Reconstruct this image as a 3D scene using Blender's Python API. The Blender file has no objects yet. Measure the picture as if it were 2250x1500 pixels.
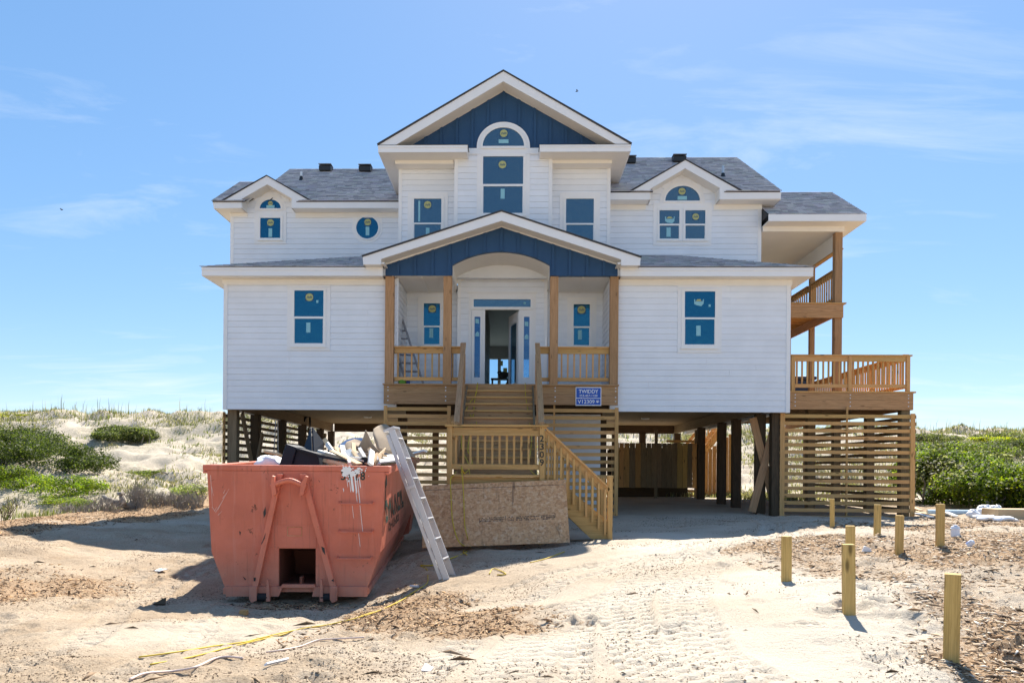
import bpy, math, random
import numpy as np
from mathutils import Vector, Matrix

random.seed(7)
rng = np.random.default_rng(11)
scene = bpy.context.scene
COL = scene.collection
rad = math.radians

# ------------------------------------------------------------------ camera
FPX, PCX, PCY = 1750.0, 1081.0, 1035.0          # focal length and principal point, photograph pixels
PSI, RHO = rad(1.6), rad(0.45)                  # heading and roll of the camera
CAM = Vector((0, 0, 1.2))
cam_d = bpy.data.cameras.new('camera')
cam = bpy.data.objects.new('camera', cam_d)
COL.objects.link(cam)
cam_d.sensor_width = 36
cam_d.lens = 36 * FPX / 2250
cam_d.shift_x = (1125 - PCX) / 2250
cam_d.shift_y = (PCY - 750) / 2250
cam_d.clip_start, cam_d.clip_end = 0.1, 3000
cam.matrix_world = Matrix.Translation(CAM) @ (Matrix.Rotation(PSI, 4, 'Z') @ Matrix.Rotation(rad(90), 4, 'X') @ Matrix.Rotation(RHO, 4, 'Z'))
scene.camera = cam

# ------------------------------------------------------------------ sky, sun, exposure
SUN_EL, SUN_AZ = rad(50.3), rad(12.5)           # azimuth measured from +Y towards +X
world = bpy.data.worlds.new('World')
scene.world = world
world.use_nodes = True
wn, wl = world.node_tree.nodes, world.node_tree.links
wn.clear()
w_out = wn.new('ShaderNodeOutputWorld')
w_bg = wn.new('ShaderNodeBackground')
w_bg.inputs['Strength'].default_value = 0.15
sky = wn.new('ShaderNodeTexSky')
sky.sky_type = 'NISHITA'
sky.sun_disc = False
sky.sun_elevation = SUN_EL
sky.sun_rotation = SUN_AZ
sky.altitude = 0
sky.air_density, sky.dust_density, sky.ozone_density = 0.85, 0.2, 5.5
# thin cirrus streaks, laid on a flat layer high above
w_tc = wn.new('ShaderNodeTexCoord')
w_sep = wn.new('ShaderNodeSeparateXYZ')
wl.new(w_tc.outputs['Generated'], w_sep.inputs[0])
w_add = wn.new('ShaderNodeMath'); w_add.operation = 'ADD'; w_add.inputs[1].default_value = 0.12
wl.new(w_sep.outputs['Z'], w_add.inputs[0])
w_dx = wn.new('ShaderNodeMath'); w_dx.operation = 'DIVIDE'
w_dy = wn.new('ShaderNodeMath'); w_dy.operation = 'DIVIDE'
wl.new(w_sep.outputs['X'], w_dx.inputs[0]); wl.new(w_add.outputs[0], w_dx.inputs[1])
wl.new(w_sep.outputs['Y'], w_dy.inputs[0]); wl.new(w_add.outputs[0], w_dy.inputs[1])
w_cmb = wn.new('ShaderNodeCombineXYZ')
wl.new(w_dx.outputs[0], w_cmb.inputs[0]); wl.new(w_dy.outputs[0], w_cmb.inputs[1])
w_map = wn.new('ShaderNodeMapping')
w_map.inputs['Rotation'].default_value = (0, 0, rad(20))
w_map.inputs['Scale'].default_value = (0.55, 1.5, 1)
wl.new(w_cmb.outputs[0], w_map.inputs[0])
w_n1 = wn.new('ShaderNodeTexNoise')
w_n1.inputs['Scale'].default_value = 2.3; w_n1.inputs['Detail'].default_value = 9
w_n1.inputs['Roughness'].default_value = 0.62; w_n1.inputs['Distortion'].default_value = 0.7
wl.new(w_map.outputs[0], w_n1.inputs['Vector'])
w_n2 = wn.new('ShaderNodeTexNoise')
w_n2.inputs['Scale'].default_value = 0.55; w_n2.inputs['Detail'].default_value = 3
wl.new(w_cmb.outputs[0], w_n2.inputs['Vector'])
w_mul = wn.new('ShaderNodeMath'); w_mul.operation = 'MULTIPLY'
wl.new(w_n1.outputs[0], w_mul.inputs[0]); wl.new(w_n2.outputs[0], w_mul.inputs[1])
w_rmp = wn.new('ShaderNodeMapRange')
w_rmp.inputs[1].default_value, w_rmp.inputs[2].default_value = 0.262, 0.49
w_rmp.inputs[3].default_value, w_rmp.inputs[4].default_value = 0.0, 0.55
wl.new(w_mul.outputs[0], w_rmp.inputs[0])
w_mix = wn.new('ShaderNodeMix'); w_mix.data_type = 'RGBA'
wl.new(w_rmp.outputs[0], w_mix.inputs[0])
w_hsv = wn.new('ShaderNodeHueSaturation')
w_hsv.inputs['Saturation'].default_value = 1.55
w_hsv.inputs['Hue'].default_value = 0.503
w_gam = wn.new('ShaderNodeGamma')                       # evens out the brightness between zenith and horizon
w_gam.inputs['Gamma'].default_value = 0.5
wl.new(sky.outputs[0], w_gam.inputs['Color'])
wl.new(w_gam.outputs[0], w_hsv.inputs['Color'])
wl.new(w_hsv.outputs[0], w_mix.inputs[6])
w_mix.inputs[7].default_value = (2.6, 2.75, 2.9, 1)
wl.new(w_mix.outputs[2], w_bg.inputs['Color'])
wl.new(w_bg.outputs[0], w_out.inputs['Surface'])

sun_d = bpy.data.lights.new('sun', 'SUN')
sun_d.energy = 4.0
sun_d.angle = rad(0.53)
sun_d.color = (1.0, 0.93, 0.82)
sun = bpy.data.objects.new('sun', sun_d)
COL.objects.link(sun)
sun_dir = Vector((math.sin(SUN_AZ) * math.cos(SUN_EL), math.cos(SUN_AZ) * math.cos(SUN_EL), math.sin(SUN_EL)))
sun.rotation_euler = sun_dir.to_track_quat('Z', 'Y').to_euler()
sun.location = (8, 40, 50)

vs = scene.view_settings
scene.display_settings.display_device = 'sRGB'
vs.view_transform = 'Standard'; vs.look = 'None'
vs.exposure = 1.47; vs.gamma = 1.0; vs.use_curve_mapping = False
scene.cycles.use_denoising = True
scene.cycles.max_bounces = 8
scene.cycles.transparent_max_bounces = 12


# ------------------------------------------------------------------ measuring helper: the point seen at a photo pixel, at depth Y
_d = (-math.sin(PSI), math.cos(PSI)); _r = (math.cos(PSI), math.sin(PSI))
def at(px, py, Y):
    a, b = px - PCX, PCY - py
    u = a * math.cos(RHO) - b * math.sin(RHO); v = a * math.sin(RHO) + b * math.cos(RHO)
    t = Y / (_d[1] * FPX + _r[1] * u)
    return Vector(((_d[0] * FPX + _r[0] * u) * t, Y, CAM.z + v * t))
def rect(x0, y0, x1, y1, Y):
    xm, ym = (x0 + x1) / 2, (y0 + y1) / 2
    return at(x0, ym, Y).x, at(x1, ym, Y).x, at(xm, y1, Y).z, at(xm, y0, Y).z   # X0 X1 Z0 Z1
def xz(pts, Y):
    return [(at(a, b, Y).x, at(a, b, Y).z) for a, b in pts]


# ------------------------------------------------------------------ materials
def mat(name, color, rough=0.6, metal=0.0, spec=0.5):
    m = bpy.data.materials.new(name); m.use_nodes = True
    b = m.node_tree.nodes['Principled BSDF']
    b.inputs['Base Color'].default_value = (*color, 1)
    b.inputs['Roughness'].default_value = rough
    b.inputs['Metallic'].default_value = metal
    b.inputs['Specular IOR Level'].default_value = spec
    return m
def nd(m, t, **kw):
    n = m.node_tree.nodes.new(t)
    for k, v in kw.items():
        if k in n.inputs: n.inputs[k].default_value = v
        else: setattr(n, k, v)
    return n
def ln(m, a, b): m.node_tree.links.new(a, b)
def ramp(m, fac, stops):
    r = nd(m, 'ShaderNodeValToRGB'); e = r.color_ramp.elements
    while len(e) < len(stops): e.new(0.5)
    for i, (p, c) in enumerate(stops):
        e[i].position = p; e[i].color = (*c, 1) if len(c) == 3 else c
    ln(m, fac, r.inputs[0]); return r
def mixc(m, fac, a, b, mode='MIX'):
    x = nd(m, 'ShaderNodeMix', data_type='RGBA', blend_type=mode)
    for s, v in ((0, fac), (6, a), (7, b)):
        if hasattr(v, 'links'): ln(m, v, x.inputs[s])
        elif s == 0: x.inputs[0].default_value = v
        else: x.inputs[s].default_value = (*v, 1)
    return x.outputs[2]
def noise(m, vec, scale, detail=4, rough=0.6, dist=0.0):
    n = nd(m, 'ShaderNodeTexNoise', Scale=scale, Detail=detail, Roughness=rough, Distortion=dist)
    if vec is not None: ln(m, vec, n.inputs['Vector'])
    return n.outputs[0]
def bump(m, h, strength=0.3, dist=0.01):
    b = nd(m, 'ShaderNodeBump', Strength=strength, Distance=dist)
    ln(m, h, b.inputs['Height']); bs = m.node_tree.nodes['Principled BSDF']
    ln(m, b.outputs[0], bs.inputs['Normal'])
def base(m, sock): ln(m, sock, m.node_tree.nodes['Principled BSDF'].inputs['Base Color'])
def geo_pos(m): return nd(m, 'ShaderNodeNewGeometry').outputs['Position']

def painted(name, c, var=0.05, rough=0.55, streak=0.0):
    m = mat(name, c, rough, spec=0.35)
    p = geo_pos(m)
    n = noise(m, p, 1.7, 5)
    info = nd(m, 'ShaderNodeObjectInfo')
    r = ramp(m, n, [(0.3, tuple(x * (1 - var) for x in c)), (0.7, tuple(min(1, x * (1 + var * .6)) for x in c))])
    r2 = ramp(m, info.outputs['Random'], [(0, (0.955,) * 3), (1, (1.0,) * 3)])
    base(m, mixc(m, 1.0, r.outputs[0], r2.outputs[0], 'MULTIPLY'))
    mp = nd(m, 'ShaderNodeMapping'); mp.inputs['Scale'].default_value = (6, 6, 90); ln(m, p, mp.inputs[0])
    bump(m, noise(m, mp.outputs[0], 3, 3), 0.12, 0.004)
    return m
def wood(name, light, dark, knot=0.85, var=0.34, rough=0.75, pink=0.5):
    m = mat(name, light, rough, spec=0.25)
    uv = nd(m, 'ShaderNodeUVMap'); info = nd(m, 'ShaderNodeObjectInfo')
    off = nd(m, 'ShaderNodeMath', operation='MULTIPLY'); off.inputs[1].default_value = 57.0
    ln(m, info.outputs['Random'], off.inputs[0])
    cmb = nd(m, 'ShaderNodeCombineXYZ'); ln(m, off.outputs[0], cmb.inputs[0]); ln(m, off.outputs[0], cmb.inputs[1])
    add = nd(m, 'ShaderNodeVectorMath', operation='ADD'); ln(m, uv.outputs[0], add.inputs[0]); ln(m, cmb.outputs[0], add.inputs[1])
    mp = nd(m, 'ShaderNodeMapping'); mp.inputs['Scale'].default_value = (1.1, 16, 1); ln(m, add.outputs[0], mp.inputs[0])
    g = noise(m, mp.outputs[0], 2.2, 6, 0.65, 0.9)
    mp2 = nd(m, 'ShaderNodeMapping'); mp2.inputs['Scale'].default_value = (0.5, 60, 1); ln(m, add.outputs[0], mp2.inputs[0])
    g2 = noise(m, mp2.outputs[0], 2.0, 3, 0.6, 0.5)
    c1 = ramp(m, g, [(0.28, dark), (0.5, tuple((a * 1.6 + b) / 2.6 for a, b in zip(light, dark))), (0.72, light)]).outputs[0]
    c2 = ramp(m, g2, [(0.35, (0.72, 0.68, 0.62)), (0.6, (1, 1, 1))]).outputs[0]
    c = mixc(m, 0.75, c1, c2, 'MULTIPLY')
    mk = nd(m, 'ShaderNodeMapping'); mk.inputs['Scale'].default_value = (2.3, 7.5, 1); ln(m, add.outputs[0], mk.inputs[0])
    vo = nd(m, 'ShaderNodeTexVoronoi', Scale=1.0, Randomness=1.0); ln(m, mk.outputs[0], vo.inputs['Vector'])
    kn = ramp(m, vo.outputs['Distance'], [(0.07, (knot,) * 3), (0.17, (0, 0, 0))]).outputs[0]
    c = mixc(m, kn, c, tuple(x * 0.28 for x in dark))
    t = ramp(m, info.outputs['Random'], [(0.0, (1 - var, 1 - var, 1 - var)), (0.35, (1, 0.97, 0.9)), (0.7, (1.0, 1 - 0.13 * pink, 1 - 0.10 * pink)), (1.0, (1 - var * .5, 1 - var * .35, 1 - var * .6))]).outputs[0]
    base(m, mixc(m, 1.0, c, t, 'MULTIPLY'))
    bump(m, g2, 0.25, 0.004)
    return m

M = {}
M['siding'] = painted('siding_white', (0.805, 0.845, 0.90))
M['trim'] = painted('trim_white', (0.83, 0.845, 0.86), 0.03)
M['soffit'] = painted('soffit_white', (0.84, 0.82, 0.77), 0.03)
M['vinyl'] = mat('window_vinyl', (0.82, 0.82, 0.81), 0.35)
M['blue'] = painted('navy_panel', (0.02, 0.07, 0.165), 0.08, 0.5)
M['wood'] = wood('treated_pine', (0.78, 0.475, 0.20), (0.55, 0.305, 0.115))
M['woodnew'] = wood('green_treated_pine', (0.66, 0.465, 0.18), (0.45, 0.30, 0.10), 0.85, 0.15, pink=0.2)
M['woodgold'] = wood('golden_pine', (0.68, 0.44, 0.185), (0.46, 0.275, 0.10), 0.8, 0.15, pink=0.6)
M['woodpost'] = wood('brown_post_timber', (0.58, 0.355, 0.19), (0.36, 0.205, 0.10), 0.6, 0.2)
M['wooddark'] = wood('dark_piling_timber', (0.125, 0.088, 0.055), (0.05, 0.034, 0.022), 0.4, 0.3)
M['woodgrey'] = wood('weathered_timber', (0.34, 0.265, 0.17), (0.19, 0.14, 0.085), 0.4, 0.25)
M['scrap'] = wood('raw_lumber', (0.70, 0.56, 0.38), (0.55, 0.40, 0.24), 0.5, 0.12)
M['white_scrap'] = painted('white_trim_scrap', (0.8, 0.79, 0.76))
M['interior'] = painted('interior_wall', (0.42, 0.40, 0.38))
M['dark'] = mat('black_metal', (0.012, 0.013, 0.015), 0.45)
M['black_plastic'] = mat('black_plastic', (0.006, 0.012, 0.024), 0.5, spec=0.25)
M['rubber'] = mat('black_rubber', (0.015, 0.015, 0.017), 0.8)
M['alu'] = mat('aluminium', (0.52, 0.52, 0.54), 0.42, 0.5)
M['alu_old'] = mat('dull_aluminium', (0.30, 0.30, 0.31), 0.45, 0.5)
M['galv'] = mat('galvanised_bolt', (0.55, 0.57, 0.6), 0.4, 0.6)
M['yellow'] = mat('yellow_cord', (0.56, 0.40, 0.025), 0.6)
M['pinkcord'] = mat('pale_cord', (0.66, 0.52, 0.45), 0.6)
M['signblue'] = mat('sign_blue', (0.0, 0.075, 0.42), 0.4)
M['signwhite'] = mat('sign_white', (0.85, 0.86, 0.88), 0.45)
M['ink'] = mat('black_ink', (0.012, 0.014, 0.014), 0.6)
M['green_ink'] = mat('dark_green_paint', (0.010, 0.035, 0.024), 0.6)
M['stickyellow'] = mat('sticker_yellow', (0.44, 0.45, 0.18), 0.5)
M['sticknavy'] = mat('sticker_navy', (0.012, 0.07, 0.16), 0.5)
M['stickedge'] = mat('sticker_edge', (0.10, 0.28, 0.42), 0.5)
M['tag'] = mat('pale_label', (0.25, 0.52, 0.60), 0.5)
M['red'] = mat('red_plastic', (0.45, 0.02, 0.02), 0.5)
M['bluecover'] = mat('navy_cover', (0.012, 0.035, 0.085), 0.45)
M['pvc'] = mat('pale_blue_pipe', (0.45, 0.58, 0.66), 0.4)
M['bag'] = mat('white_plastic_bag', (0.80, 0.81, 0.84), 0.5)
M['clear'] = mat('translucent_bucket', (0.72, 0.76, 0.84), 0.4)
M['foliage_stick'] = mat('twig_grey', (0.26, 0.23, 0.20), 0.9)

def glass_mat(name, tint, refl, see=0.0):
    m = bpy.data.materials.new(name); m.use_nodes = True
    nt = m.node_tree; nt.nodes.clear()
    out = nd(m, 'ShaderNodeOutputMaterial')
    df = nd(m, 'ShaderNodeBsdfDiffuse'); df.inputs[0].default_value = (*tint, 1)
    gl = nd(m, 'ShaderNodeBsdfGlossy'); gl.inputs[0].default_value = (*refl, 1); gl.inputs['Roughness'].default_value = 0.03
    bp = nd(m, 'ShaderNodeBump', Strength=0.25, Distance=0.02); ln(m, noise(m, geo_pos(m), 4.5, 4, 0.6, 1.2), bp.inputs['Height']); ln(m, bp.outputs[0], gl.inputs['Normal'])
    mx = nd(m, 'ShaderNodeMixShader'); mx.inputs[0].default_value = 0.5
    ln(m, df.outputs[0], mx.inputs[1]); ln(m, gl.outputs[0], mx.inputs[2])
    last = mx
    if see:
        tr = nd(m, 'ShaderNodeBsdfTransparent'); tr.inputs[0].default_value = (0.75, 0.9, 1.0, 1)
        m2 = nd(m, 'ShaderNodeMixShader'); m2.inputs[0].default_value = see
        ln(m, mx.outputs[0], m2.inputs[1]); ln(m, tr.outputs[0], m2.inputs[2]); last = m2
    ln(m, last.outputs[0], out.inputs[0])
    return m
M['glass'] = glass_mat('window_glass', (0.003, 0.048, 0.10), (0.05, 0.20, 0.29))
M['glass_up'] = glass_mat('upper_window_glass', (0.035, 0.065, 0.095), (0.20, 0.28, 0.32))
M['glass_see'] = glass_mat('door_glass', (0.01, 0.04, 0.08), (0.22, 0.38, 0.6), 0.6)
M['glass_rear'] = glass_mat('rear_door_glass', (0.01, 0.03, 0.04), (0.2, 0.3, 0.4), 0.88)

def shingle_mat():
    m = mat('asphalt_shingle', (0.16, 0.16, 0.17), 0.9, spec=0.3)
    at_ = nd(m, 'ShaderNodeAttribute', attribute_name='Col')
    p = geo_pos(m)
    n = noise(m, p, 260, 2)
    g = ramp(m, n, [(0.3, (0.6,) * 3), (0.7, (1.25,) * 3)]).outputs[0]
    base(m, mixc(m, 1.0, at_.outputs['Color'], g, 'MULTIPLY'))
    bump(m, n, 0.5, 0.004)
    return m
M['shingle'] = shingle_mat()
M['shingle_plain'] = mat('shingle_edge', (0.05, 0.05, 0.055), 0.9)

def osb_mat():
    m = mat('oriented_strand_board', (0.4, 0.25, 0.14), 0.7, spec=0.3)
    uv = nd(m, 'ShaderNodeUVMap')
    cols = None
    for k, (sx, sy, ang) in enumerate(((22, 60, 25), (58, 24, 60), (30, 66, -40), (26, 26, 0))):
        mp = nd(m, 'ShaderNodeMapping'); mp.inputs['Scale'].default_value = (sx, sy, 1); mp.inputs['Rotation'].default_value = (0, 0, rad(ang))
        ln(m, uv.outputs[0], mp.inputs[0])
        v = nd(m, 'ShaderNodeTexVoronoi', Scale=1.0); ln(m, mp.outputs[0], v.inputs['Vector'])
        sp = nd(m, 'ShaderNodeSeparateColor'); ln(m, v.outputs['Color'], sp.inputs[0])
        c = ramp(m, sp.outputs[0], [(0.0, (0.33, 0.155, 0.07)), (0.3, (0.54, 0.28, 0.125)), (0.7, (0.66, 0.38, 0.185)), (1.0, (0.74, 0.52, 0.33))]).outputs[0]
        cols = c if cols is None else mixc(m, 0.5, cols, c)
    mp = nd(m, 'ShaderNodeMapping'); mp.inputs['Scale'].default_value = (4.5, 0.8, 1); ln(m, uv.outputs[0], mp.inputs[0])
    st = ramp(m, noise(m, mp.outputs[0], 1.8, 6, 0.65, 0.6), [(0.60, (0, 0, 0)), (0.74, (0.75,) * 3)]).outputs[0]
    base(m, mixc(m, st, cols, (0.10, 0.06, 0.04)))
    return m
M['osb'] = osb_mat()

def dumpster_mat():
    m = mat('faded_red_paint', (0.43, 0.135, 0.085), 0.5, spec=0.4)
    p = geo_pos(m)
    c = ramp(m, noise(m, p, 1.1, 6, 0.6), [(0.3, (0.52, 0.135, 0.078)), (0.7, (0.70, 0.20, 0.122))]).outputs[0]
    mp = nd(m, 'ShaderNodeMapping'); mp.inputs['Scale'].default_value = (9, 9, 0.8); ln(m, p, mp.inputs[0])
    c = mixc(m, ramp(m, noise(m, mp.outputs[0], 1.4, 5, 0.6), [(0.55, (0, 0, 0)), (0.8, (0.35,) * 3)]).outputs[0], c, (0.72, 0.33, 0.25))
    ru = ramp(m, noise(m, p, 6.5, 7, 0.72, 0.4), [(0.625, (0, 0, 0)), (0.675, (0.85,) * 3)]).outputs[0]
    c = mixc(m, ru, c, (0.10, 0.035, 0.018))
    # dust and mud splashed up from the ground, streaks running down
    sz = nd(m, 'ShaderNodeSeparateXYZ'); ln(m, p, sz.inputs[0])
    mr = nd(m, 'ShaderNodeMapRange'); mr.inputs[1].default_value = -0.45; mr.inputs[2].default_value = 0.15; mr.inputs[3].default_value = 0.75; mr.inputs[4].default_value = 0.0
    ln(m, sz.outputs[2], mr.inputs[0])
    du = nd(m, 'ShaderNodeMath', operation='MULTIPLY'); ln(m, mr.outputs[0], du.inputs[0]); ln(m, noise(m, p, 5.0, 6, 0.7), du.inputs[1])
    c = mixc(m, du.outputs[0], c, (0.46, 0.33, 0.24))
    mp3 = nd(m, 'ShaderNodeMapping'); mp3.inputs['Scale'].default_value = (22, 22, 0.9); ln(m, p, mp3.inputs[0])
    c = mixc(m, ramp(m, noise(m, mp3.outputs[0], 1.0, 5, 0.7), [(0.56, (0, 0, 0)), (0.74, (0.55,) * 3)]).outputs[0], c, (0.24, 0.085, 0.05))
    base(m, c)
    bump(m, noise(m, p, 2.0, 3), 0.9, 0.04)
    return m
M['dump'] = dumpster_mat()
m = mat('rusty_liner', (0.4, 0.2, 0.08), 0.8); p = geo_pos(m)
base(m, ramp(m, noise(m, p, 3.5, 6, 0.7), [(0.3, (0.16, 0.06, 0.02)), (0.5, (0.5, 0.25, 0.10)), (0.7, (0.62, 0.45, 0.28))]).outputs[0]); M['rust'] = m
m = mat('grey_cardboard', (0.25, 0.2, 0.16), 0.85); p = geo_pos(m)
base(m, ramp(m, noise(m, p, 2.5, 5), [(0.3, (0.26, 0.195, 0.135)), (0.7, (0.37, 0.285, 0.20))]).outputs[0]); M['card'] = m
m = mat('blue_sheeting', (0.35, 0.45, 0.62), 0.5); p = geo_pos(m)
base(m, ramp(m, noise(m, p, 5, 5), [(0.3, (0.25, 0.34, 0.5)), (0.7, (0.5, 0.58, 0.72))]).outputs[0]); M['sheet'] = m
M['pocket_shade'] = mat('shaded_pocket_paint', (0.17, 0.055, 0.032), 0.8)  # the body's red paint darkened: the pocket's shade is put into the colour

def attr_mat(name, rough=0.85, trans=0.0, spec=0.2):
    m = mat(name, (0.1, 0.1, 0.1), rough, spec=spec)
    a = nd(m, 'ShaderNodeAttribute', attribute_name='Col')
    base(m, a.outputs['Color'])
    if trans:
        tr = nd(m, 'ShaderNodeBsdfTranslucent'); mx = nd(m, 'ShaderNodeMixShader'); mx.inputs[0].default_value = trans
        bright = mixc(m, 1.0, a.outputs['Color'], (1.5, 1.6, 0.6), 'MULTIPLY')
        ln(m, bright, tr.inputs[0])
        b = m.node_tree.nodes['Principled BSDF']; o = m.node_tree.nodes['Material Output']
        ln(m, b.outputs[0], mx.inputs[1]); ln(m, tr.outputs[0], mx.inputs[2]); ln(m, mx.outputs[0], o.inputs[0])
    return m
M['leaf'] = attr_mat('leaf', 0.6, 0.5, 0.25)
M['grass'] = attr_mat('dune_grass', 0.7, 0.35)
M['chip'] = attr_mat('wood_chip', 0.9)

def sand_mat():
    m = mat('sand', (0.5, 0.42, 0.32), 0.95, spec=0.15)
    p = geo_pos(m)
    a = nd(m, 'ShaderNodeAttribute', attribute_name='Col')      # r mulch, g plant litter, b pale compacted sand
    sp = nd(m, 'ShaderNodeSeparateColor'); ln(m, a.outputs['Color'], sp.inputs[0])
    n1 = noise(m, p, 0.8, 8, 0.62)
    c = ramp(m, n1, [(0.3, (0.37, 0.28, 0.19)), (0.52, (0.475, 0.375, 0.27)), (0.72, (0.55, 0.455, 0.345))]).outputs[0]
    n2 = noise(m, p, 38, 5, 0.7)
    c = mixc(m, 0.8, c, ramp(m, n2, [(0.32, (0.55, 0.51, 0.46)), (0.50, (0.92, 0.91, 0.90)), (0.65, (1.06,) * 3)]).outputs[0], 'MULTIPLY')
    c = mixc(m, sp.outputs[2], c, (0.60, 0.53, 0.435))
    # small dark flecks of shell, seaweed and bark
    vo = nd(m, 'ShaderNodeTexVoronoi', Scale=26.0); ln(m, p, vo.inputs['Vector'])
    fl = ramp(m, vo.outputs['Distance'], [(0.10, (1, 1, 1)), (0.17, (0, 0, 0))]).outputs[0]
    msk = ramp(m, noise(m, p, 1.9, 4), [(0.42, (0, 0, 0)), (0.58, (0.85,) * 3)]).outputs[0]
    c = mixc(m, mixc(m, 1.0, fl, msk, 'MULTIPLY'), c, (0.16, 0.11, 0.07))
    mp = nd(m, 'ShaderNodeMapping'); mp.inputs['Scale'].default_value = (1, 1.5, 1); mp.inputs['Rotation'].default_value = (0, 0, 0.6); ln(m, p, mp.inputs[0])
    n3 = noise(m, mp.outputs[0], 30, 5, 0.75, 0.6)
    mu = ramp(m, n3, [(0.25, (0.10, 0.06, 0.035)), (0.42, (0.28, 0.175, 0.10)), (0.58, (0.46, 0.33, 0.21)), (0.75, (0.60, 0.48, 0.35))]).outputs[0]
    thr = nd(m, 'ShaderNodeMath', operation='MULTIPLY_ADD'); thr.inputs[1].default_value = 1.4; thr.inputs[2].default_value = -0.2
    ln(m, n3, thr.inputs[0])
    gt = nd(m, 'ShaderNodeMath', operation='SUBTRACT'); ln(m, sp.outputs[0], gt.inputs[0]); ln(m, thr.outputs[0], gt.inputs[1])
    gm = nd(m, 'ShaderNodeMapRange'); gm.inputs[1].default_value = -0.2; gm.inputs[2].default_value = 0.25; ln(m, gt.outputs[0], gm.inputs[0])
    c = mixc(m, gm.outputs[0], c, mu)
    n4 = noise(m, p, 9, 6, 0.75)
    li = ramp(m, n4, [(0.35, (0.15, 0.14, 0.09)), (0.65, (0.34, 0.31, 0.21))]).outputs[0]
    lf = nd(m, 'ShaderNodeMath', operation='MULTIPLY'); ln(m, sp.outputs[1], lf.inputs[0])
    ln(m, ramp(m, n4, [(0.40, (0, 0, 0)), (0.6, (1, 1, 1))]).outputs[0], lf.inputs[1])
    c = mixc(m, lf.outputs[0], c, li)
    base(m, c)
    h = nd(m, 'ShaderNodeMath', operation='ADD'); ln(m, noise(m, p, 19, 8, 0.75), h.inputs[0]); ln(m, n3, h.inputs[1])
    bump(m, h.outputs[0], 0.7, 0.045)
    return m
M['sand'] = sand_mat()
M['sea'] = mat('sea_water', (0.02, 0.07, 0.09), 0.15)


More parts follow.
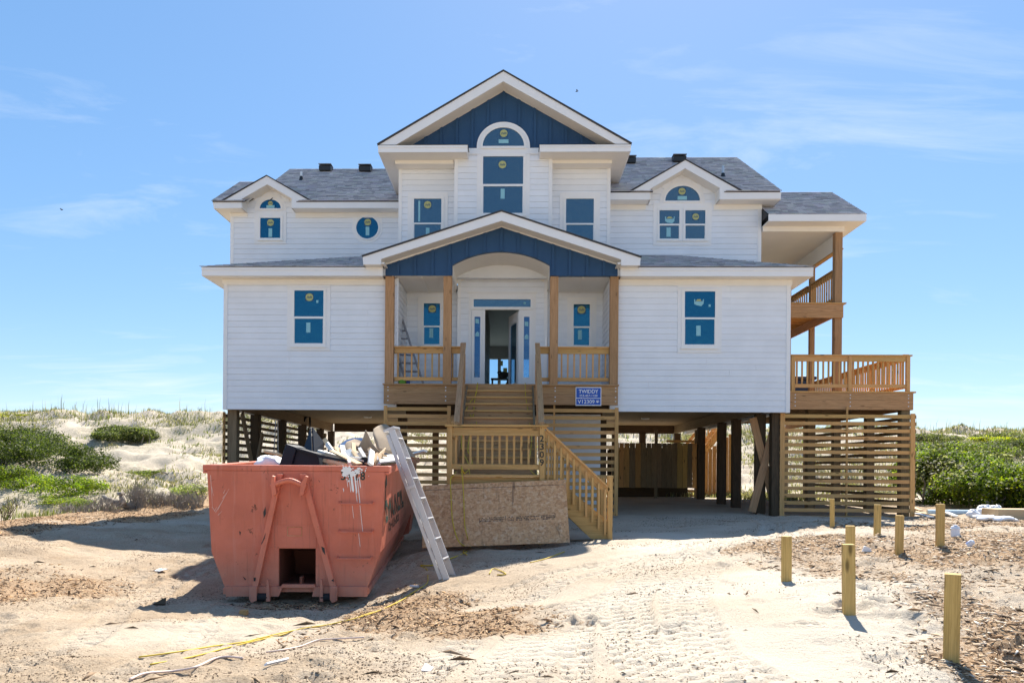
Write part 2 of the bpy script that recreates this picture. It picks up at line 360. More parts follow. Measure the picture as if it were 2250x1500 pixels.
# ------------------------------------------------------------------ mesh building
WL = {}
def tag(o, label=None, cat=None, group=None, kind=None):
    if label: o['label'] = label
    if cat: o['category'] = cat
    if group: o['group'] = group
    if kind: o['kind'] = kind
    return o
def empty(name, loc, label, cat, group=None):
    o = bpy.data.objects.new(name, None); COL.objects.link(o)
    o.location = loc; o.empty_display_size = 0.1
    WL[o.name] = Vector(loc)
    return tag(o, label, cat, group)
BOX_F = [(0, 1, 2, 3), (7, 6, 5, 4), (0, 4, 5, 1), (1, 5, 6, 2), (2, 6, 7, 3), (3, 7, 4, 0)]
class MB:
    def __init__(s, X=None): s.v, s.f, s.uv, s.mi, s.X = [], [], [], [], X
    def add(s, vs, fs, uvs=None, mi=0):
        k = len(s.v)
        for q in vs:
            q = Vector(q); s.v.append(s.X @ q if s.X else q)
        for i, fc in enumerate(fs):
            s.f.append(tuple(k + j for j in fc)); s.mi.append(mi)
            s.uv.append(uvs[i] if uvs else [(vs[j][0], vs[j][2]) for j in fc])
        return s
    def frame(s, o, a, b, c, la, lb, lc, mi=0):
        # box: corner o, unit axes a (long) b c
        o, a, b, c = Vector(o), Vector(a), Vector(b), Vector(c)
        co = [(0, 0, 0), (1, 0, 0), (1, 1, 0), (0, 1, 0), (0, 0, 1), (1, 0, 1), (1, 1, 1), (0, 1, 1)]
        vs = [o + a * (i * la) + b * (j * lb) + c * (k * lc) for i, j, k in co]
        r0, r1 = random.uniform(0, 40), random.uniform(0, 40)
        uvs = []
        for fc in BOX_F:
            l = []
            flat = len({co[j][0] for j in fc}) == 1
            for j in fc:
                i_, j_, k_ = co[j]
                if flat: l.append((r0 + j_ * lb, r1 + k_ * lc))
                else: l.append((r0 + i_ * la, r1 + j_ * lb + k_ * lc * 1.0))
            uvs.append(l)
        flip = a.cross(b).dot(c) > 0
        fs = [tuple(reversed(f)) for f in BOX_F] if flip else BOX_F
        if flip: uvs = [list(reversed(u)) for u in uvs]
        s.add(vs, fs, uvs, mi); return s
    def box(s, x0, x1, y0, y1, z0, z1, mi=0):
        L = [(x1 - x0, (1, 0, 0)), (y1 - y0, (0, 1, 0)), (z1 - z0, (0, 0, 1))]
        L.sort(key=lambda q: -abs(q[0]))
        return s.frame((x0, y0, z0), L[0][1], L[1][1], L[2][1], L[0][0], L[1][0], L[2][0], mi)
    def beam(s, p0, p1, w, h, side=None, mi=0):
        p0, p1 = Vector(p0), Vector(p1); a = (p1 - p0); L = a.length; a.normalize()
        b = Vector(side) if side else a.cross(Vector((0, 0, 1)))
        if b.length < 1e-4: b = Vector((1, 0, 0))
        b = (b - a * b.dot(a)).normalized(); c = a.cross(b)
        return s.frame(p0 - b * w / 2 - c * h / 2, a, b, c, L, w, h, mi)
    def prism(s, pts, y0, y1, mi=0):
        # polygon in XZ pushed from y0 to y1 (y0 nearer)
        ar = sum(a[0] * b[1] - b[0] * a[1] for a, b in zip(pts, pts[1:] + pts[:1]))
        if ar < 0: pts = pts[::-1]
        n = len(pts)
        vs = [(x, y0, z) for x, z in pts] + [(x, y1, z) for x, z in pts]
        fs = [tuple(range(n)), tuple(range(2 * n - 1, n - 1, -1))] + [(i, i + n, (i + 1) % n + n, (i + 1) % n) for i in range(n)]
        s.add(vs, fs, None, mi); return s
    def poly(s, pts, thick=None, mi=0):
        # flat polygon in 3-D, given thickness against its normal
        pts = [Vector(p) for p in pts]; n = len(pts)
        nor = Vector((0, 0, 0))
        for a, b in zip(pts, pts[1:] + pts[:1]): nor += a.cross(b)
        nor.normalize(); th = thick or 0.01
        vs = pts + [p - nor * th for p in pts]
        fs = [tuple(range(n)), tuple(range(2 * n - 1, n - 1, -1))] + [(i, i + n, (i + 1) % n + n, (i + 1) % n) for i in range(n)]
        s.add(vs, fs, None, mi); return s
    def tube(s, pts, r, n=6, mi=0, cap=True):
        pts = [Vector(p) for p in pts]; rings = []
        for i, p in enumerate(pts):
            t = (pts[min(i + 1, len(pts) - 1)] - pts[max(i - 1, 0)])
            t = t.normalized() if t.length > 1e-6 else Vector((0, 0, 1))
            b = t.cross(Vector((0.13, 0.21, 0.97)))
            if b.length < 1e-3: b = t.cross(Vector((1, 0, 0)))
            b.normalize(); c = t.cross(b)
            rr = r[i] if isinstance(r, (list, tuple)) else r
            rings.append([p + b * rr * math.cos(2 * math.pi * k / n) + c * rr * math.sin(2 * math.pi * k / n) for k in range(n)])
        vs = [q for R in rings for q in R]
        fs = [(i * n + k, i * n + (k + 1) % n, (i + 1) * n + (k + 1) % n, (i + 1) * n + k) for i in range(len(pts) - 1) for k in range(n)]
        if cap: fs += [tuple(range(n))[::-1], tuple(range((len(pts) - 1) * n, len(pts) * n))]
        s.add(vs, fs, None, mi); return s
    def lathe(s, prof, c, n=20, mi=0):
        c = Vector(c); vs = [c + Vector((r * math.cos(2 * math.pi * k / n), r * math.sin(2 * math.pi * k / n), z)) for r, z in prof for k in range(n)]
        fs = [(i * n + k, i * n + (k + 1) % n, (i + 1) * n + (k + 1) % n, (i + 1) * n + k) for i in range(len(prof) - 1) for k in range(n)]
        s.add(vs, fs, None, mi); return s
    def build(s, name, mt, parent=None, smooth=False, bevel=0.0):
        me = bpy.data.meshes.new(name)
        lo = Vector([min(v[i] for v in s.v) for i in range(3)]); hi = Vector([max(v[i] for v in s.v) for i in range(3)])
        c = Vector(((lo.x + hi.x) / 2, (lo.y + hi.y) / 2, lo.z))
        me.from_pydata([v - c for v in s.v], [], s.f)
        uvl = me.uv_layers.new(name='UVMap')
        flat = [x for l in s.uv for u in l for x in u]
        if len(flat) == 2 * len(me.loops): uvl.data.foreach_set('uv', flat)
        mts = mt if isinstance(mt, (list, tuple)) else [mt]
        for q in mts: me.materials.append(q)
        if len(mts) > 1: me.polygons.foreach_set('material_index', s.mi)
        if smooth: me.polygons.foreach_set('use_smooth', [True] * len(me.polygons))
        me.update()
        o = bpy.data.objects.new(name, me); COL.objects.link(o)
        put(o, c, parent)
        if bevel:
            b = o.modifiers.new('bevel', 'BEVEL'); b.width = bevel; b.segments = 2; b.limit_method = 'ANGLE'
        return o
def put(o, c, parent=None):
    WL[o.name] = Vector(c)
    if parent is not None:
        o.parent = parent; o.location = Vector(c) - WL[parent.name]
    else: o.location = c
def copy_to(o, delta, parent=None):
    c = o.copy(); COL.objects.link(c)
    c.parent = parent if parent is not None else o.parent
    w = WL[o.name] + Vector(delta)
    WL[c.name] = w
    c.location = w - (WL[c.parent.name] if c.parent else Vector((0, 0, 0)))
    return c
def np_mesh(name, V, Fc, mt, cols=None, parent=None, smooth=False, kind=None):
    V = np.asarray(V, np.float32); Fc = np.asarray(Fc, np.int32); k = Fc.shape[1]
    me = bpy.data.meshes.new(name)
    me.vertices.add(len(V)); me.vertices.foreach_set('co', V.ravel())
    me.loops.add(Fc.size); me.loops.foreach_set('vertex_index', Fc.ravel())
    me.polygons.add(len(Fc)); me.polygons.foreach_set('loop_start', np.arange(0, Fc.size, k, dtype=np.int32))
    if smooth: me.polygons.foreach_set('use_smooth', np.ones(len(Fc), bool))
    if cols is not None:
        ca = me.color_attributes.new('Col', 'FLOAT_COLOR', 'POINT')
        cc = np.ones((len(V), 4), np.float32); cc[:, :3] = cols; ca.data.foreach_set('color', cc.ravel())
    me.materials.append(mt); me.update(calc_edges=True)
    o = bpy.data.objects.new(name, me); COL.objects.link(o); put(o, (0, 0, 0), None)
    if parent is not None: put(o, WL[parent.name], parent); me.transform(Matrix.Translation(-WL[parent.name]))
    if kind: o['kind'] = kind
    return o

_tc = {}
def text_geo(s, height, width=None, bold=0.0, shear=0.0, depth=0.002):
    key = (s, bold, shear)
    if key not in _tc:
        c = bpy.data.curves.new('t', 'FONT'); c.body = s; c.extrude = 0.02; c.offset = bold; c.shear = shear; c.resolution_u = 3
        o = bpy.data.objects.new('t', c); COL.objects.link(o)
        dg = bpy.context.evaluated_depsgraph_get(); dg.update()
        me = bpy.data.meshes.new_from_object(o.evaluated_get(dg))
        _tc[key] = ([tuple(v.co) for v in me.vertices], [tuple(p.vertices) for p in me.polygons])
        bpy.data.objects.remove(o); bpy.data.curves.remove(c); bpy.data.meshes.remove(me)
    vs, fs = _tc[key]
    x0, x1 = min(v[0] for v in vs), max(v[0] for v in vs); y0, y1 = min(v[1] for v in vs), max(v[1] for v in vs)
    sy = height / (y1 - y0); sx = (width / (x1 - x0)) if width else sy
    # in XZ, facing -Y, centred
    return [((v[0] - (x0 + x1) / 2) * sx, -depth if v[2] > 0 else 0.0, (v[1] - (y0 + y1) / 2) * sy) for v in vs], fs
def put_text(mb, s, c, height, width=None, mi=0, bold=0.0, shear=0.0, T=None, depth=0.002):
    vs, fs = text_geo(s, height, width, bold, shear, depth)
    if T: vs = [T @ Vector(v) for v in vs]
    c = Vector(c); mb.add([Vector(v) + c for v in vs], fs, None, mi)
def arc(cx, cz, rx, rz, a0, a1, n=20):
    return [(cx + rx * math.cos(rad(a0 + (a1 - a0) * k / n)), cz + rz * math.sin(rad(a0 + (a1 - a0) * k / n))) for k in range(n + 1)]


# ------------------------------------------------------------------ ground
def vnoise(x, y, seed=0):
    r = np.random.default_rng(seed); T = r.random((256, 256))
    xi, yi = np.floor(x).astype(int), np.floor(y).astype(int); fx, fy = x - xi, y - yi
    fx, fy = fx * fx * (3 - 2 * fx), fy * fy * (3 - 2 * fy)
    a = T[xi % 256, yi % 256]; b = T[(xi + 1) % 256, yi % 256]; c = T[xi % 256, (yi + 1) % 256]; d = T[(xi + 1) % 256, (yi + 1) % 256]
    return (a * (1 - fx) + b * fx) * (1 - fy) + (c * (1 - fx) + d * fx) * fy - 0.5
def fbm(x, y, f, o, seed=0, g=0.5):
    s = 0; a = 1.0
    for k in range(o): s = s + a * vnoise(x * f + 17.3 * k, y * f + 5.1 * k, seed + k); f *= 2.03; a *= g
    return s
def sstep(a, b, x): t = np.clip((x - a) / (b - a), 0, 1); return t * t * (3 - 2 * t)

CTRL = [(2.939, 5.37, -.05), (2.744, 6.53, .06), (2.796, 8.2, .10), (4.648, 9.7, .227), (5.242, 9.9, .33), (5.285, 11.7, .33), (5.708, 14.4, .28),
        (-3.435, 10.3, -.62), (-1.956, 10.3, -.60), (-2.7, 9.7, -.57), (-2.7, 11.2, -.60), (-2.9, 8.6, -.46), (-3.9, 12, -.50), (-2.1, 14, -.46), (-2.307, 17.6, -.34), (-4.6, 17.6, -.32), (-1.49, 13.3, -.06), (.928, 13.4, .04), (1.683, 14.2, .04), (-.87, 11, -.316),
        (6.3, 20.8, .17), (6.39, 27.3, .32), (-9.25, 14.4, 0), (-9.2, 24, -.12), (-12.2, 18.6, -.12), (-12, 25, 0), (-13.9, 30, 0), (-4.39, 9, -.48),
        (0, 4.9, -.10), (-3.4, 5.2, -.23), (3.15, 5, -.08), (10.9, 19, .19), (8.8, 14, .29), (3.85, 14.4, .025), (2.14, 14.4, .01), (6.7, 20.3, .1), (10.05, 20.3, .1),
        (-25, 0, -.2), (-25, 15, -.3), (25, 0, 0), (25, 15, .4), (0, -20, -.2), (25, 24, .5), (-25, 24, -.3), (0, 24, .15), (3, 24, .25), (-7, 27, 0), (-6, 7, -.3), (-15, 9, -.15), (-20, 20, -.4)]
_cp = np.array(CTRL)
_A = np.hypot(_cp[:, None, 0] - _cp[None, :, 0], _cp[:, None, 1] - _cp[None, :, 1])
_n = len(_cp); _K = np.zeros((_n + 1, _n + 1)); _K[:_n, :_n] = -_A + np.eye(_n) * 0.25; _K[:_n, _n] = 1; _K[_n, :_n] = 1
_w = np.linalg.solve(_K, np.append(_cp[:, 2], 0))
def pad(x, y):
    s = np.full(np.shape(x), _w[_n])
    for i in range(_n): s = s - _w[i] * np.hypot(x - _cp[i, 0], y - _cp[i, 1])
    return s
def dune(x, y):
    crest = 4.12 - 0.012 * x + 0.35 * fbm(x, y * 0 + 3, 0.09, 3, 41)
    yc = 48 + 2.2 * fbm(x, x * 0, 0.06, 2, 43)
    t = np.clip((y - 26) / (yc - 26), 0, 1)
    up = crest * (0.55 * t + 0.45 * t ** 2) ** 1.05
    h = fbm(x, y, 0.16, 4, 47) * 1.25 * np.sin(np.pi * np.clip(t, 0, 1)) ** 0.8
    h = h + (fbm(x, y, 0.8, 3, 49) * 0.42 + fbm(x, y, 2.4, 2, 50) * 0.16) * sstep(0.05, 0.3, t)
    back = sstep(0, 26, y - yc)
    return (up + h) * (1 - back) - 3.5 * back
def lines(segs):
    out = [segs[0][0]]
    for a, b, s0, s1 in segs:
        x = a
        while x < b - 1e-6:
            x = min(b, x + s0 + (s1 - s0) * (x - a) / (b - a)); out.append(x)
    return np.array(out)
_xs = lines([(0, 5.2, .028, .03), (5.2, 14, .032, .10), (14, 45, .12, .4), (45, 500, 1.0, 60)])
XS = np.concatenate([-_xs[:0:-1], _xs])
YS = lines([(-60, 3.6, 8, .5), (3.6, 4.4, .06, .05), (4.4, 9, .024, .03), (9, 16, .03, .06), (16, 30, .07, .16), (30, 56, .17, .3), (56, 600, 1, 60)])
GX, GY = np.meshgrid(XS, YS)
Z = pad(np.clip(GX, -26, 26), np.clip(GY, -20, 30))
Z -= 0.30 * sstep(-12.2, -13.6, GX + 0.5 * fbm(GY, GY * 0, .2, 2, 3)) * sstep(10, 15, GY) * (1 - sstep(24, 30, GY))
under = sstep(-8, -7, GX) * (1 - sstep(10, 11, GX)) * sstep(19, 20.5, GY) * (1 - sstep(31, 33, GY))
mixd = sstep(26, 31, GY); mixd = mixd * (1 - under)
mixd = np.maximum(mixd, sstep(31.5, 34.5, GY))
DU = dune(GX, GY)
Z = Z * (1 - mixd) + (DU + 0.1) * mixd
near = (1 - sstep(24, 30, GY)) * sstep(3, 4.5, GY)
nb = near * (1 - 0.65 * under)
drive = np.maximum(sstep(-1.6, -.4, GX - .12 * (GY - 5)) * (1 - sstep(1.6, 2.8, GX - .28 * (GY - 5))), .6 * sstep(-2.2, -3.4, GX - .0 * GY) * (1 - sstep(-6, -8, GX)))
Z += nb * (0.12 * fbm(GX, GY, .55, 3, 5) + (1 - .7 * drive) * 0.075 * fbm(GX, GY, 2.3, 3, 8) + (1 - .75 * drive) * 0.024 * fbm(GX, GY, 9, 3, 9))

def ground_at_raw(px, py):
    lo, hi = 3.0, 70.0
    prev = None
    Y = lo
    while Y < hi:
        q = at(px, py, Y); g = gz(q.x, Y)
        if q.z <= g: break
        Y *= 1.012
    a, b = Y / 1.012, Y
    for _ in range(18):
        mY = (a + b) / 2; q = at(px, py, mY)
        if q.z > gz(q.x, mY): a = mY
        else: b = mY
    q = at(px, py, b); return Vector((q.x, b, gz(q.x, b)))
def gz(x, y):
    x = np.asarray(x, float); y = np.asarray(y, float)
    i = np.clip(np.searchsorted(XS, x) - 1, 0, len(XS) - 2); j = np.clip(np.searchsorted(YS, y) - 1, 0, len(YS) - 2)
    fx = (x - XS[i]) / (XS[i + 1] - XS[i]); fy = (y - YS[j]) / (YS[j + 1] - YS[j])
    r = (Z[j, i] * (1 - fx) + Z[j, i + 1] * fx) * (1 - fy) + (Z[j + 1, i] * (1 - fx) + Z[j + 1, i + 1] * fx) * fy
    return float(r) if r.ndim == 0 else r
def smooth_path(P, step):
    P = [Vector(p) for p in P]; out = []
    for i in range(len(P) - 1):
        p0, p1, p2, p3 = P[max(i - 1, 0)], P[i], P[i + 1], P[min(i + 2, len(P) - 1)]
        n = max(2, int((p2 - p1).length / step))
        for k in range(n):
            t = k / n
            out.append(0.5 * ((2 * p1) + (p2 - p0) * t + (2 * p0 - 5 * p1 + 4 * p2 - p3) * t * t + (3 * p1 - p0 - 3 * p2 + p3) * t ** 3))
    out.append(P[-1]); return out
# tyre tracks pressed into the sand
TRACKS = [([(700, 1530), (820, 1430), (1000, 1330), (1220, 1258), (1450, 1212), (1560, 1190)], .14, .7), ([(1130, 1530), (1190, 1440), (1290, 1360), (1440, 1290), (1620, 1235)], .13, .7), ([(1560, 1530), (1520, 1440), (1490, 1370), (1480, 1310), (1530, 1250)], .12, .7), ([(-40, 1400), (120, 1330), (300, 1270), (460, 1225)], .16, .5), ([(930, 1530), (1010, 1420), (1150, 1325), (1330, 1258), (1530, 1208), (1660, 1180), (1690, 1150), (1650, 1128)], .15, 1.0),
          ([(1060, 1530), (1120, 1440), (1220, 1360), (1380, 1290), (1570, 1225), (1740, 1182), (1745, 1150)], .15, .8),
          ([(1230, 1530), (1270, 1420), (1300, 1340), (1390, 1275), (1500, 1225)], .11, 1.0),
          ([(1400, 1530), (1375, 1440), (1350, 1370), (1345, 1310), (1420, 1250), (1540, 1195)], .12, 1.1),
          ([(1480, 1530), (1440, 1440), (1410, 1370), (1410, 1310), (1490, 1250), (1600, 1200)], .12, .9),
          ([(1640, 1530), (1600, 1440), (1550, 1370), (1530, 1310), (1560, 1260)], .12, .6),
          ([(60, 1530), (160, 1420), (280, 1330), (420, 1262), (490, 1232)], .16, .6),
          ([(330, 1530), (390, 1420), (480, 1340), (520, 1322)], .13, .5)]
bd = np.full(Z.shape, 9.0); bs = np.zeros(Z.shape); bl = np.zeros(Z.shape); bw = np.full(Z.shape, .13); ba = np.zeros(Z.shape)
for pts, hw, amp in TRACKS:
    P = smooth_path([ground_at_raw(a, b) if b < 1500 else at(a, 1500, 4.9) + Vector(((a - 1125) * .0006, -0.45, 0)) for a, b in pts], .025)
    s = 0
    for i in range(1, len(P)):
        q = P[i]; t = (P[i] - P[i - 1]); L = t.to_2d().length; s += L
        if L < 1e-6: continue
        nx, ny = -t.y / L, t.x / L
        i0, i1 = np.searchsorted(XS, [q.x - .3, q.x + .3]); j0, j1 = np.searchsorted(YS, [q.y - .3, q.y + .3])
        if i1 <= i0 or j1 <= j0: continue
        dx, dy = GX[j0:j1, i0:i1] - q.x, GY[j0:j1, i0:i1] - q.y
        dd = np.hypot(dx, dy); mk = dd < bd[j0:j1, i0:i1]
        for arr, val in ((bd, dd), (bs, s + (dx * t.x + dy * t.y) / L), (bl, dx * nx + dy * ny)):
            v = arr[j0:j1, i0:i1]; v[mk] = np.broadcast_to(val, dd.shape)[mk]
        bw[j0:j1, i0:i1][mk] = hw; ba[j0:j1, i0:i1][mk] = amp
fade = np.clip(fbm(GX, GY, .5, 2, 77) * .8 + 0.85, 0.3, 1.0) * ba
ins = (1 - sstep(.85, 1.1, np.abs(bl) / bw)) * (bd < .28)
lug = np.where(np.sin(2 * np.pi * bs / .16 + 14 * np.abs(bl) + np.sign(bl) * 1.2) > -0.45, 1.0, 0.0)
rim = np.exp(-((np.abs(bl) / bw - 1.22) / .2) ** 2) * (bd < .3)
Z += fade * (ins * (-.046 + .036 * lug) + rim * .026)
track_mask = ins * fade
gap_mask = ins * (1 - lug) * fade * (np.abs(bl) < bw * .95)
# footprints and scuffs
for k in range(900):
    x, y = rng.uniform(-6, 9), rng.uniform(4.6, 17)
    if abs(x + 2.9) < 1.4 and 10 < y < 18: continue
    i_, j_ = min(np.searchsorted(XS, x), len(XS) - 1), np.searchsorted(YS, y)
    if rng.random() < .85 * drive[j_, i_]: continue
    a, b, th, dp = rng.uniform(.05, .16), rng.uniform(.04, .1), rng.uniform(0, 3.1), rng.uniform(.015, .055)
    i0, i1 = np.searchsorted(XS, [x - .35, x + .35]); j0, j1 = np.searchsorted(YS, [y - .35, y + .35])
    dx, dy = GX[j0:j1, i0:i1] - x, GY[j0:j1, i0:i1] - y
    u, v = (dx * math.cos(th) + dy * math.sin(th)) / a, (-dx * math.sin(th) + dy * math.cos(th)) / b
    r = u * u + v * v
    Z[j0:j1, i0:i1] += -dp * np.exp(-r * 1.4) + dp * .5 * np.exp(-((np.sqrt(r) - 1.5) / .35) ** 2)
# mulch, litter and pale-track masks
mn = fbm(GX, GY, .75, 4, 61)
mulch = np.zeros(Z.shape)
mulch = np.maximum(mulch, sstep(2.5, 3.6, GX - .02 * (GY - 5)) * (1 - sstep(10.5, 13, GY)) * sstep(4.3, 5.2, GY + .25 * (GX - 3)) * 0.60)
mulch = np.maximum(mulch, sstep(5.6, 7.0, GX) * (1 - sstep(15.5, 19, GY)) * sstep(8, 10, GY) * .75)
mulch = np.maximum(mulch, np.exp(-(((GX + 1.25) / .55) ** 2 + ((GY - 9.6) / .9) ** 2)) * .85)
mulch = np.maximum(mulch, np.exp(-(((GX + 1.0) / 1.1) ** 2 + ((GY - 7.6) / .7) ** 2)) * .38)
mulch = np.maximum(mulch, np.exp(-(((GX + 2.8) / 1.1) ** 2 + ((GY - 10.1) / .3) ** 2)) * .9)
mulch = np.maximum(mulch, sstep(-8.6, -10, GX + .02 * (GY - 14)) * sstep(8.5, 11, GY) * (1 - sstep(-12.6, -13.6, GX)) * (1 - sstep(29, 33, GY)) * 1.15)
mulch = np.maximum(mulch, sstep(-4.6, -6.2, GX + .15 * (GY - 9)) * sstep(6.5, 9.5, GY) * (1 - sstep(11, 13.5, GY)) * .75)
mulch = np.clip(mulch + mn * 1.25 * (mulch > 0.05) - .06, 0, 1)
mulch_all = np.clip(mulch + gap_mask * .8, 0, 1)
litter = sstep(24, 30, GY) * np.clip(.12 + fbm(GX, GY, .35, 4, 67) * 1.1 + .25 * sstep(0, 18, GX), 0, 1)
litter = np.maximum(litter, sstep(-12.8, -14.5, GX) * np.clip(.55 + fbm(GX, GY, .6, 3, 68), 0, 1) * sstep(12, 15, GY))
pale = np.clip(sstep(0.5, 1.2, GX - .12 * (GY - 5)) * 0 + track_mask * .35 + np.clip(fbm(GX, GY, .4, 4, 71) * 1.3, 0, .6) * near + .75 * sstep(25, 29, GY) + .45 * sstep(-1.8, 1.6, GX - .05 * (GY - 6)) * (1 - sstep(4.5, 7.5, GX)) * near, 0, 1)
colr = np.stack([mulch_all, litter, pale], -1).reshape(-1, 3)
ny_, nx_ = Z.shape
idx = np.arange(ny_ * nx_).reshape(ny_, nx_)
quads = np.stack([idx[:-1, :-1], idx[:-1, 1:], idx[1:, 1:], idx[1:, :-1]], -1).reshape(-1, 4)
g = np_mesh('ground', np.stack([GX, GY, Z], -1).reshape(-1, 3), quads, M['sand'], colr, smooth=True, kind='structure')
MB().poly([(-2500, 95, -2.6), (2500, 95, -2.6), (2500, 2900, -2.6), (-2500, 2900, -2.6)], 0.5).build('sea', M['sea'])['kind'] = 'structure'
def gmask(A, x, y):
    i = np.clip(np.searchsorted(XS, x) - 1, 0, len(XS) - 2); j = np.clip(np.searchsorted(YS, y) - 1, 0, len(YS) - 2)
    return A[j, i]
def gnd(px, py): return ground_at_raw(px, py)



# ------------------------------------------------------------------ the house
H = empty('beach_house', (-0.3, 20, 0), 'white sided two storey beach house on pilings with navy blue gables', 'house')
ROW = 0.149
def lap(mb, u0, u1, z0, h, X):
    # one lap board: length along local x, face towards local -y, lower edge proud
    pr = [(0, 0), (-.021, 0), (-.012, h), (0, h)]
    vs = [X @ Vector((u, y, z0 + z)) for u in (u0, u1) for y, z in pr]
    r = random.uniform(0, 50)
    mb.add(vs, [(0, 3, 2, 1), (4, 5, 6, 7), (0, 1, 5, 4), (1, 2, 6, 5), (2, 3, 7, 6), (3, 0, 4, 7)])
def siding_wall(X, L, z0, z1, depth=.15, corners=(1, 1), clip=None, core=True, cw=.10, proto_share=True, split=()):
    """X: matrix placing local (along wall, outward = -y, up); L: length."""
    w = MB(X)
    if clip is None: w.box(0, L, 0, depth, z0, z1)
    else: w.prism(clip, 0, depth)
    W = w.build('wall', M['siding'], H)
    a, b = (cw if corners[0] else 0.002), (L - cw if corners[1] else L - .002)
    z = z0; protos = {}; r = 0
    while z < z1 - .02:
        h = min(ROW, z1 - z)
        ivs = [(a, b)]
        if clip is not None:
            ivs = clip_row(clip, z + h * .5, a, b)
        if clip is None and L > 3 and random.random() < .4:
            f_ = random.choice((.22, .37, .55, .68, .83)); ivs = [(a, a + (b - a) * f_ - .0015), (a + (b - a) * f_ + .0015, b)]
        if r in split:
            ivs = [(p, p + (q - p) * split[r] - .001) for p, q in ivs] + [(p + (q - p) * split[r] + .001, q) for p, q in ivs]
        for (u0, u1) in ivs:
            if u1 - u0 < .03: continue
            key = (round(u0, 3), round(u1, 3), round(h, 3))
            if key in protos:
                o0, zz = protos[key]; copy_to(o0, (0, 0, z - zz))
            else:
                mb = MB(); lap(mb, u0, u1, z, h - .004, X)
                protos[key] = (mb.build('siding_board', M['siding'], W), z)
        z += h; r += 1
    for i, (u0, u1) in enumerate(((0, cw), (L - cw, L))):
        if corners[i]: MB(X).box(u0, u1, -.032, 0, z0 - .01, z1).build('corner_board', M['trim'], W)
    return W
def clip_row(poly, z, a, b):
    xs = []
    for p, q in zip(poly, poly[1:] + poly[:1]):
        if (p[1] - z) * (q[1] - z) < 0: xs.append(p[0] + (q[0] - p[0]) * (z - p[1]) / (q[1] - p[1]))
    xs.sort(); out = []
    for i in range(0, len(xs) - 1, 2):
        u0, u1 = max(a, xs[i]), min(b, xs[i + 1])
        if u1 > u0: out.append((u0, u1))
    return out
def TX(x, y): return Matrix.Translation((x, y, 0))

XL0, XL1, XR0, XR1 = -7.39, -2.985, 2.375, 6.83
ZB, ZS = 2.72, 6.0
siding_wall(TX(XL0, 20), XL1 - XL0, ZB, ZS, corners=(1, 0))
siding_wall(TX(XR0, 20), XR1 - XR0, ZB, ZS, corners=(0, 1))
# inside faces of the porch recess, running back
Xl = Matrix.Translation((XL1, 20, 0)) @ Matrix.Rotation(rad(90), 4, 'Z')
siding_wall(Xl, 1.7, 3.34, 6.05, corners=(1, 0), cw=.09)
Xr = Matrix.Translation((XR0, 21.7, 0)) @ Matrix.Rotation(rad(-90), 4, 'Z')
siding_wall(Xr, 1.7, 3.34, 6.05, corners=(0, 1), cw=.09)
XB0, XB1 = at(1005, 740, 21.4).x, at(1202, 740, 21.4).x
siding_wall(TX(XL1, 21.7), XB0 - XL1, 3.34, 6.1, corners=(0, 0))
siding_wall(TX(XB1, 21.7), XR0 - XB1, 3.34, 6.1, corners=(0, 0))
# door bay: wall pieces round the door unit
DX0, DX1, _, DZ1 = rect(1036, 655, 1170, 843, 21.4)
siding_wall(TX(XB0, 21.4), DX0 - XB0, 3.34, DZ1, depth=.3, corners=(1, 0), cw=.09)
siding_wall(TX(DX1, 21.4), XB1 - DX1, 3.34, DZ1, depth=.3, corners=(0, 1), cw=.09)
siding_wall(TX(XB0, 21.4), XB1 - XB0, DZ1, 6.62, depth=.3, corners=(1, 1), cw=.09)
# outer side and rear walls of the raised storey, floor, ceiling and inside partitions
for x0, x1, y0, y1 in ((XL0, XL0 + .15, 20.15, 31.5), (XR1 - .15, XR1, 20.15, 31.5)):
    MB().box(x0, x1, y0, y1, ZB, 6.2).build('wall', M['siding'], H)
fl = MB(); fl.box(XL0 + .151, XR1 - .151, 20.151, 31.5, 3.05, 3.335); fl.build('floor', M['interior'], H)
MB().box(XL0 + .151, XR1 - .151, 21.86, 31.5, 6.12, 6.3).build('ceiling', M['interior'], H)
for a_, b_ in ((XL0 + .151, XL1 - .16), (XR0 + .16, XR1 - .151)): MB().box(a_, b_, 20.16, 21.85, 6.12, 6.3).build('ceiling', M['interior'], H)
pt = MB(); pt.box(-1.0, -.86, 21.72, 27, 3.34, 6.1); pt.box(-6, -1.01, 26.9, 27, 3.34, 6.1); pt.box(1.3, 1.45, 21.72, 27, 3.34, 6.1); pt.box(-6, -5.9, 27.01, 31.3, 3.34, 6.1); pt.box(1.46, 5, 26.9, 27, 3.34, 6.1); pt.box(4.9, 5, 27.01, 31.3, 3.34, 6.1)
pt.build('partition', M['interior'], H)
rw = MB(); zt = 5.62
for x0, x1 in ((XL0, -1.5), (-.68, -.56), (-.02, .20), (.62, 1.0), (1.9, XR1)): rw.box(x0, x1, 31.35, 31.5, 3.34, zt)
rw.box(XL0, XR1, 31.35, 31.5, zt, 6.2); rw.build('rear_wall', M['interior'], H)
for x0, x1 in ((-1.5, -.68), (-.56, -.02), (.20, .62), (1.0, 1.9)):
    MB().box(x0, x1, 31.42, 31.43, 3.34, zt).build('rear_pane', M['glass_rear'], H)

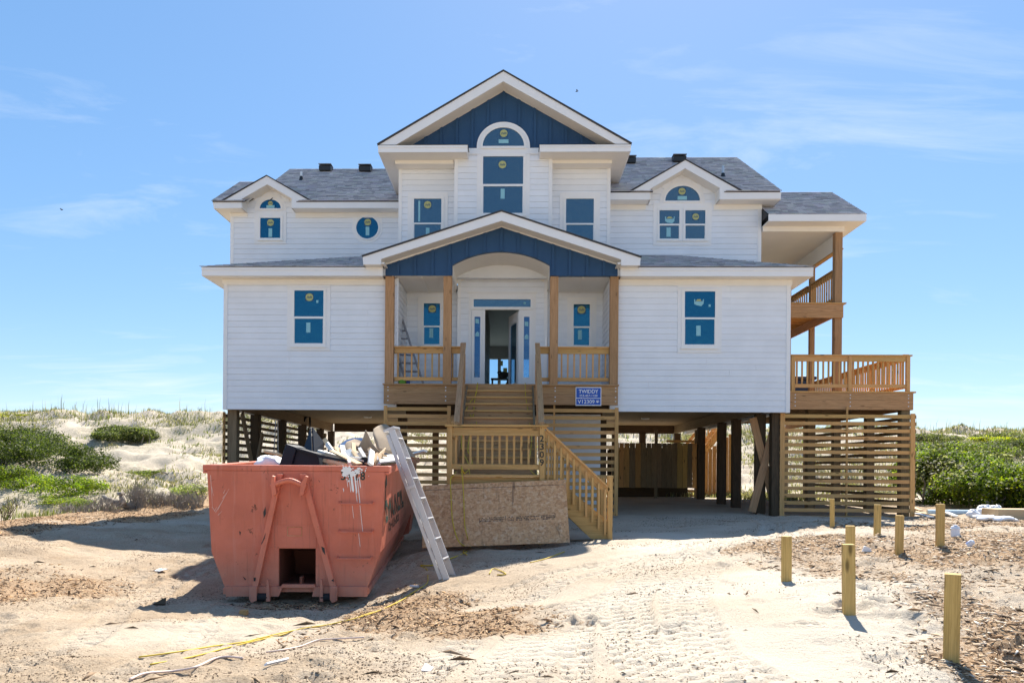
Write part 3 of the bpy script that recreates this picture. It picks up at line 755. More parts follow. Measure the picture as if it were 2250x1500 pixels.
# soffits, friezes and fascias of the lower eaves
def fascia_poly(px, Y, th=.03, mt='trim', name='fascia'):
    return MB().prism(xz(px, Y), Y, Y + th).build(name, M[mt], H)
FZ0, FZ1 = 6.005, 6.215
PXL, PXR = at(800, 590, 19.6).x - .0, at(1404, 590, 19.6).x
for x0, x1 in ((-7.81, -3.285), (2.565, 7.24)):
    MB().box(x0, x1, 19.6, 19.63, FZ0, FZ1 - .075).build('fascia', M['trim'], H)
    MB().box(x0 - .0, x1, 19.585, 19.63, FZ1 - .074, FZ1).build('fascia', M['trim'], H)
    MB().box(x0 + .03, x1 - .03, 19.631, 20.15, FZ0 + .004, FZ0 + .03).build('soffit', M['soffit'], H)
for x0, x1 in ((-7.81, -7.395), (6.835, 7.24)):
    MB().box(x0 + .031, x1, 20.151, 31.6, FZ0 + .005, FZ0 + .03).build('soffit', M['soffit'], H)
    xx = x0 if x0 < 0 else x1 - .03
    MB().box(xx, xx + .03, 19.632, 31.6, FZ0, FZ1).build('fascia', M['trim'], H)
MB().box(XL0 - .03, XL1, 19.955, 19.999, 5.865, 6.008).build('frieze_board', M['soffit'], H)
MB().box(XR0, XR1 + .03, 19.955, 19.999, 5.865, 6.008).build('frieze_board', M['soffit'], H)

# shingled roofs: a solid body and courses of separate tabs on the slopes that face the camera
SH = 2.0 * np.array([(.205, .205, .22), (.185, .185, .20), (.23, .225, .235), (.205, .195, .22), (.21, .22, .213), (.155, .155, .165), (.25, .245, .25)])
def shingles(parent, eL, eR, rR, rL, expo=.135, skip=None):
    eL, eR, rR, rL = map(Vector, (eL, eR, rR, rL))
    n = (eR - eL).cross(rL - eL).normalized(); up = ((rL - eL) - (eR - eL) * ((rL - eL).dot(eR - eL) / (eR - eL).length_squared)).length
    rows = max(1, int(up / expo)); V, Fq, C = [], [], []
    for k in range(rows):
        t0, t1 = k / rows, min(1, (k + 1.15) / rows)
        a0, a1 = eL.lerp(rL, t0), eR.lerp(rR, t0); b0, b1 = eL.lerp(rL, t1), eR.lerp(rR, t1)
        W = (a1 - a0).length; 
        if W < .05: continue
        x = -random.uniform(0, .2)
        while x < W:
            w = random.choice((.10, .15, .2, .25, .33)); u0, u1 = max(0, x) / W, min(W, x + w) / W; x += w
            if u1 <= u0: continue
            if skip:
                pm = a0.lerp(a1, (u0 + u1) / 2)
                if skip[0] < pm.x < skip[1] and pm.y < skip[2]: continue
            h = random.choice((.012, .014, .020)); i = len(V)
            p = [a0.lerp(a1, u0) + n * .002, a0.lerp(a1, u1) + n * .002, a0.lerp(a1, u0) + n * (h + .004), a0.lerp(a1, u1) + n * (h + .004), b0.lerp(b1, u0) + n * .005, b0.lerp(b1, u1) + n * .005]
            V += [tuple(q) for q in p]; Fq += [(i, i + 1, i + 3, i + 2), (i + 2, i + 3, i + 5, i + 4)]
            c = SH[random.randrange(7)] * random.uniform(.85, 1.15); C += [c] * 6
    o = np_mesh('shingle', V, Fq, M['shingle'], np.array(C), parent, kind='stuff')
    return o
def roof_body(vs, fs, name='roof'):
    mb = MB(); mb.add(vs, fs); return mb.build(name, M['shingle_plain'], H)
# lower wings
zt = 7.33
R = roof_body([(-7.83, 19.57, 6.217), (-3.27, 19.57, 6.217), (-3.27, 22.75, zt), (-4.29, 22.75, zt), (-7.83, 22.75, 6.217), (-3.27, 22.75, 6.217)], [(0, 1, 2, 3), (0, 3, 4), (0, 4, 5, 1), (1, 5, 2), (3, 2, 5, 4)])
shingles(R, (-7.85, 19.555, 6.222), (-3.27, 19.555, 6.222), (-3.27, 22.74, zt + .003), (-4.29, 22.74, zt + .003))
MB().box(-7.81, -7.395, 22.75, 31.6, 6.217, 6.30).build('roof', M['shingle_plain'], H)
zt = 7.07
R = roof_body([(2.56, 19.57, 6.217), (7.26, 19.57, 6.217), (7.26, 21.7, 6.217), (4.31, 21.7, zt), (2.56, 21.7, zt), (2.56, 21.7, 6.217)], [(0, 1, 3, 4), (1, 2, 3), (0, 5, 2, 1), (0, 4, 5), (5, 4, 3, 2)])
shingles(R, (2.56, 19.555, 6.222), (7.28, 19.555, 6.222), (4.31, 21.69, zt + .003), (2.56, 21.69, zt + .003))
shingles(R, (7.265, 19.58, 6.222), (7.265, 21.7, 6.222), (4.33, 21.7, zt), (4.31, 21.69, zt))

# ---- upper storey
# left wing
YL = 22.75
ULX0, ULX1 = -8.23, -3.09
zso = at(760, 457, 22.3).z
gx, gz0 = at(587, 405, 22.3).x, at(587, 405, 22.3).z
gl, gr = at(531, 437, 22.3), at(641, 436, 22.3)
pol = [(ULX0, 6.2), (ULX1, 6.2), (ULX1, zso), (gr.x, zso), (gr.x, gr.z), (gx, gz0), (gl.x, gl.z), (gl.x, zso), (ULX0, zso)]
siding_wall(TX(ULX0, YL), ULX1 - ULX0, 7.1 - ROW * 6, gz0, clip=[(a - ULX0, b) for a, b in pol], corners=(0, 0), split={7: .55, 8: .72})
MB().box(ULX0, ULX0 + .1, YL - .026, YL - .001, 6.2, zso).build('corner_board', M['trim'], H)
MB().box(ULX0, ULX1, YL + .151, 30.2, 6.32, zso).build('wall', M['siding'], H)
fascia_poly([(467, 443), (490, 442), (586, 387), (683, 443), (877, 443), (877, 457), (641, 457), (641, 436), (587, 405), (531, 437), (531, 457), (470, 458)], 22.3)
def gable_roof_over(px, Yf, Yb, thick_px, name='roof'):
    # thin roof skin over a small gable, from its rake back into the main roof
    P = xz(px, Yf); up = [(x, z + .028) for x, z in P]; up[0] = (up[0][0] - .02, up[0][1]); up[-1] = (up[-1][0] + .02, up[-1][1])
    return MB().prism(up + [(x, z + .004) for x, z in P][::-1], Yf - .025, Yb).build(name, M['shingle_plain'], H)
gable_roof_over([(489, 442), (586, 387), (684, 443)], 22.3, 24.2, 0)
def gable_soffit(px, Yf, Yb, th=.03):
    P = xz(px, Yf)
    return MB().prism(P + [(x, z + th) for x, z in P][::-1], Yf + .031, Yb).build('soffit', M['soffit'], H)
gable_soffit([(531, 437), (587, 405), (641, 436)], 22.3, YL + .1)
sx0, sx1 = at(470, 458, 22.3).x, at(531, 457, 22.3).x
MB().box(sx0, sx1, 22.331, YL + .1, zso, zso + .02).build('soffit', M['soffit'], H)
MB().box(sx0, ULX0 - .001, YL + .1, 30.6, zso, zso + .02).build('soffit', M['soffit'], H)
MB().box(sx0 - .02, sx0 + .01, 22.332, 30.6, zso, 8.755).build('fascia', M['trim'], H)
MB().box(at(641, 450, 22.3).x, ULX1, 22.331, YL + .1, zso, zso + .02).build('soffit', M['soffit'], H)
for a, b in ((531, 437), (641, 437)):
    q = at(a, b, 22.3); MB().box(q.x - .015, q.x + .015, 22.331, YL, zso, q.z).build('soffit', M['soffit'], H)
MB().box(at(650, 465, YL).x, ULX1, YL - .035, YL - .001, zso - .14, zso - .001).build('frieze_board', M['soffit'], H)
MB().box(ULX0 - .01, at(545, 465, YL).x, YL - .035, YL - .001, zso - .10, zso - .001).build('frieze_board', M['soffit'], H)
# main roofs: prisms with the ridge along X
def main_roof(x0, x1, ye, ze, d, pitch, tabs=None, gap=None):
    r = ye + d; zr = ze + pitch * d
    yb = ye
    if gap:
        yb = gap[2]; zb_ = ze + pitch * (yb - ye)
        for a, b in ((x0, gap[0]), (gap[1], x1)):
            roof_body([(a, ye, ze), (b, ye, ze), (b, yb, zb_), (a, yb, zb_), (a, ye, ze - .02), (b, ye, ze - .02), (b, yb, zb_ - .05), (a, yb, zb_ - .05)], [(0, 1, 2, 3), (7, 6, 5, 4), (0, 4, 5, 1), (1, 5, 6, 2), (3, 7, 4, 0)], 'roof_edge')
    vs = [(x0, yb, ze + pitch * (yb - ye)), (x1, yb, ze + pitch * (yb - ye)), (x1, r, zr), (x0, r, zr), (x0, r + d, ze), (x1, r + d, ze)]
    R = roof_body(vs, [(0, 1, 2, 3), (3, 2, 5, 4), (0, 4, 5, 1), (0, 3, 4), (1, 5, 2)])
    a, b = tabs or (x0, x1)
    shingles(R, (a, ye - .03, ze + .0), (b, ye - .03, ze), (b, r, zr + .002), (a, r, zr + .002), skip=(gap[0], gap[1], gap[2] + .02) if gap else None)
    return R
main_roof(-8.59, -7.0, 22.28, 8.76, 2.32, .6, tabs=(-8.61, -7.2), gap=(-7.66, -7.0, 22.91))
RL = main_roof(-7.54, -.6, 22.29, 8.762, 4.12, .6, tabs=(-7.56, -2.2), gap=(-7.54, -6.2, 22.92))
# right wing
YR = 21.7
URX0, URX1 = 2.449, 6.614
zsr = at(1385, 438.5, 21.25).z
gp, ga, gb = at(1505.5, 370, 21.25), at(1429, 414.8, 21.25), at(1581.5, 413, 21.25)
pol = [(URX0, 6.2), (URX1, 6.2), (URX1, zsr), (gb.x, zsr), (gb.x, gb.z), (gp.x, gp.z), (ga.x, ga.z), (ga.x, zsr), (URX0, zsr)]
siding_wall(TX(URX0, YR), URX1 - URX0, 6.95 - ROW * 5, gp.z, clip=[(a - URX0, b) for a, b in pol], corners=(0, 0))
MB().box(URX1 - .1, URX1, YR - .026, YR - .001, 6.3, zsr).build('corner_board', M['trim'], H)
MB().box(URX0, URX1, YR + .151, 29.6, 6.32, zsr).build('wall', M['siding'], H)
fascia_poly([(1338, 423.5), (1383, 423.3), (1506, 351.9), (1631, 422), (1716.7, 422.5), (1715, 436.7), (1582, 438), (1581.5, 413), (1505.5, 370), (1429, 414.8), (1427, 438.8), (1338, 438.5)], 21.25)
gable_roof_over([(1382, 423.3), (1506, 351.9), (1632, 422)], 21.25, 23.8, 0)
gable_soffit([(1429, 414.8), (1505.5, 370), (1581.5, 413)], 21.25, YR + .1)
sr0, sr1 = gb.x, at(1715, 437, 21.25).x
MB().box(sr0, sr1, 21.281, YR + .1, zsr, zsr + .02).build('soffit', M['soffit'], H)
MB().box(URX1 + .001, sr1, YR + .1, 29.8, zsr, zsr + .02).build('soffit', M['soffit'], H)
MB().box(sr1 - .01, sr1 + .02, 21.282, 29.8, zsr, 8.64).build('fascia', M['trim'], H)
MB().box(URX0, ga.x, 21.281, YR + .1, zsr, zsr + .02).build('soffit', M['soffit'], H)
for q in (ga, gb): MB().box(q.x - .015, q.x + .015, 21.281, YR, zsr, q.z).build('soffit', M['soffit'], H)
MB().box(URX0, ga.x - .05, YR - .035, YR - .001, zsr - .13, zsr - .001).build('frieze_board', M['soffit'], H)
MB().box(gb.x - .05, URX1 + .01, YR - .035, YR - .001, zsr - .13, zsr - .001).build('frieze_board', M['soffit'], H)
RR = main_roof(.6, 6.97, 21.24, 8.645, 4.35, .6, tabs=(2.0, 7.0), gap=(3.62, 5.5, 21.86))
# balcony roof at the right
zbr = 8.0
RB = main_roof(6.625, 9.15, 21.15, zbr, 2.35, .6, tabs=(6.625, 9.18))
MB().box(6.63, 9.17, 21.12, 21.15, zbr - .175, zbr).build('fascia', M['trim'], H)
MB().box(9.14, 9.17, 21.151, 30, zbr - .175, zbr).build('fascia', M['trim'], H)
MB().box(6.63, 9.139, 21.151, 30, zbr - .172, zbr - .15).build('soffit', M['soffit'], H)
MB().box(6.63, 8.80, 21.6, 21.64, zbr - .30, zbr - .173).build('frieze_board', M['soffit'], H)
MB().box(6.63, 8.66, 21.66, 30, zbr - .30, zbr - .27).build('porch_ceiling', M['soffit'], H)
for k in range(3):
    MB().box(8.66, 8.70, 21.66, 30, zbr - .73 + k * .145, zbr - .73 + k * .145 + .143).build('beam_board', M['soffit'], H)
MB().box(8.66, 8.80, 21.66, 30, zbr - .765, zbr - .732).build('beam', M['wood'], H)

# centre: projecting bay, recessed sides, big gable
YC, YS_ = 20.4, 20.85
BX0, BX1 = at(998, 450, YC).x, at(1213, 450, YC).x
zbt = at(1106, 334, YC).z
siding_wall(TX(BX0, YC), BX1 - BX0, 6.9 - ROW, zbt - .0, depth=.6, corners=(1, 1), cw=.095)
zcs = at(930, 372, YS_).z
siding_wall(TX(-3.09, YS_), BX0 + 3.09, 6.3, zcs + .25, corners=(1, 0), cw=.09)
siding_wall(TX(BX1, YS_), 2.449 - BX1, 6.3, zcs + .25, corners=(0, 1), cw=.09)
for x0, x1 in ((-3.09, -2.95), (2.309, 2.449)): MB().box(x0, x1, YS_ + .151, 27, 6.32, 9.3).build('wall', M['siding'], H)
MB().box(-2.94, 2.30, 21.1, 21.25, 6.32, 9.3).build('wall', M['siding'], H)
# blue board-and-batten gable
bl = xz([(905, 319), (1106.5, 195), (1312, 317), (1312, 327), (905, 327)], YC)
GB = MB().prism(bl, YC + .001, YC + .2).build('gable_panel', M['blue'], H)
ap = at(1106.5, 197, YC); lo = at(905, 320, YC); hi = at(1312, 318, YC)
def rake_z(x): return ap.z - (ap.z - lo.z) * abs(x - ap.x) / (ap.x - lo.x)
acx, acz = at(1106, 322.7, YC).x, at(1106, 322.7, YC).z
for zx in (430, 560, 690, 818, 945, 1075, 1203, 1333, 1460, 1590, 1718):
    x = at(820 + zx * .26667, 280, YC).x; z1 = rake_z(x); z0 = at(1106, 326, YC).z; ro_ = 59 * YC / 1750
    if abs(x - acx) < ro_ + .02: z0 = max(z0, acz + math.sqrt(max(0, ro_ ** 2 - (max(0, abs(x - acx) - .03)) ** 2)) * .93)
    MB().prism([(x - .031, z0), (x + .031, z0), (x + .031, rake_z(x + .031)), (x, z1), (x - .031, rake_z(x - .031))], YC - .032, YC).build('batten', M['blue'], GB)
fascia_poly([(831, 319.5), (1106, 157), (1386, 317.5), (1353, 317), (1106, 179), (869, 319)], 19.9, .035)
rl_ = xz([(831, 319.5), (1106, 157), (1386, 317.5)], 19.9)
MB().prism([(x + (-.03, 0, .03)[i], z + .035) for i, (x, z) in enumerate(rl_)] + [(x, z + .004) for x, z in rl_][::-1], 19.87, 28).build('roof', M['shingle_plain'], H)
sf = xz([(869, 319), (1106, 179), (1353, 317)], 19.9)
MB().prism(sf + [(x, z + .03) for x, z in sf][::-1], 19.936, 20.6).build('soffit', M['soffit'], H)
fr = xz([(896, 315), (1106.5, 189), (1322, 313), (1312, 313), (1106.5, 201), (915, 313)], YC)
MB().prism(fr, YC - .05, YC - .001).build('frieze_board', M['soffit'], H)
MB().add([(-3.4, 20.61, 9.3), (2.76, 20.61, 9.3), (-.32, 20.61, 11.1), (-3.4, 27.9, 9.3), (2.76, 27.9, 9.3), (-.32, 27.9, 11.1)], [(0, 1, 2), (3, 5, 4), (0, 2, 5, 3), (1, 4, 5, 2), (0, 3, 4, 1)]).build('gable_wall', M['siding'], H)
zg1 = 9.345; zg0 = zg1 - .17
for a, b, xb in ((831, 1027, 0), (1186, 1386, 1)):
    x0, x1 = at(a, 327, 19.9).x, at(b, 327, 19.9).x
    MB().box(x0, x1, 19.9, 19.93, zg0, zg1 - .06).build('fascia', M['trim'], H)
    MB().box(x0 - .005, x1 + .005, 19.885, 19.93, zg1 - .059, zg1).build('fascia', M['trim'], H)
    xe = x1 if xb == 0 else x0
    MB().box(min(xe - .03, xe), max(xe - .03, xe) , 19.931, YC - .027, zg0, zg1).build('fascia', M['trim'], H) if xb == 0 else MB().box(xe, xe + .03, 19.931, YC - .027, zg0, zg1).build('fascia', M['trim'], H)
    MB().box(x0 + .03, x1 - .031, 19.931, YC - .027, zg0 + .004, zg0 + .03).build('soffit', M['soffit'], H)
    r0, r1 = (x0 + .03, x1) if xb == 0 else (x0, x1 - .03)
    rr = roof_body([(x0 - .02, 19.87, zg1 + .004), (x1 + .02, 19.87, zg1 + .004), (r1 - (.25 if xb == 0 else 0), YC - .001, zg1 + .15), (r0 + (.25 if xb else 0), YC - .001, zg1 + .15), (x0 - .02, YC - .001, zg1 + .004), (x1 + .02, YC - .001, zg1 + .004)], [(0, 1, 2, 3), (0, 4, 5, 1), (0, 3, 4), (1, 5, 2), (3, 2, 5, 4)])
    # flat boxed eave behind, running back along the side
    s0, s1 = (x0 + .031, BX0 - .001) if xb == 0 else (BX1 + .001, x1 - .031)
    MB().box(s0, s1, YC - .026, YS_ + .1, zg0 + .005, zg0 + .03).build('soffit', M['soffit'], H)
    e0, e1 = (x0, -3.091) if xb == 0 else (2.45, x1)
    MB().box(e0 + .03 * (xb == 0), e1 - .03 * (xb == 1), YS_ + .101, 25, zg0 + .005, zg0 + .03).build('soffit', M['soffit'], H)
    ef = e0 if xb == 0 else e1 - .03
    MB().box(ef, ef + .03, 19.932, 25, zg0, zg1 + .02).build('fascia', M['trim'], H)
    f0, f1 = at(868 if xb == 0 else 1213, 353, 20.45).x, at(997 if xb == 0 else 1345, 353, 20.45).x
    z1_, z0_ = at(930, 346.5, 20.45).z, at(930, 360, 20.45).z
    MB().box(f0, f1 - .002, 20.45, YS_ - .03, z0_, z1_).build('frieze_box', M['soffit'], H)
    MB().box(f0 + .04, f1 - .004, 20.62, YS_ - .03, z1_ + .001, zg0 + .002).build('frieze_box', M['soffit'], H)
MB().box(BX0 + .02, BX1 - .02, YC - .045, YC - .022, at(1106, 340, YC).z, at(1106, 327, YC).z).build('gable_band', M['trim'], H)

# ---- windows
def sticker_mesh():
    s = .20; mb = MB()
    mb.box(-s / 2, s / 2, -.002, 0, -s / 2, s / 2, 0)
    mb.prism([(-s * .46, -s * .46), (s * .46, -s * .46), (s * .46, s * .46), (-s * .46, s * .46)], -.004, -.0021, 1)
    mb.prism(arc(0, 0, s * .42, s * .42, 0, 360, 24)[:-1], -.006, -.0041, 2)
    put_text(mb, 'Pella', (0, 0, 0), s * .26, s * .62, mi=1, bold=.012, shear=.35, T=Matrix.Translation((0, -.0062, 0)) @ Matrix.Rotation(rad(-8), 4, 'Y'))
    return mb
_st = None
def sticker(x, y, z, parent, s=1.0):
    global _st
    if _st is None:
        _st = sticker_mesh().build('sticker', [M['stickedge'], M['sticknavy'], M['stickyellow']], None); o = _st
    else: o = _st.copy(); COL.objects.link(o)
    put(o, (x, y, z - .10 * s), parent); o.scale = (s, s, s)
    return o
def tagl(x, y, z, w, h, parent): return MB().box(x - w / 2, x + w / 2, y - .002, y, z - h / 2, z + h / 2).build('paper_tag', M['tag'], parent)
def ring(mb, a, b, y0, y1):
    (x0, x1, z0, z1), (X0, X1, Z0, Z1) = a, b           # inner, outer
    mb.box(X0, X1, y0, y1, z1, Z1); mb.box(X0, X1, y0, y1, Z0, z0)
    mb.box(X0, x0, y0, y1, z0, z1); mb.box(x1, X1, y0, y1, z0, z1)
def window(Y, glass, frame, trim, rails, stick=(), tags=(), torn=(), gm='glass', split=None):
    g = rect(*glass, Y); f = rect(*frame, Y); t = rect(*trim, Y)
    mb = MB(); ring(mb, f, t, Y - .036, Y)
    W = mb.build('window', M['trim'], H)
    fb = MB(); ring(fb, g, f, Y - .055, Y - .0)
    fb.box(f[0] - .02, f[1] + .02, Y - .07, Y - .0555, f[2] - .012, f[2] + .02)
    Fr = fb.build('frame', M['vinyl'], W)
    zr = None
    if rails:
        r1, r0 = at((glass[0] + glass[2]) / 2, rails[0], Y).z, at((glass[0] + glass[2]) / 2, rails[1], Y).z; zr = (r0, r1)
        MB().box(g[0], g[1], Y - .05, Y - .012, r0, r1).build('meeting_rail', M['vinyl'], W)
        MB().box(g[0], g[1], Y - .034, Y - .026, r1, g[3]).build('pane', M[gm], W)
        MB().box(g[0] + .012, g[1] - .012, Y - .030, Y - .022, g[2] + .018, r0).build('pane', M[gm], W)
        sb = MB(); sb.box(g[0], g[0] + .012, Y - .042, Y - .021, g[2], r0); sb.box(g[1] - .012, g[1], Y - .042, Y - .021, g[2], r0); sb.box(g[0] + .012, g[1] - .012, Y - .042, Y - .021, g[2], g[2] + .018)
        sb.build('sash', M['vinyl'], W)
    else:
        MB().box(g[0], g[1], Y - .034, Y - .026, g[2], g[3]).build('pane', M[gm], W)
    deco(W, Y, stick, tags, torn)
    return W
def deco(W, Y, stick=(), tags=(), torn=()):
    for s in stick:
        q = at(s[0], s[1], Y); sticker(q.x, Y - .0345, q.z, W, s[2] * Y / 350)
    for a, b, w, h in tags:
        q = at(a, b, Y); k = Y / 1750; tagl(q.x, Y - .0345, q.z, w * k, h * k, W)
    for a, b in torn:
        q = at(a, b, Y); k = Y / 1750
        mb = MB(); P = lambda pts: [(q.x + x * k, q.z - z * k) for x, z in pts]
        mb.prism(P([(-10, 4), (-10, -6), (-8, -6), (-8, -1), (8, -1), (9, -6), (11, -6), (10, 4), (5, 9), (-5, 7)]), Y - .037, Y - .0345, 0)
        mb.prism(P([(-7, -2), (6, -2), (3, -6), (-3, -6)]), Y - .0385, Y - .0371, 1)
        mb.build('torn_sticker', [M['tag'], M['stickyellow']], W)
window(20, (647.5, 639, 711.5, 756), (641, 633, 717, 762.5), (632, 632, 726, 770), (696, 700.6), [(680.6, 653.5, 20)], [(678.3, 720, 9.3, 22), (698, 663, 4.6, 6)])
window(20, (1503.6, 641, 1570, 758.7), (1497, 635.6, 1576, 766), (1488.5, 634, 1585, 775), (698, 702), (), [(1534, 727, 9.6, 22.4), (1558.5, 672, 4.6, 5)], [(1534.8, 664)])
for a, b in ((631.5, 726), (1489, 1585.5)):
    x0, x1 = at(a, 625, 20).x, at(b, 625, 20).x; MB().box(x0, x1, 19.972, 19.999, at((a + b) / 2, 631.5, 20).z, 5.864).build('window_header', M['trim'], H)
window(YS_, (909.9, 438, 969.9, 546), (904.8, 432.8, 975.5, 552), (896, 424, 984, 558), (490.7, 494), [(940, 451, 19)], [(940, 509, 8, 15), (921.5, 465, 4, 46)], gm='glass_up')
window(YS_, (1243.2, 438, 1304, 546), (1237.9, 432.8, 1310, 552), (1229.4, 424, 1318, 558), (491.5, 495), gm='glass_up')
window(YC, (1061.3, 345.3, 1149.3, 470.7), (1056.8, 339.5, 1155.5, 476), (1048, 340.1, 1164, 484), (406, 410.7), [(1104, 363, 20)], [(1104.5, 427, 9, 22)], gm='glass_up')
window(21.7, (931.3, 667, 967, 758), (927, 662.7, 971, 764), (918, 653, 980, 772), (716, 719.5), [(950, 679, 19)], [(948, 732, 8.5, 21)])
window(21.7, (1259.8, 669, 1295.4, 760), (1255, 664, 1301, 766), (1246, 654, 1310, 774), (717.3, 721), [(1277.5, 681, 20)], [(1274, 736, 8.5, 21)])
# paired window, upper right
Wd = window(YR, (1448, 463.3, 1491.9, 526.8), (1444, 458, 1496, 530), (1434.8, 446.5, 1500, 539.3), (493, 496.5), (), [(1468.5, 511, 9, 20)], [(1471, 483)], gm='glass_up')
window(YR, (1504.7, 463.3, 1548.7, 526.8), (1500.5, 458, 1555, 530), (1500.2, 446.5, 1562.8, 539.3), (493, 496.5), [(1528, 477, 17)], (), gm='glass_up')
# square one, upper left
window(YL, (573, 480, 617, 524), (568.5, 475, 622, 529), (560, 466, 629.6, 536.4), None, [(595, 490, 17.5)], [(594.8, 512, 8, 19)])
def arch_window(Y, cx, zb, rx, rz, fr, tr, stick, tags, gm='glass'):
    c = at(cx, zb, Y); k = Y / 1750; rx *= k; rz *= k; fr *= k; tr *= k
    inn = arc(c.x, c.z, rx, rz, 0, 180, 24); fo = arc(c.x, c.z, rx + fr, rz + fr, 0, 180, 24); to = arc(c.x, c.z, rx + fr + tr, rz + fr + tr, 0, 180, 24)
    dz = fr
    mb = MB(); mb.prism([(to[0][0], c.z - dz)] + to + [(to[-1][0], c.z - dz), (fo[-1][0], c.z - dz)] + fo[::-1] + [(fo[0][0], c.z - dz)], Y - .03, Y - .0)
    W = mb.build('window', M['trim'], H)
    mb = MB(); mb.prism(fo + inn[::-1], Y - .055, Y); mb.box(fo[-1][0], fo[0][0], Y - .055, Y, c.z - dz, c.z - .001)
    mb.build('frame', M['vinyl'], W)
    MB().prism(inn, Y - .034, Y - .026).build('pane', M[gm], W)
    deco(W, Y, stick, tags)
arch_window(YL, 595, 459, 23.4, 19.4, 4, 7.5, [(595, 448, 12)], [(595, 455, 18, 6)])
arch_window(YR, 1499, 442.5, 37.6, 32.5, 4, 7.5, [(1498, 421.5, 18)], [(1498.5, 436, 20, 8)], 'glass_up')
arch_window(YC - .02, 1106, 322.7, 45.4, 40.7, 5, 8, [(1107, 294.5, 19.5)], [(1106.5, 312, 21.5, 8)], 'glass_up')
c = at(807.6, 501, YL); k = YL / 1750
mb = MB(); R1, R2, R3 = 24.4 * k, 27.8 * k, 34 * k
o_ = arc(c.x, c.z, R3, R3, -180, 0, 24); i_ = arc(c.x, c.z, R2, R2, 180, -180, 40)[:-1]
ot = arc(c.x, c.z, R3, R3, 0, 180, 24)
n = 40; A = arc(c.x, c.z, R3, R3, 0, 360, n)[:-1]; B = arc(c.x, c.z, R2, R2, 0, 360, n)[:-1]; Cc = arc(c.x, c.z, R1, R1, 0, 360, n)[:-1]
def annulus(mb, A, B, y0, y1):
    n = len(A); vs = [(x, y, z) for y in (y0, y1) for P in (A, B) for x, z in P]; fs = []
    for i in range(n):
        j = (i + 1) % n
        fs += [(i, j, n + j, n + i), (i, 2 * n + i, 2 * n + j, j), (n + i, n + j, 3 * n + j, 3 * n + i)]
    mb.add(vs, fs)
annulus(mb, A, B, YL - .03, YL)
for s in (-1, 1): mb.prism([(c.x + s * R3 * .94, c.z + .1), (c.x + s * R3 * .94, zso - .141), (c.x + s * .0, zso - .141), (c.x, c.z + R3 * .9), (c.x + s * R3 * .7, c.z + R3 * .62)], YL - .028, YL - .002)
W = mb.build('window', M['trim'], H)
mb = MB(); annulus(mb, B, Cc, YL - .055, YL); mb.build('frame', M['vinyl'], W)
MB().prism(Cc, YL - .034, YL - .026).build('pane', M['glass'], W)
deco(W, YL, [(808.5, 489, 17.5)], [(808, 508.5, 8, 19)])

# ---- door unit
YD = 21.4
def R_(a, b, c, d): return rect(a, b, c, d, YD)
zf = 3.37
D = MB()
tz0, tz1 = R_(1036, 653, 1170, 681)[2:]
for a, b in ((1036.3, 1059.8), (1146, 1169.5)):           # sidelight panels with an opening for the glass
    x0, x1, z0, z1 = R_(a, 683, b, 843); ga, gb = (1042.3, 1055) if a < 1100 else (1150.7, 1163)
    g0, g1, h0, h1 = R_(ga, 696, gb, 829)
    ring(D, (g0, g1, h0, h1), (x0, x1, zf, tz0), YD - .02, YD + .03)
j = R_(1059.8, 683, 1065.4, 843); D.box(j[0] + .001, j[1], YD - .035, YD + .12, zf, tz0)
j = R_(1140, 683, 1146, 843); D.box(j[0], j[1] - .001, YD - .035, YD + .12, zf, tz0)
t = R_(1040.8, 658, 1165.8, 674.7); T_ = R_(1036, 653, 1170, 683)
ring(D, t, (T_[0], T_[1], tz0 + .001, T_[3]), YD - .04, YD + .03)
D.box(T_[0] - .02, T_[1] + .02, YD - .06, YD - .041, tz0 + .01, tz0 + .05)
DO = D.build('door_frame', M['trim'], H)
MB().box(t[0], t[1], YD - .01, YD, t[2], t[3]).build('transom_pane', M['glass_up'], DO)
for ga, gb in ((1042.3, 1055), (1150.7, 1163)):
    g0, g1, h0, h1 = R_(ga, 696, gb, 829)
    MB().box(g0, g1, YD - .005, YD + .005, h0, h1).build('sidelight_pane', M['glass_see'], DO)
    for za, zc, pts in ((705, 3.5, [(-4, 5), (4, 6), (4, -4), (-4, -5)]), (734, 3.5, [(-4, 5), (4, 5), (4, -3), (0, -6), (-4, -1)])):
        q = at((ga + gb) / 2, za + (6 if ga > 1100 else 0), YD); kk = YD / 1750
        MB().prism([(q.x + x * kk, q.z - y * kk) for x, y in pts], YD - .009, YD - .0055).build('torn_label', M['tag'], DO)
cs = MB(); o0 = R_(1029.5, 645, 1177, 843); ring(cs, (T_[0] - .001, T_[1] + .001, zf, T_[3] + .001), (o0[0], o0[1], zf - .02, o0[3]), YD - .03, YD)
cs.box(o0[0] - .03, o0[1] + .03, YD - .05, YD, o0[3] + .001, o0[3] + .04); cs.build('door_casing', M['trim'], H)
q = at(1153, 666, YD); MB().prism(arc(q.x, q.z, .035, .03, 0, 360, 10)[:-1], YD - .02, YD - .0101).build('torn_sticker', M['tag'], DO)
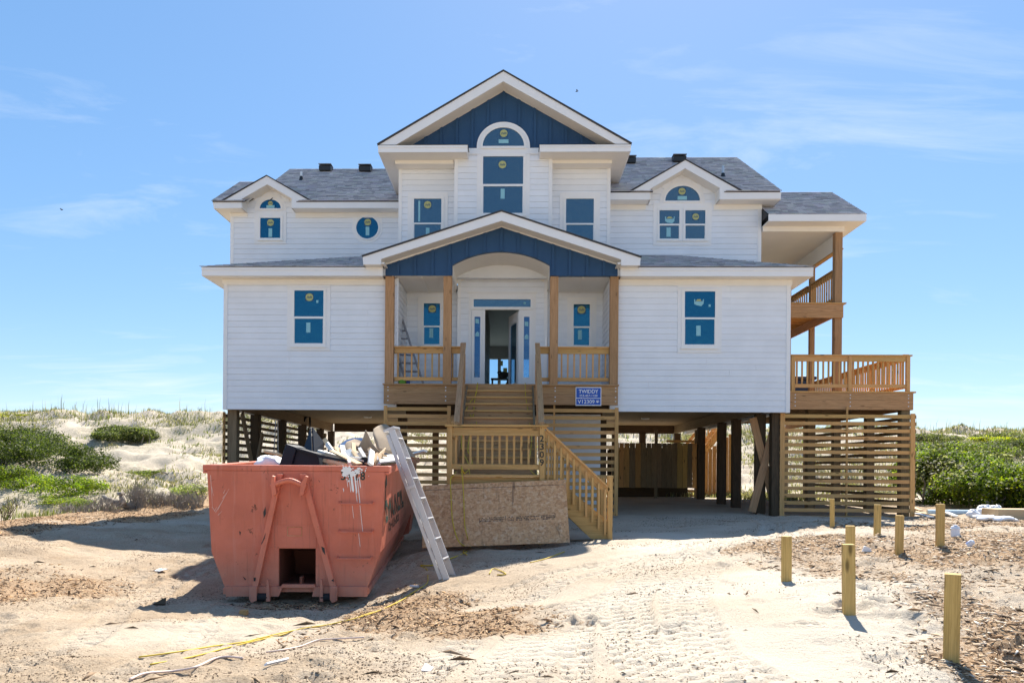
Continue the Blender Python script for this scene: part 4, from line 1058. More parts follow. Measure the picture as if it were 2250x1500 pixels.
# open door leaf, swung inwards on the right jamb
hx, hy = R_(1140, 683, 1141, 843)[0] - .01, YD + .10
ang = math.atan2(.87, -.26)
Xd = Matrix.Translation((hx, hy, 0)) @ Matrix.Rotation(ang, 4, 'Z')
lf = MB(Xd); ring(lf, (.14, .76, zf + .25, zf + 1.88), (0, .9, zf + .01, tz0 - .01), -.022, .022)
ring(lf, (.155, .745, zf + .265, zf + 1.865), (.12, .78, zf + .23, zf + 1.90), -.03, -.0221)
LF = lf.build('door_leaf', M['trim'], H)
MB(Xd).box(.155, .745, -.006, .006, zf + .265, zf + 1.865).build('pane', M['glass_see'], LF)
hd = MB(Xd); hd.tube([(.84, -.06, zf + .98), (.74, -.06, zf + .98)], .011); hd.tube([(.84, -.06, zf + .98), (.84, -.02, zf + .98)], .014); hd.build('handle', M['galv'], LF)
for z in (.25, 1.05, 1.8): MB(Xd).box(-.012, .02, -.03, -.0225, zf + z - .05, zf + z + .05).build('hinge', M['galv'], LF)

# ---- porch gable, vault and ceilings
fascia_poly([(797, 564.5), (1102, 465), (1408, 566.5), (1406, 583), (1365, 583), (1365, 570), (1102, 485), (837, 569), (837, 581), (798, 581)], 19.3, .035)
rl_ = xz([(797, 564.5), (1102, 465), (1408, 566.5)], 19.3)
MB().prism([(x + (-.03, 0, .03)[i], z + .035) for i, (x, z) in enumerate(rl_)] + [(x, z + .004) for x, z in rl_][::-1], 19.27, 22.6).build('roof', M['shingle_plain'], H)
sf = xz([(837, 569), (1102, 485), (1365, 570)], 19.3)
MB().prism(sf + [(x, z + .03) for x, z in sf][::-1], 19.336, 19.9).build('soffit', M['soffit'], H)
fx0, fx1 = rl_[0][0], rl_[2][0]; px0, px1 = at(837, 582, 19.3).x, at(1365, 582, 19.3).x; zp = at(817, 581.5, 19.3).z
MB().box(fx0 + .01, px0, 19.336, 20.2, zp, zp + .02).build('soffit', M['soffit'], H); MB().box(px1, fx1 - .01, 19.336, 20.2, zp, zp + .02).build('soffit', M['soffit'], H)
MB().box(px0 - .02, px0, 19.336, 19.79, zp + .021, at(837, 569, 19.3).z).build('soffit', M['soffit'], H); MB().box(px1, px1 + .02, 19.336, 19.79, zp + .021, at(1365, 570, 19.3).z).build('soffit', M['soffit'], H)
for x0, x1 in ((fx0 + .0, px0 + .1), (px1 - .1, fx1)): MB().box(x0 + .02, x1 - .02, 19.337, 20.9, zp + .03, zp + .07).build('roof_deck', M['soffit'], H)
MB().box(fx0 + .005, fx0 + .03, 19.336, 20.4, zp, rl_[0][1]).build('fascia', M['trim'], H); MB().box(fx1 - .03, fx1 - .005, 19.336, 20.4, zp, rl_[2][1]).build('fascia', M['trim'], H)
YB = 19.8
aL, aR, aT = at(994, 582, YB), at(1208, 582, YB), at(1101, 552.5, YB)
half = (aR.x - aL.x) / 2; cxv = (aL.x + aR.x) / 2; sag = aT.z - aL.z; rr_ = (half ** 2 + sag ** 2) / (2 * sag); th = math.degrees(math.asin(half / rr_))
vault = arc(cxv, aT.z - rr_, rr_, rr_, 90 + th, 90 - th, 22)
zb = at(1102, 606, YB).z
face = [(at(847, 606, YB).x, zb), (at(847, 583, YB).x, at(847, 583, YB).z), (at(1102, 498, YB).x, at(1102, 498, YB).z), (at(1357, 583, YB).x, at(1357, 583, YB).z), (at(1357, 606, YB).x, zb), (aR.x, zb)] + vault[::-1] + [(aL.x, zb)]
PG = MB().prism(face, YB, YB + .12).build('gable_panel', M['blue'], H)
ra, rp, rb = (face[1], face[2], face[3])
def rz2(x): 
    return rp[1] - (rp[1] - ra[1]) * (rp[0] - x) / (rp[0] - ra[0]) if x < rp[0] else rp[1] - (rp[1] - rb[1]) * (x - rp[0]) / (rb[0] - rp[0])
for zx in (335, 467, 600, 730, 865, 1000, 1130, 1262, 1395, 1530, 1660, 1795, 1925):
    x = at(780 + zx * .2844, 570, YB).x; z0 = zb
    if aL.x < x + .04 and x - .04 < aR.x:
        z0 = aT.z - rr_ + math.sqrt(max(0, rr_ ** 2 - (abs(x - cxv) + .0) ** 2)) + .012
        if z0 < aL.z - .01: continue
    MB().prism([(x - .033, z0), (x + .033, z0), (x + .033, rz2(x + .033) - .004), (x, rz2(x) - .004), (x - .033, rz2(x - .033) - .004)], YB - .032, YB - .001).build('batten', M['blue'], PG)
for a, b in ((839, 846.8), (1357.2, 1365)): MB().box(at(a, 595, YB).x, at(b, 595, YB).x, YB - .03, YB + .1, zb, at(a, 581, YB).z).build('corner_board', M['trim'], H)
fr = xz([(837, 575), (1102, 489), (1365, 576), (1357, 583), (1102, 500), (847, 583)], YB)
MB().prism(fr, YB - .05, YB - .001).build('frieze_board', M['soffit'], H)
vo_ = [(x, z) for x, z in vault]; vo2 = [(cxv + (x - cxv) * 1.01, z + .03) for x, z in vault]
VA = MB().prism(vo_ + vo2[::-1], YB + .121, YD + .01).build('vault_ceiling', M['soffit'], H, smooth=False)
MB().prism([(cxv - .03, aT.z - .012), (cxv + .03, aT.z - .012), (cxv + .03, aT.z - .001), (cxv - .03, aT.z - .001)], YB + .13, YD - .03).build('ceiling_strip', M['soffit'], VA)
for x in (aL.x - .03, aR.x): MB().box(x, x + .03, YB + .121, YD + .01, zb + .02, aL.z + .02).build('vault_side', M['soffit'], H)
MB().prism([(x, z - .001) for x, z in arc(cxv, aT.z - rr_, rr_, rr_, 90 + th, 90 - th, 22)] + [(x, z - .10) for x, z in arc(cxv, aT.z - rr_, rr_, rr_, 90 + th, 90 - th, 22)][::-1], YD - .03, YD - .001).build('arch_trim', M['soffit'], H)
for x0, x1 in ((-3.1, aL.x - .031), (aR.x + .031, 2.5)):
    C_ = MB().box(x0, x1, YB + .121, 21.75, zb + .001, zb + .03).build('porch_ceiling', M['soffit'], H)
    xm = (x0 + x1) / 2; MB().box(xm - .025, xm + .025, YB + .14, 21.66, zb - .012, zb).build('ceiling_strip', M['soffit'], C_)
MB().box(-3.1, aL.x - .0, YB + .02, YB + .119, zb - .002, zb + .03).build('beam_cover', M['soffit'], H)

# ---- roof vents and pipes
def on_roof(px, py, ye, ze): 
    Y = ye
    for _ in range(60):
        q = at(px, py, Y); zr = ze + .6 * (Y - ye); Y += (q.z - zr) / 1.2 * .5 if True else 0
    return at(px, py, Y)
for px, py, ye, ze in ((716, 377, 22.29, 8.762), (803, 378, 22.29, 8.762), (1382, 360, 21.24, 8.645), (1492, 357, 21.24, 8.645)):
    q = on_roof(px, py, ye, ze); x, y, z = q
    v = MB(); v.add([(x - .19, y - .16, z - .02), (x + .19, y - .16, z - .02), (x + .19, y + .25, z + .05), (x - .19, y + .25, z + .05), (x - .2, y - .17, z + .13), (x + .2, y - .17, z + .13), (x + .19, y + .22, z + .2), (x - .19, y + .22, z + .2)], [tuple(reversed(f)) if False else f for f in BOX_F])
    V_ = v.build('roof_vent', M['dark'], H, bevel=.01)
    MB().box(x - .21, x + .21, y - .18, y + .2, z + .19, z + .205).build('vent_cap', M['galv'], V_)
for px, py, ye, ze, h, mt in ((662, 396, 22.29, 8.762, .26, 'vinyl'), (1588.5, 390, 21.24, 8.645, .33, 'galv')):
    x, y, z = on_roof(px, py, ye, ze)
    P_ = MB().tube([(x, y, z - .05), (x, y, z + h)], .035, 10).build('vent_pipe', M[mt], H)
    MB().lathe([(.10, z - .05), (.06, z + .05), (.045, z + .12)], (x, y, 0), 12).build('pipe_boot', M['dark'], P_)

# ---- beneath the house: ceiling boards, beams, pilings, braces
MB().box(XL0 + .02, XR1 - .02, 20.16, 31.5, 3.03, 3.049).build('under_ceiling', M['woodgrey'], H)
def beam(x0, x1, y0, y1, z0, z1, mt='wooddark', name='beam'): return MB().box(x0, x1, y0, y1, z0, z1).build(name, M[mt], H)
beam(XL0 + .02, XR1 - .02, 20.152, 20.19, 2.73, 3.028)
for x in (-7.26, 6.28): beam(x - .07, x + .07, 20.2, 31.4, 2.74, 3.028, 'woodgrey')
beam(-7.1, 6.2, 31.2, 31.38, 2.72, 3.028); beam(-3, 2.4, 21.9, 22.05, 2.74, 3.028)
for x, ys in ((-7.24, (20.33, 22.1, 24.6, 27.0, 29.5, 31.3)), (6.35, (20.8, 23.0, 24.6, 27.3, 31.3)), (-3.1, (22.0, 31.3)), (2.4, (22.0, 27, 31.3)), (5.0, (31.3,)), (-5, (31.3,)), (-.6, (31.3, 27)), (6.62, (20.42,))):
    for y in ys:
        if x == -.6 and y == 27: continue
        z0 = gz(x, y) - .4
        m_ = 'woodgrey' if (x == -7.24 and y < 21) else 'wooddark'
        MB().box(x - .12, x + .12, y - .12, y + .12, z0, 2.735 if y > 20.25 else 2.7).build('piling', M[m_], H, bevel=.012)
def brace(p, q, mt='woodgrey'): MB().beam(p, q, .045, .19, side=(1, 0, 0) if abs(p[0] - q[0]) < .3 else (0, 1, 0)).build('cross_brace', M[mt], H)
brace((-7.06, 20.45, 2.65), (-7.06, 22.05, .05)); brace((-7.02, 22.0, 2.2), (-7.02, 20.95, .1)); brace((-7.06, 27.1, 2.6), (-7.06, 29.4, .2)); brace((-7.02, 29.4, 2.5), (-7.02, 27.3, .2))
a, b = at(1654, 918, 20.62), at(1706, 1128, 20.62); brace(a, b, 'woodpost')
a, b = at(1708, 912, 20.56), at(1652, 1124, 20.56); brace(a, b, 'woodpost')
# storage room wall behind the right-hand screen
sx0_, sx1_ = .75, 2.28
MB().box(sx0_, sx1_, 21.2, 21.9, gz(1.5, 21) - .1, 2.73).build('storage_wall', M['siding'], H)
for px, py, Y in ((808, 921, 27), (1418, 925, 27)):
    q = at(px, py, Y); MB().lathe([(.0, 2.99), (.13, 2.995), (.15, 3.028)], (q.x, Y, 0), 14).build('ceiling_light', M['vinyl'], H)


# ------------------------------------------------------------------ front porch
YF = 19.75                                            # front face of the porch
ZP = 3.365
Pq = empty('front_porch', (-.36, 20.4, ZP), 'pine front porch with four square posts and low baluster rails under the arched blue gable', 'porch')
xp0, xp1 = -3.27, 2.55
for k in range(12):
    y0 = YF - .02 + k * .142; MB().box(XL1 - .28 if k == 0 else XL1 + .002, XR0 + .18 if k == 0 else XR0 - .002, y0, y0 + .138, ZP - .038, ZP).build('deck_board', M['woodpost'], Pq)
for z0, z1 in ((3.125, 3.325), (2.86, 3.122)): MB().box(xp0, xp1, YF + .03, YF + .07, z0, z1).build('rim_board', M['woodpost'], Pq)
MB().box(xp0 - .02, xp1 + .02, YF - .03, YF + .029, ZP - .037, ZP - .001).build('edge_board', M['woodpost'], Pq)
bo = MB()
for px in (852, 979, 1220, 1353):
    for z in (2.95, 3.05, 3.2, 3.28): bo.lathe([(0, 0), (.014, 0)], (0, 0, 0), 6) if False else bo.box(at(px, 860, YF).x - .014, at(px, 860, YF).x + .014, YF + .018, YF + .0299, z - .014, z + .014)
bo.build('bolt', M['galv'], Pq)['kind'] = 'stuff'
POSTX = []
for a, b in ((845.5, 864.5), (973.5, 991.5), (1208.5, 1226.5), (1340.5, 1359)):
    x0, x1 = at(a, 720, YF + .06).x, at(b, 720, YF + .06).x; POSTX.append((x0, x1))
    MB().box(x0, x1, YF + .075, YF + .075 + (x1 - x0), ZP, zb - .003).build('post', M['woodpost'], Pq, bevel=.006)
def railing(P0, P1, z0, parent, hgt=.92, n=9, mt='wood', bal=.038, cap=True, skip=(), top=True):
    """A straight level rail between two plan points, standing on z0."""
    P0, P1 = Vector((P0[0], P0[1], 0)), Vector((P1[0], P1[1], 0)); a = (P1 - P0).normalized(); nrm = Vector((a.y, -a.x, 0)); L = (P1 - P0).length
    z = Vector((0, 0, 1))
    R_0 = MB().frame(P0 + z * (z0 + hgt - .14) - nrm * .02, a, nrm, z, L, .04, .138).build('top_rail', M[mt], parent)
    if cap: MB().frame(P0 + z * (z0 + hgt - .001) - nrm * .065, a, nrm, z, L, .13, .034).build('rail_cap', M[mt], parent)
    MB().frame(P0 + z * (z0 + .095) - nrm * .02, a, nrm, z, L, .04, .09).build('bottom_rail', M[mt], parent)
    pr = None
    for i in range(n):
        if i in skip: continue
        q = P0 + a * (L * (i + .5) / n)
        if pr is None:
            pr = MB().frame(q + z * (z0 + .10) - nrm * (.02 + bal) - a * (bal / 2), z, a, nrm, hgt - .115, bal, bal * .98).build('baluster', M[mt], parent); q0 = q
        else: copy_to(pr, q - q0)
yr = YF + .20
railing((POSTX[0][1] + .01, yr), (at(1017, 800, yr).x, yr), ZP, Pq, n=10, skip=(9,))
railing((at(1186, 800, yr).x, yr), (POSTX[3][0] - .01, yr), ZP, Pq, n=11, skip=(0,))
# newels at the head of the stairs
for a, b in ((1010, 1024.5), (1177, 1185.5)):
    MB().box(at(a, 800, YF).x, at(a, 800, YF).x + .095, YF + .16, YF + .255, 2.9, 4.40 if a < 1100 else 4.38).build('newel_post', M['woodpost'], Pq)

# ------------------------------------------------------------------ entry staircase with a landing and a turned lower flight
YLd, ZLd = 14.1, 1.14                                 # front of landing, its floor
S = empty('entry_staircase', (-.3, 16, 0), 'pine entry stairs with railed landing and short flight turning right to the sand', 'staircase')
YBs = 16.35; nst = 12; xs0, xs1 = -1.16, .42
rise = (ZP - ZLd) / nst; run = (YF - .05 - YBs) / (nst - 1)
for k in range(nst):
    y = YBs + k * run; z = ZLd + k * rise
    if k < nst: MB().box(xs0, xs1, y, y + .03, z, z + rise - .04).build('riser', M['woodpost'], S)
    if k < nst - 1: MB().box(xs0, xs1, y - .03, y + run - .0, z + rise - .0395, z + rise).build('tread', M['wood'], S)
for x in (xs0 - .045, xs1 + .003):
    MB().prism([(0, 0), (1, 0), (1, 1)], 0, 1) if False else None
    vs = [(x, YBs - .05, ZLd + .001), (x, YBs - .05, ZLd + .3), (x, YF - .02, ZP - .04), (x, YF - .02, ZP - .45), (x, YBs + .35, ZLd + .001)]
    n_ = len(vs); V2 = vs + [(q[0] + .042, q[1], q[2]) for q in vs]
    MB().add(V2, [tuple(range(n_)), tuple(range(2 * n_ - 1, n_ - 1, -1))] + [(i, i + n_, (i + 1) % n_ + n_, (i + 1) % n_) for i in range(n_)], [[(V2[j][1], V2[j][2]) for j in f] for f in [tuple(range(n_)), tuple(range(2 * n_ - 1, n_ - 1, -1))] + [(i, i + n_, (i + 1) % n_ + n_, (i + 1) % n_) for i in range(n_)]]).build('stringer', M['woodgrey'], S)
# sloping side rails of the upper flight
for px0, px1, pb in ((1018, 1003, 940), (1181, 1190, 940)):
    top = at(px0, 762, YF - .0); bot = at(px1, pb, YBs + .1)
    top = Vector((at(px0, 762, YF).x, YF + .1, 4.30)); bot = Vector((at(px1, pb, YBs).x, YBs, 2.08))
    d_ = (bot - top); 
    MB().beam(top, bot, .04, .135, side=(1, 0, 0)).build('handrail', M['woodpost'], S)
    MB().beam(top + Vector((0, 0, .087)), bot + Vector((0, 0, .087)), .12, .034, side=(1, 0, 0)).build('rail_cap', M['woodpost'], S)
    lowT, lowB = top - Vector((0, 0, .75)), bot - Vector((0, 0, .75))
    MB().beam(lowT, lowB, .04, .09, side=(1, 0, 0)).build('bottom_rail', M['woodpost'], S)
    MB().box(bot.x - .045, bot.x + .045, bot.y - .10, bot.y - .01, ZLd, bot.z + .13).build('newel_post', M['woodpost'], S)
    for i in range(1, 14):
        q = top.lerp(bot, i / 14); MB().box(q.x + (.021 if q.x < 0 else -.059), q.x + (.059 if q.x < 0 else -.021), q.y - .019, q.y + .019, q.z - .76, q.z - .06).build('baluster', M['woodpost'], S)
# landing
xl0, xl1 = -1.19, .535
for k in range(16):
    y0 = YLd + .03 + k * .1405
    if y0 > YBs - .1: break
    MB().box(xl0, xl1, y0, y0 + .137, ZLd - .038, ZLd).build('deck_board', M['wood'], S)
MB().box(xl0 - .03, xl1 + .0, YLd - .03, YLd + .028, ZLd - .036, ZLd + .001).build('edge_board', M['woodgold'], S)
for x0, x1, y0, y1 in ((xl0, xl1, YLd + .03, YLd + .07), (xl0, xl0 + .04, YLd + .071, YBs), (xl1 - .04, xl1, YLd + .071, YBs)): MB().box(x0, x1, y0, y1, ZLd - .24, ZLd - .0395).build('rim_board', M['woodgold'], S)
for x in (xl0 - .0, xl1 - .09):
    for y in (YLd, YBs - .2):
        front = y == YLd
        MB().box(x, x + .09, y - .05 if front else y, y + .04 - .012 if front else y + .09, gz(x, y) - .3 if not front else ZLd - .24, (2.03 if x > 0 else 1.985) if front else ZLd - .04).build('landing_post', M['woodgold'], S, bevel=.004)
        if front: MB().box(x, x + .09, y + .071, y + .16, gz(x, y) - .3, ZLd - .2395).build('landing_post', M['wood'], S)
railing((xl0 + .09, YLd), (xl1 - .09, YLd), ZLd + .0, S, hgt=.83, n=12, mt='woodgold', cap=False)
MB().box(xl0 - .04, xl1 + .06, YLd - .085, YLd + .07, 1.9855, 2.02).build('rail_cap', M['woodgold'], S)
railing((xl0 + .03, YLd + .06), (xl0 + .03, YBs - .05), ZLd, S, hgt=.83, n=13, mt='wood', cap=False)
# house number, black numerals down the landing post
nm = S
for i, ch in enumerate('2309'):
    q = at(1190.5, 963 + i * 17.5, YLd - .05); mb = MB(); put_text(mb, ch, (q.x, q.y - .001, q.z), .118, .074, bold=.015, depth=.006); mb.build('house_number', M['ink'], S)
# lower flight, running to the right
ns2 = 6; xr = xl1; xe = 1.62; r2 = ZLd / ns2; t2 = (xe - xr) / (ns2 - 1)
for k in range(1, ns2):
    x = xr + (k - 1) * t2; z = ZLd - k * r2
    MB().box(x, x + t2 + .02, YLd + .06, YLd + 1.16, z - .038, z).build('tread', M['wood'], S)
    MB().box(x - .0, x + .025, YLd + .06, YLd + 1.16, z + .001, z + r2 - .039).build('riser', M['woodgrey'], S)
for y in (YLd + .012, YLd + 1.165):
    MB().prism([(xr, ZLd - .0), (xr + .12, ZLd), (xe + .1, .30), (xe + .1, .02), (xe - .25, .02), (xr, ZLd - .32)], y, y + .042).build('stringer', M['woodgold'], S)
    t_, b_ = Vector((xr + .0, y + .0, 1.90)), Vector((xe + .03, y, .86))
    if y > 15: t_.z, b_.z = 1.92, .9
    MB().beam(t_, b_, .04, .12, side=(0, 1, 0)).build('handrail', M['woodgold'], S)
    MB().beam(t_ + Vector((0, 0, .082)), b_ + Vector((0, 0, .082)), .12, .03, side=(0, 1, 0)).build('rail_cap', M['woodgold'], S)
    ze = 1.135 if y < 15 else 1.1
    MB().box(xe + .03, xe + .12, y - .02, y + .07, gz(xe, y) - .3, ze).build('newel_post', M['woodgold'], S, bevel=.004)
    nb_ = 10
    for i in range(nb_):
        q = t_.lerp(b_, (i + .6) / nb_); MB().box(q.x - .019, q.x + .019, y - .059 if y < 15 else y + .05, y - .021 if y < 15 else y + .088, q.z - .80, q.z - .0).build('baluster', M['woodgold'], S)

# ------------------------------------------------------------------ slatted screens
def slat_screen(name, P0, P1, zt, nsl, label, pitch=.182, ups=(0, 1), mid=(), mt='wood', upz=.0, uw=.115, gb=0.0):
    P0, P1 = Vector((P0[0], P0[1], 0)), Vector((P1[0], P1[1], 0)); a = (P1 - P0).normalized(); n = Vector((a.y, -a.x, 0)); L = (P1 - P0).length; z = Vector((0, 0, 1))
    T = empty(name, P0.lerp(P1, .5) + z * (zt - nsl * pitch), label, 'slat screen', 'horizontal slat screens round the pilings')
    for i in range(nsl):
        zc = zt - i * pitch
        MB().frame(P0 + z * (zc - .089 + random.uniform(-.004, .004)), a, n, z, L, .019, .089).build('slat', M[mt], T)
    for u in ups: MB().frame(P0 + a * (u * L - (uw if u else 0)) + n * .0195 + z * (zt - (nsl - 1) * pitch - .10), z, a, n, (nsl - 1) * pitch + .13 + upz, uw, .022).build('edge_board', M[mt], T)
    for u in mid: MB().frame(P0 + a * (u * L) - n * .045 + z * (zt - (nsl - 1) * pitch - .09), z, a, n, (nsl - 1) * pitch + .28, .045, .044).build('upright', M[mt], T)
    return T
slat_screen('slat_screen', (at(1713, 1000, 20.3).x, 20.3), (at(2009, 1000, 20.3).x, 20.3), 2.70, 15, 'wide slat screen below the right hand deck, with bright pine slats in sun', mid=(.495,))
zsl = at(914, 894, 19.85).z
slat_screen('slat_screen', (at(843, 1000, 19.85).x, 19.85), (at(990, 1000, 19.85).x, 19.85), zsl, 15, 'slat screen under the porch left of the stairs, half hidden by the dumpster', ups=(0, 1), uw=.09)
slat_screen('slat_screen', (at(1186, 1000, 19.85).x, 19.85), (at(1358, 1000, 19.85).x, 19.85), zsl - .02, 15, 'slat screen under the porch right of the stairs, in front of a white wall', ups=(1,), mid=(.17,), uw=.09)
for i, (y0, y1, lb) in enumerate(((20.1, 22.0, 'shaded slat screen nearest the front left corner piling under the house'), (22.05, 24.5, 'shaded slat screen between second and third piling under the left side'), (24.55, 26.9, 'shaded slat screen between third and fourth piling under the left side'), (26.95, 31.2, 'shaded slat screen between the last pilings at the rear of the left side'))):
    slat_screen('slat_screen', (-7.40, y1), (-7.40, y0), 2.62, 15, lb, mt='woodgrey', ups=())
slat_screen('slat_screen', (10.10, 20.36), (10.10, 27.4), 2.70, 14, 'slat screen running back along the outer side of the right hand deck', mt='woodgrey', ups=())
slat_screen('slat_screen', (7.0, 29.5), (5.6, 29.5), 2.4, 13, 'small slat screen far back under the house beside the rear stairs', mt='wood', ups=())
MB().box(at(490.5, 960, 20.15).x, at(494, 960, 20.15).x, 20.1, 20.2, gz(-7.3, 20.1) - .2, 2.66).build('edge_board', M['wood'], H)

# ------------------------------------------------------------------ side deck at the right
Dk = empty('side_deck', (8.4, 23, 3.2), 'raised pine deck at right end of the house with baluster rail all round', 'deck')
YK, ZK = 20.4, 3.295
for k in range(16):
    y0 = YK - .02 + k * .142; MB().box(6.835, 10.12, y0, y0 + .138, ZK - .036, ZK).build('deck_board', M['wood'], Dk)
mb = MB()
mb.box(6.835, 10.12, YK - .02 + 16 * .142, 29.8, ZK - .04, ZK - .002); mb.build('deck_floor', M['wood'], Dk)
for z0, z1 in ((3.075, 3.257), (2.83, 3.072)):
    MB().box(6.835, 10.06, YK, YK + .04, z0, z1).build('rim_board', M['woodpost'], Dk)
    MB().box(10.02, 10.06, YK + .041, 29.8, z0, z1).build('rim_board', M['woodpost'], Dk)
for y in np.arange(21, 29.8, .6): MB().box(6.84, 10.015, y, y + .04, 3.02, 3.254).build('joist', M['woodgrey'], Dk)
bo = MB()
for px in (1747, 1868, 1996):
    for z in (2.92, 3.02, 3.12, 3.2): x = at(px, 880, YK).x; bo.box(x - .013, x + .013, YK - .012, YK - .0005, z - .013, z + .013)
bo.build('bolt', M['galv'], Dk)['kind'] = 'stuff'
rp = []
for a, b in ((1739, 1747), (1863.5, 1871.5), (1991.5, 2001)):
    x0 = at(a, 820, YK + .05).x; rp.append(x0); MB().box(x0, x0 + .09, YK + .03, YK + .12, ZK, 4.19).build('rail_post', M['wood'], Dk, bevel=.004)
railing((rp[0] + .09, YK + .075), (rp[1], YK + .075), ZK, Dk, hgt=.9, n=10, cap=False)
railing((rp[1] + .09, YK + .075), (rp[2], YK + .075), ZK, Dk, hgt=.9, n=11, cap=False)
MB().box(rp[0] - .05, rp[2] + .14, YK + .02, YK + .16, 4.192, 4.226).build('rail_cap', M['wood'], Dk)
railing((rp[2] + .045, YK + .16), (rp[2] + .045, 29.6), ZK, Dk, hgt=.93, n=62)
for y in (22.6, 24.9, 27.2, 29.5): MB().box(rp[2] + .07, rp[2] + .16, y, y + .09, ZK - .3, 4.19).build('rail_post', M['wood'], Dk)
for x, ys in ((9.93, (20.62, 22.6, 24.9, 27.3, 29.6)), (8.3, (22.6, 27.3))):
    for y in ys: MB().box(x - .11, x + .11, y - .11, y + .11, gz(x, y) - .4, 2.83 if x > 9 else 3.02).build('piling', M['woodgrey'], Dk, bevel=.01)
# ------------------------------------------------------------------ upper balcony
Bc = empty('upper_balcony', (7.8, 25, 5.4), 'upper side balcony on tall posts with side railing under the overhanging roof', 'balcony')
BY = 21.6
MB().box(6.835, 8.86, BY - .02, 30, 5.755, 5.79).build('deck_floor', M['wood'], Bc)
for z0, z1 in ((5.578, 5.753), (5.385, 5.575)): MB().box(6.835, 8.785, BY + .0, BY + .04, z0, z1).build('rim_board', M['woodpost'], Bc)
MB().box(8.50, 8.545, BY + .041, 30, 5.385, 5.62).build('side_beam', M['woodpost'], Bc)
MB().box(8.745, 8.785, BY + .041, 30, 5.5, 5.753).build('rim_board', M['woodpost'], Bc)
for y in np.arange(22.1, 30, .42): MB().box(6.84, 8.744, y, y + .04, 5.625, 5.754).build('joist', M['wood'], Bc)
for y in (BY + .05, 23.5, 25.5, 27.6, 29.7):
    first = y < 22
    x0, x1 = (8.58, 8.775) if first else (8.60, 8.74)
    MB().box(x0, x1, y, y + (.195 if first else .14), ZK + .001, 7.26 if first is False else 7.69).build('post', M['woodpost'], Bc, bevel=.006)
ys = [BY + .28, 23.48, 25.48, 27.58, 29.68]
for a, b in zip(ys, ys[1:]): railing((8.64, a + (.22 if a > 22 else 0)), (8.64, b), 5.79, Bc, hgt=.90, n=10, bal=.034)
q = at(1745, 655, 22.0); mb = MB()
for k in range(7): mb.beam((q.x - .1 + random.uniform(-.05, .1), 22 + random.uniform(0, .3), 5.81 + k * .014), (q.x + .12 + random.uniform(-.05, .1), 22.1 + random.uniform(0, .3), 5.83 + k * .03), .1, .012)
tag(mb.build('shingle_scraps', M['woodpost']), 'loose heap of brown offcuts left on the edge of the upper balcony', 'offcuts')
mb = MB()
for k in range(16):
    a = Vector((at(random.uniform(1880, 1945), 858, 21).x, random.uniform(20.8, 21.4), ZK + .015 + random.random() * .03)); mb.beam(a, a + Vector((random.uniform(-.2, .2), random.uniform(-.1, .1), .03)), .06, .012)
_ls = mb.build('lumber_scraps', M['scrap']); _ls['kind'] = 'stuff'; tag(_ls, 'flat heap of pale scraps lying on the right hand deck floor', 'offcuts')
HT = empty('hot_tub', (8.9, 26.3, ZK), 'square hot tub under a navy cover on the right hand deck', 'hot tub')
MB().box(8.05, 9.5, 25.5, 27.1, ZK, 4.17).build('cabinet', M['bluecover'], HT, bevel=.03)
MB().box(8.0, 9.55, 25.45, 27.15, 4.171, 4.29).build('cover', M['bluecover'], HT, bevel=.04)

# ------------------------------------------------------------------ back of the undercroft: plank shower stall, rear stairs
Sh = empty('shower_enclosure', (4.3, 28, .6), 'vertical plank shower enclosure in shade beneath the right side of house', 'enclosure')
x = at(1350, 1020, 28).x; x1 = at(1534, 1020, 28).x; zt_, zb_ = at(1440, 973, 28).z, at(1440, 1071, 28).z
while x < x1 - .05:
    w = random.choice((.17, .19, .2)); w = min(w, x1 - x); mt_ = random.choice(('woodgrey', 'wood', 'woodnew'))
    MB().box(x, x + w - .012, 28 - random.uniform(0, .012), 28.025, zb_ + random.uniform(-.01, .01), zt_).build('plank', M[mt_], Sh); x += w
for xx in (x1 - 3.0, x1 - 1.5, x1 - .1): MB().box(xx, xx + .1, 28.03, 28.13, gz(xx, 28) - .2, 2.7).build('post', M['woodgrey'], Sh)
for zz in (zb_ + .2, zt_ - .25): MB().box(x1 - 3.1, x1, 28.14, 28.18, zz, zz + .09).build('rail', M['woodgrey'], Sh)
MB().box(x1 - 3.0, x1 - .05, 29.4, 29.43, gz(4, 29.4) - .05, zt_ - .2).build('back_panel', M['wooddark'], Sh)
Rs = empty('rear_stairs', (6.2, 30, .4), 'sunlit rear staircase seen between dark pilings under the house', 'staircase')
for sx in (0, 1.15):
    p, q_ = Vector((6.35 + 0, 32.6 - sx * .9, .55)), Vector((8.2, 32.6 - sx * .9, 3.0))
    MB().beam(p, q_, .04, .26, side=(0, 1, 0)).build('stringer', M['wood'], Rs)
    MB().beam(p + Vector((0, 0, .95)), q_ + Vector((0, 0, .95)), .04, .12, side=(0, 1, 0)).build('handrail', M['wood'], Rs)
    for i in range(14):
        c = p.lerp(q_, (i + .5) / 14); MB().box(c.x - .02, c.x + .02, c.y - .06, c.y - .022, c.z, c.z + .95).build('baluster', M['wood'], Rs)
for i in range(9):
    c = Vector((6.35, 32.0, .6)).lerp(Vector((8.2, 32.0, 3.0)), (i + .5) / 9); MB().box(c.x - .13, c.x + .13, 31.6, 32.6, c.z, c.z + .04).build('tread', M['wood'], Rs)
p = at(1560, 1000, 30.2)
for i in range(7):
    xx = at(1548, 1000, 30.2).x + i * .15; MB().box(xx, xx + .14, 30.2, 30.22, gz(xx, 30.2) - .05, 2.0 + .11 * i).build('side_plank', M['wood'], Rs)

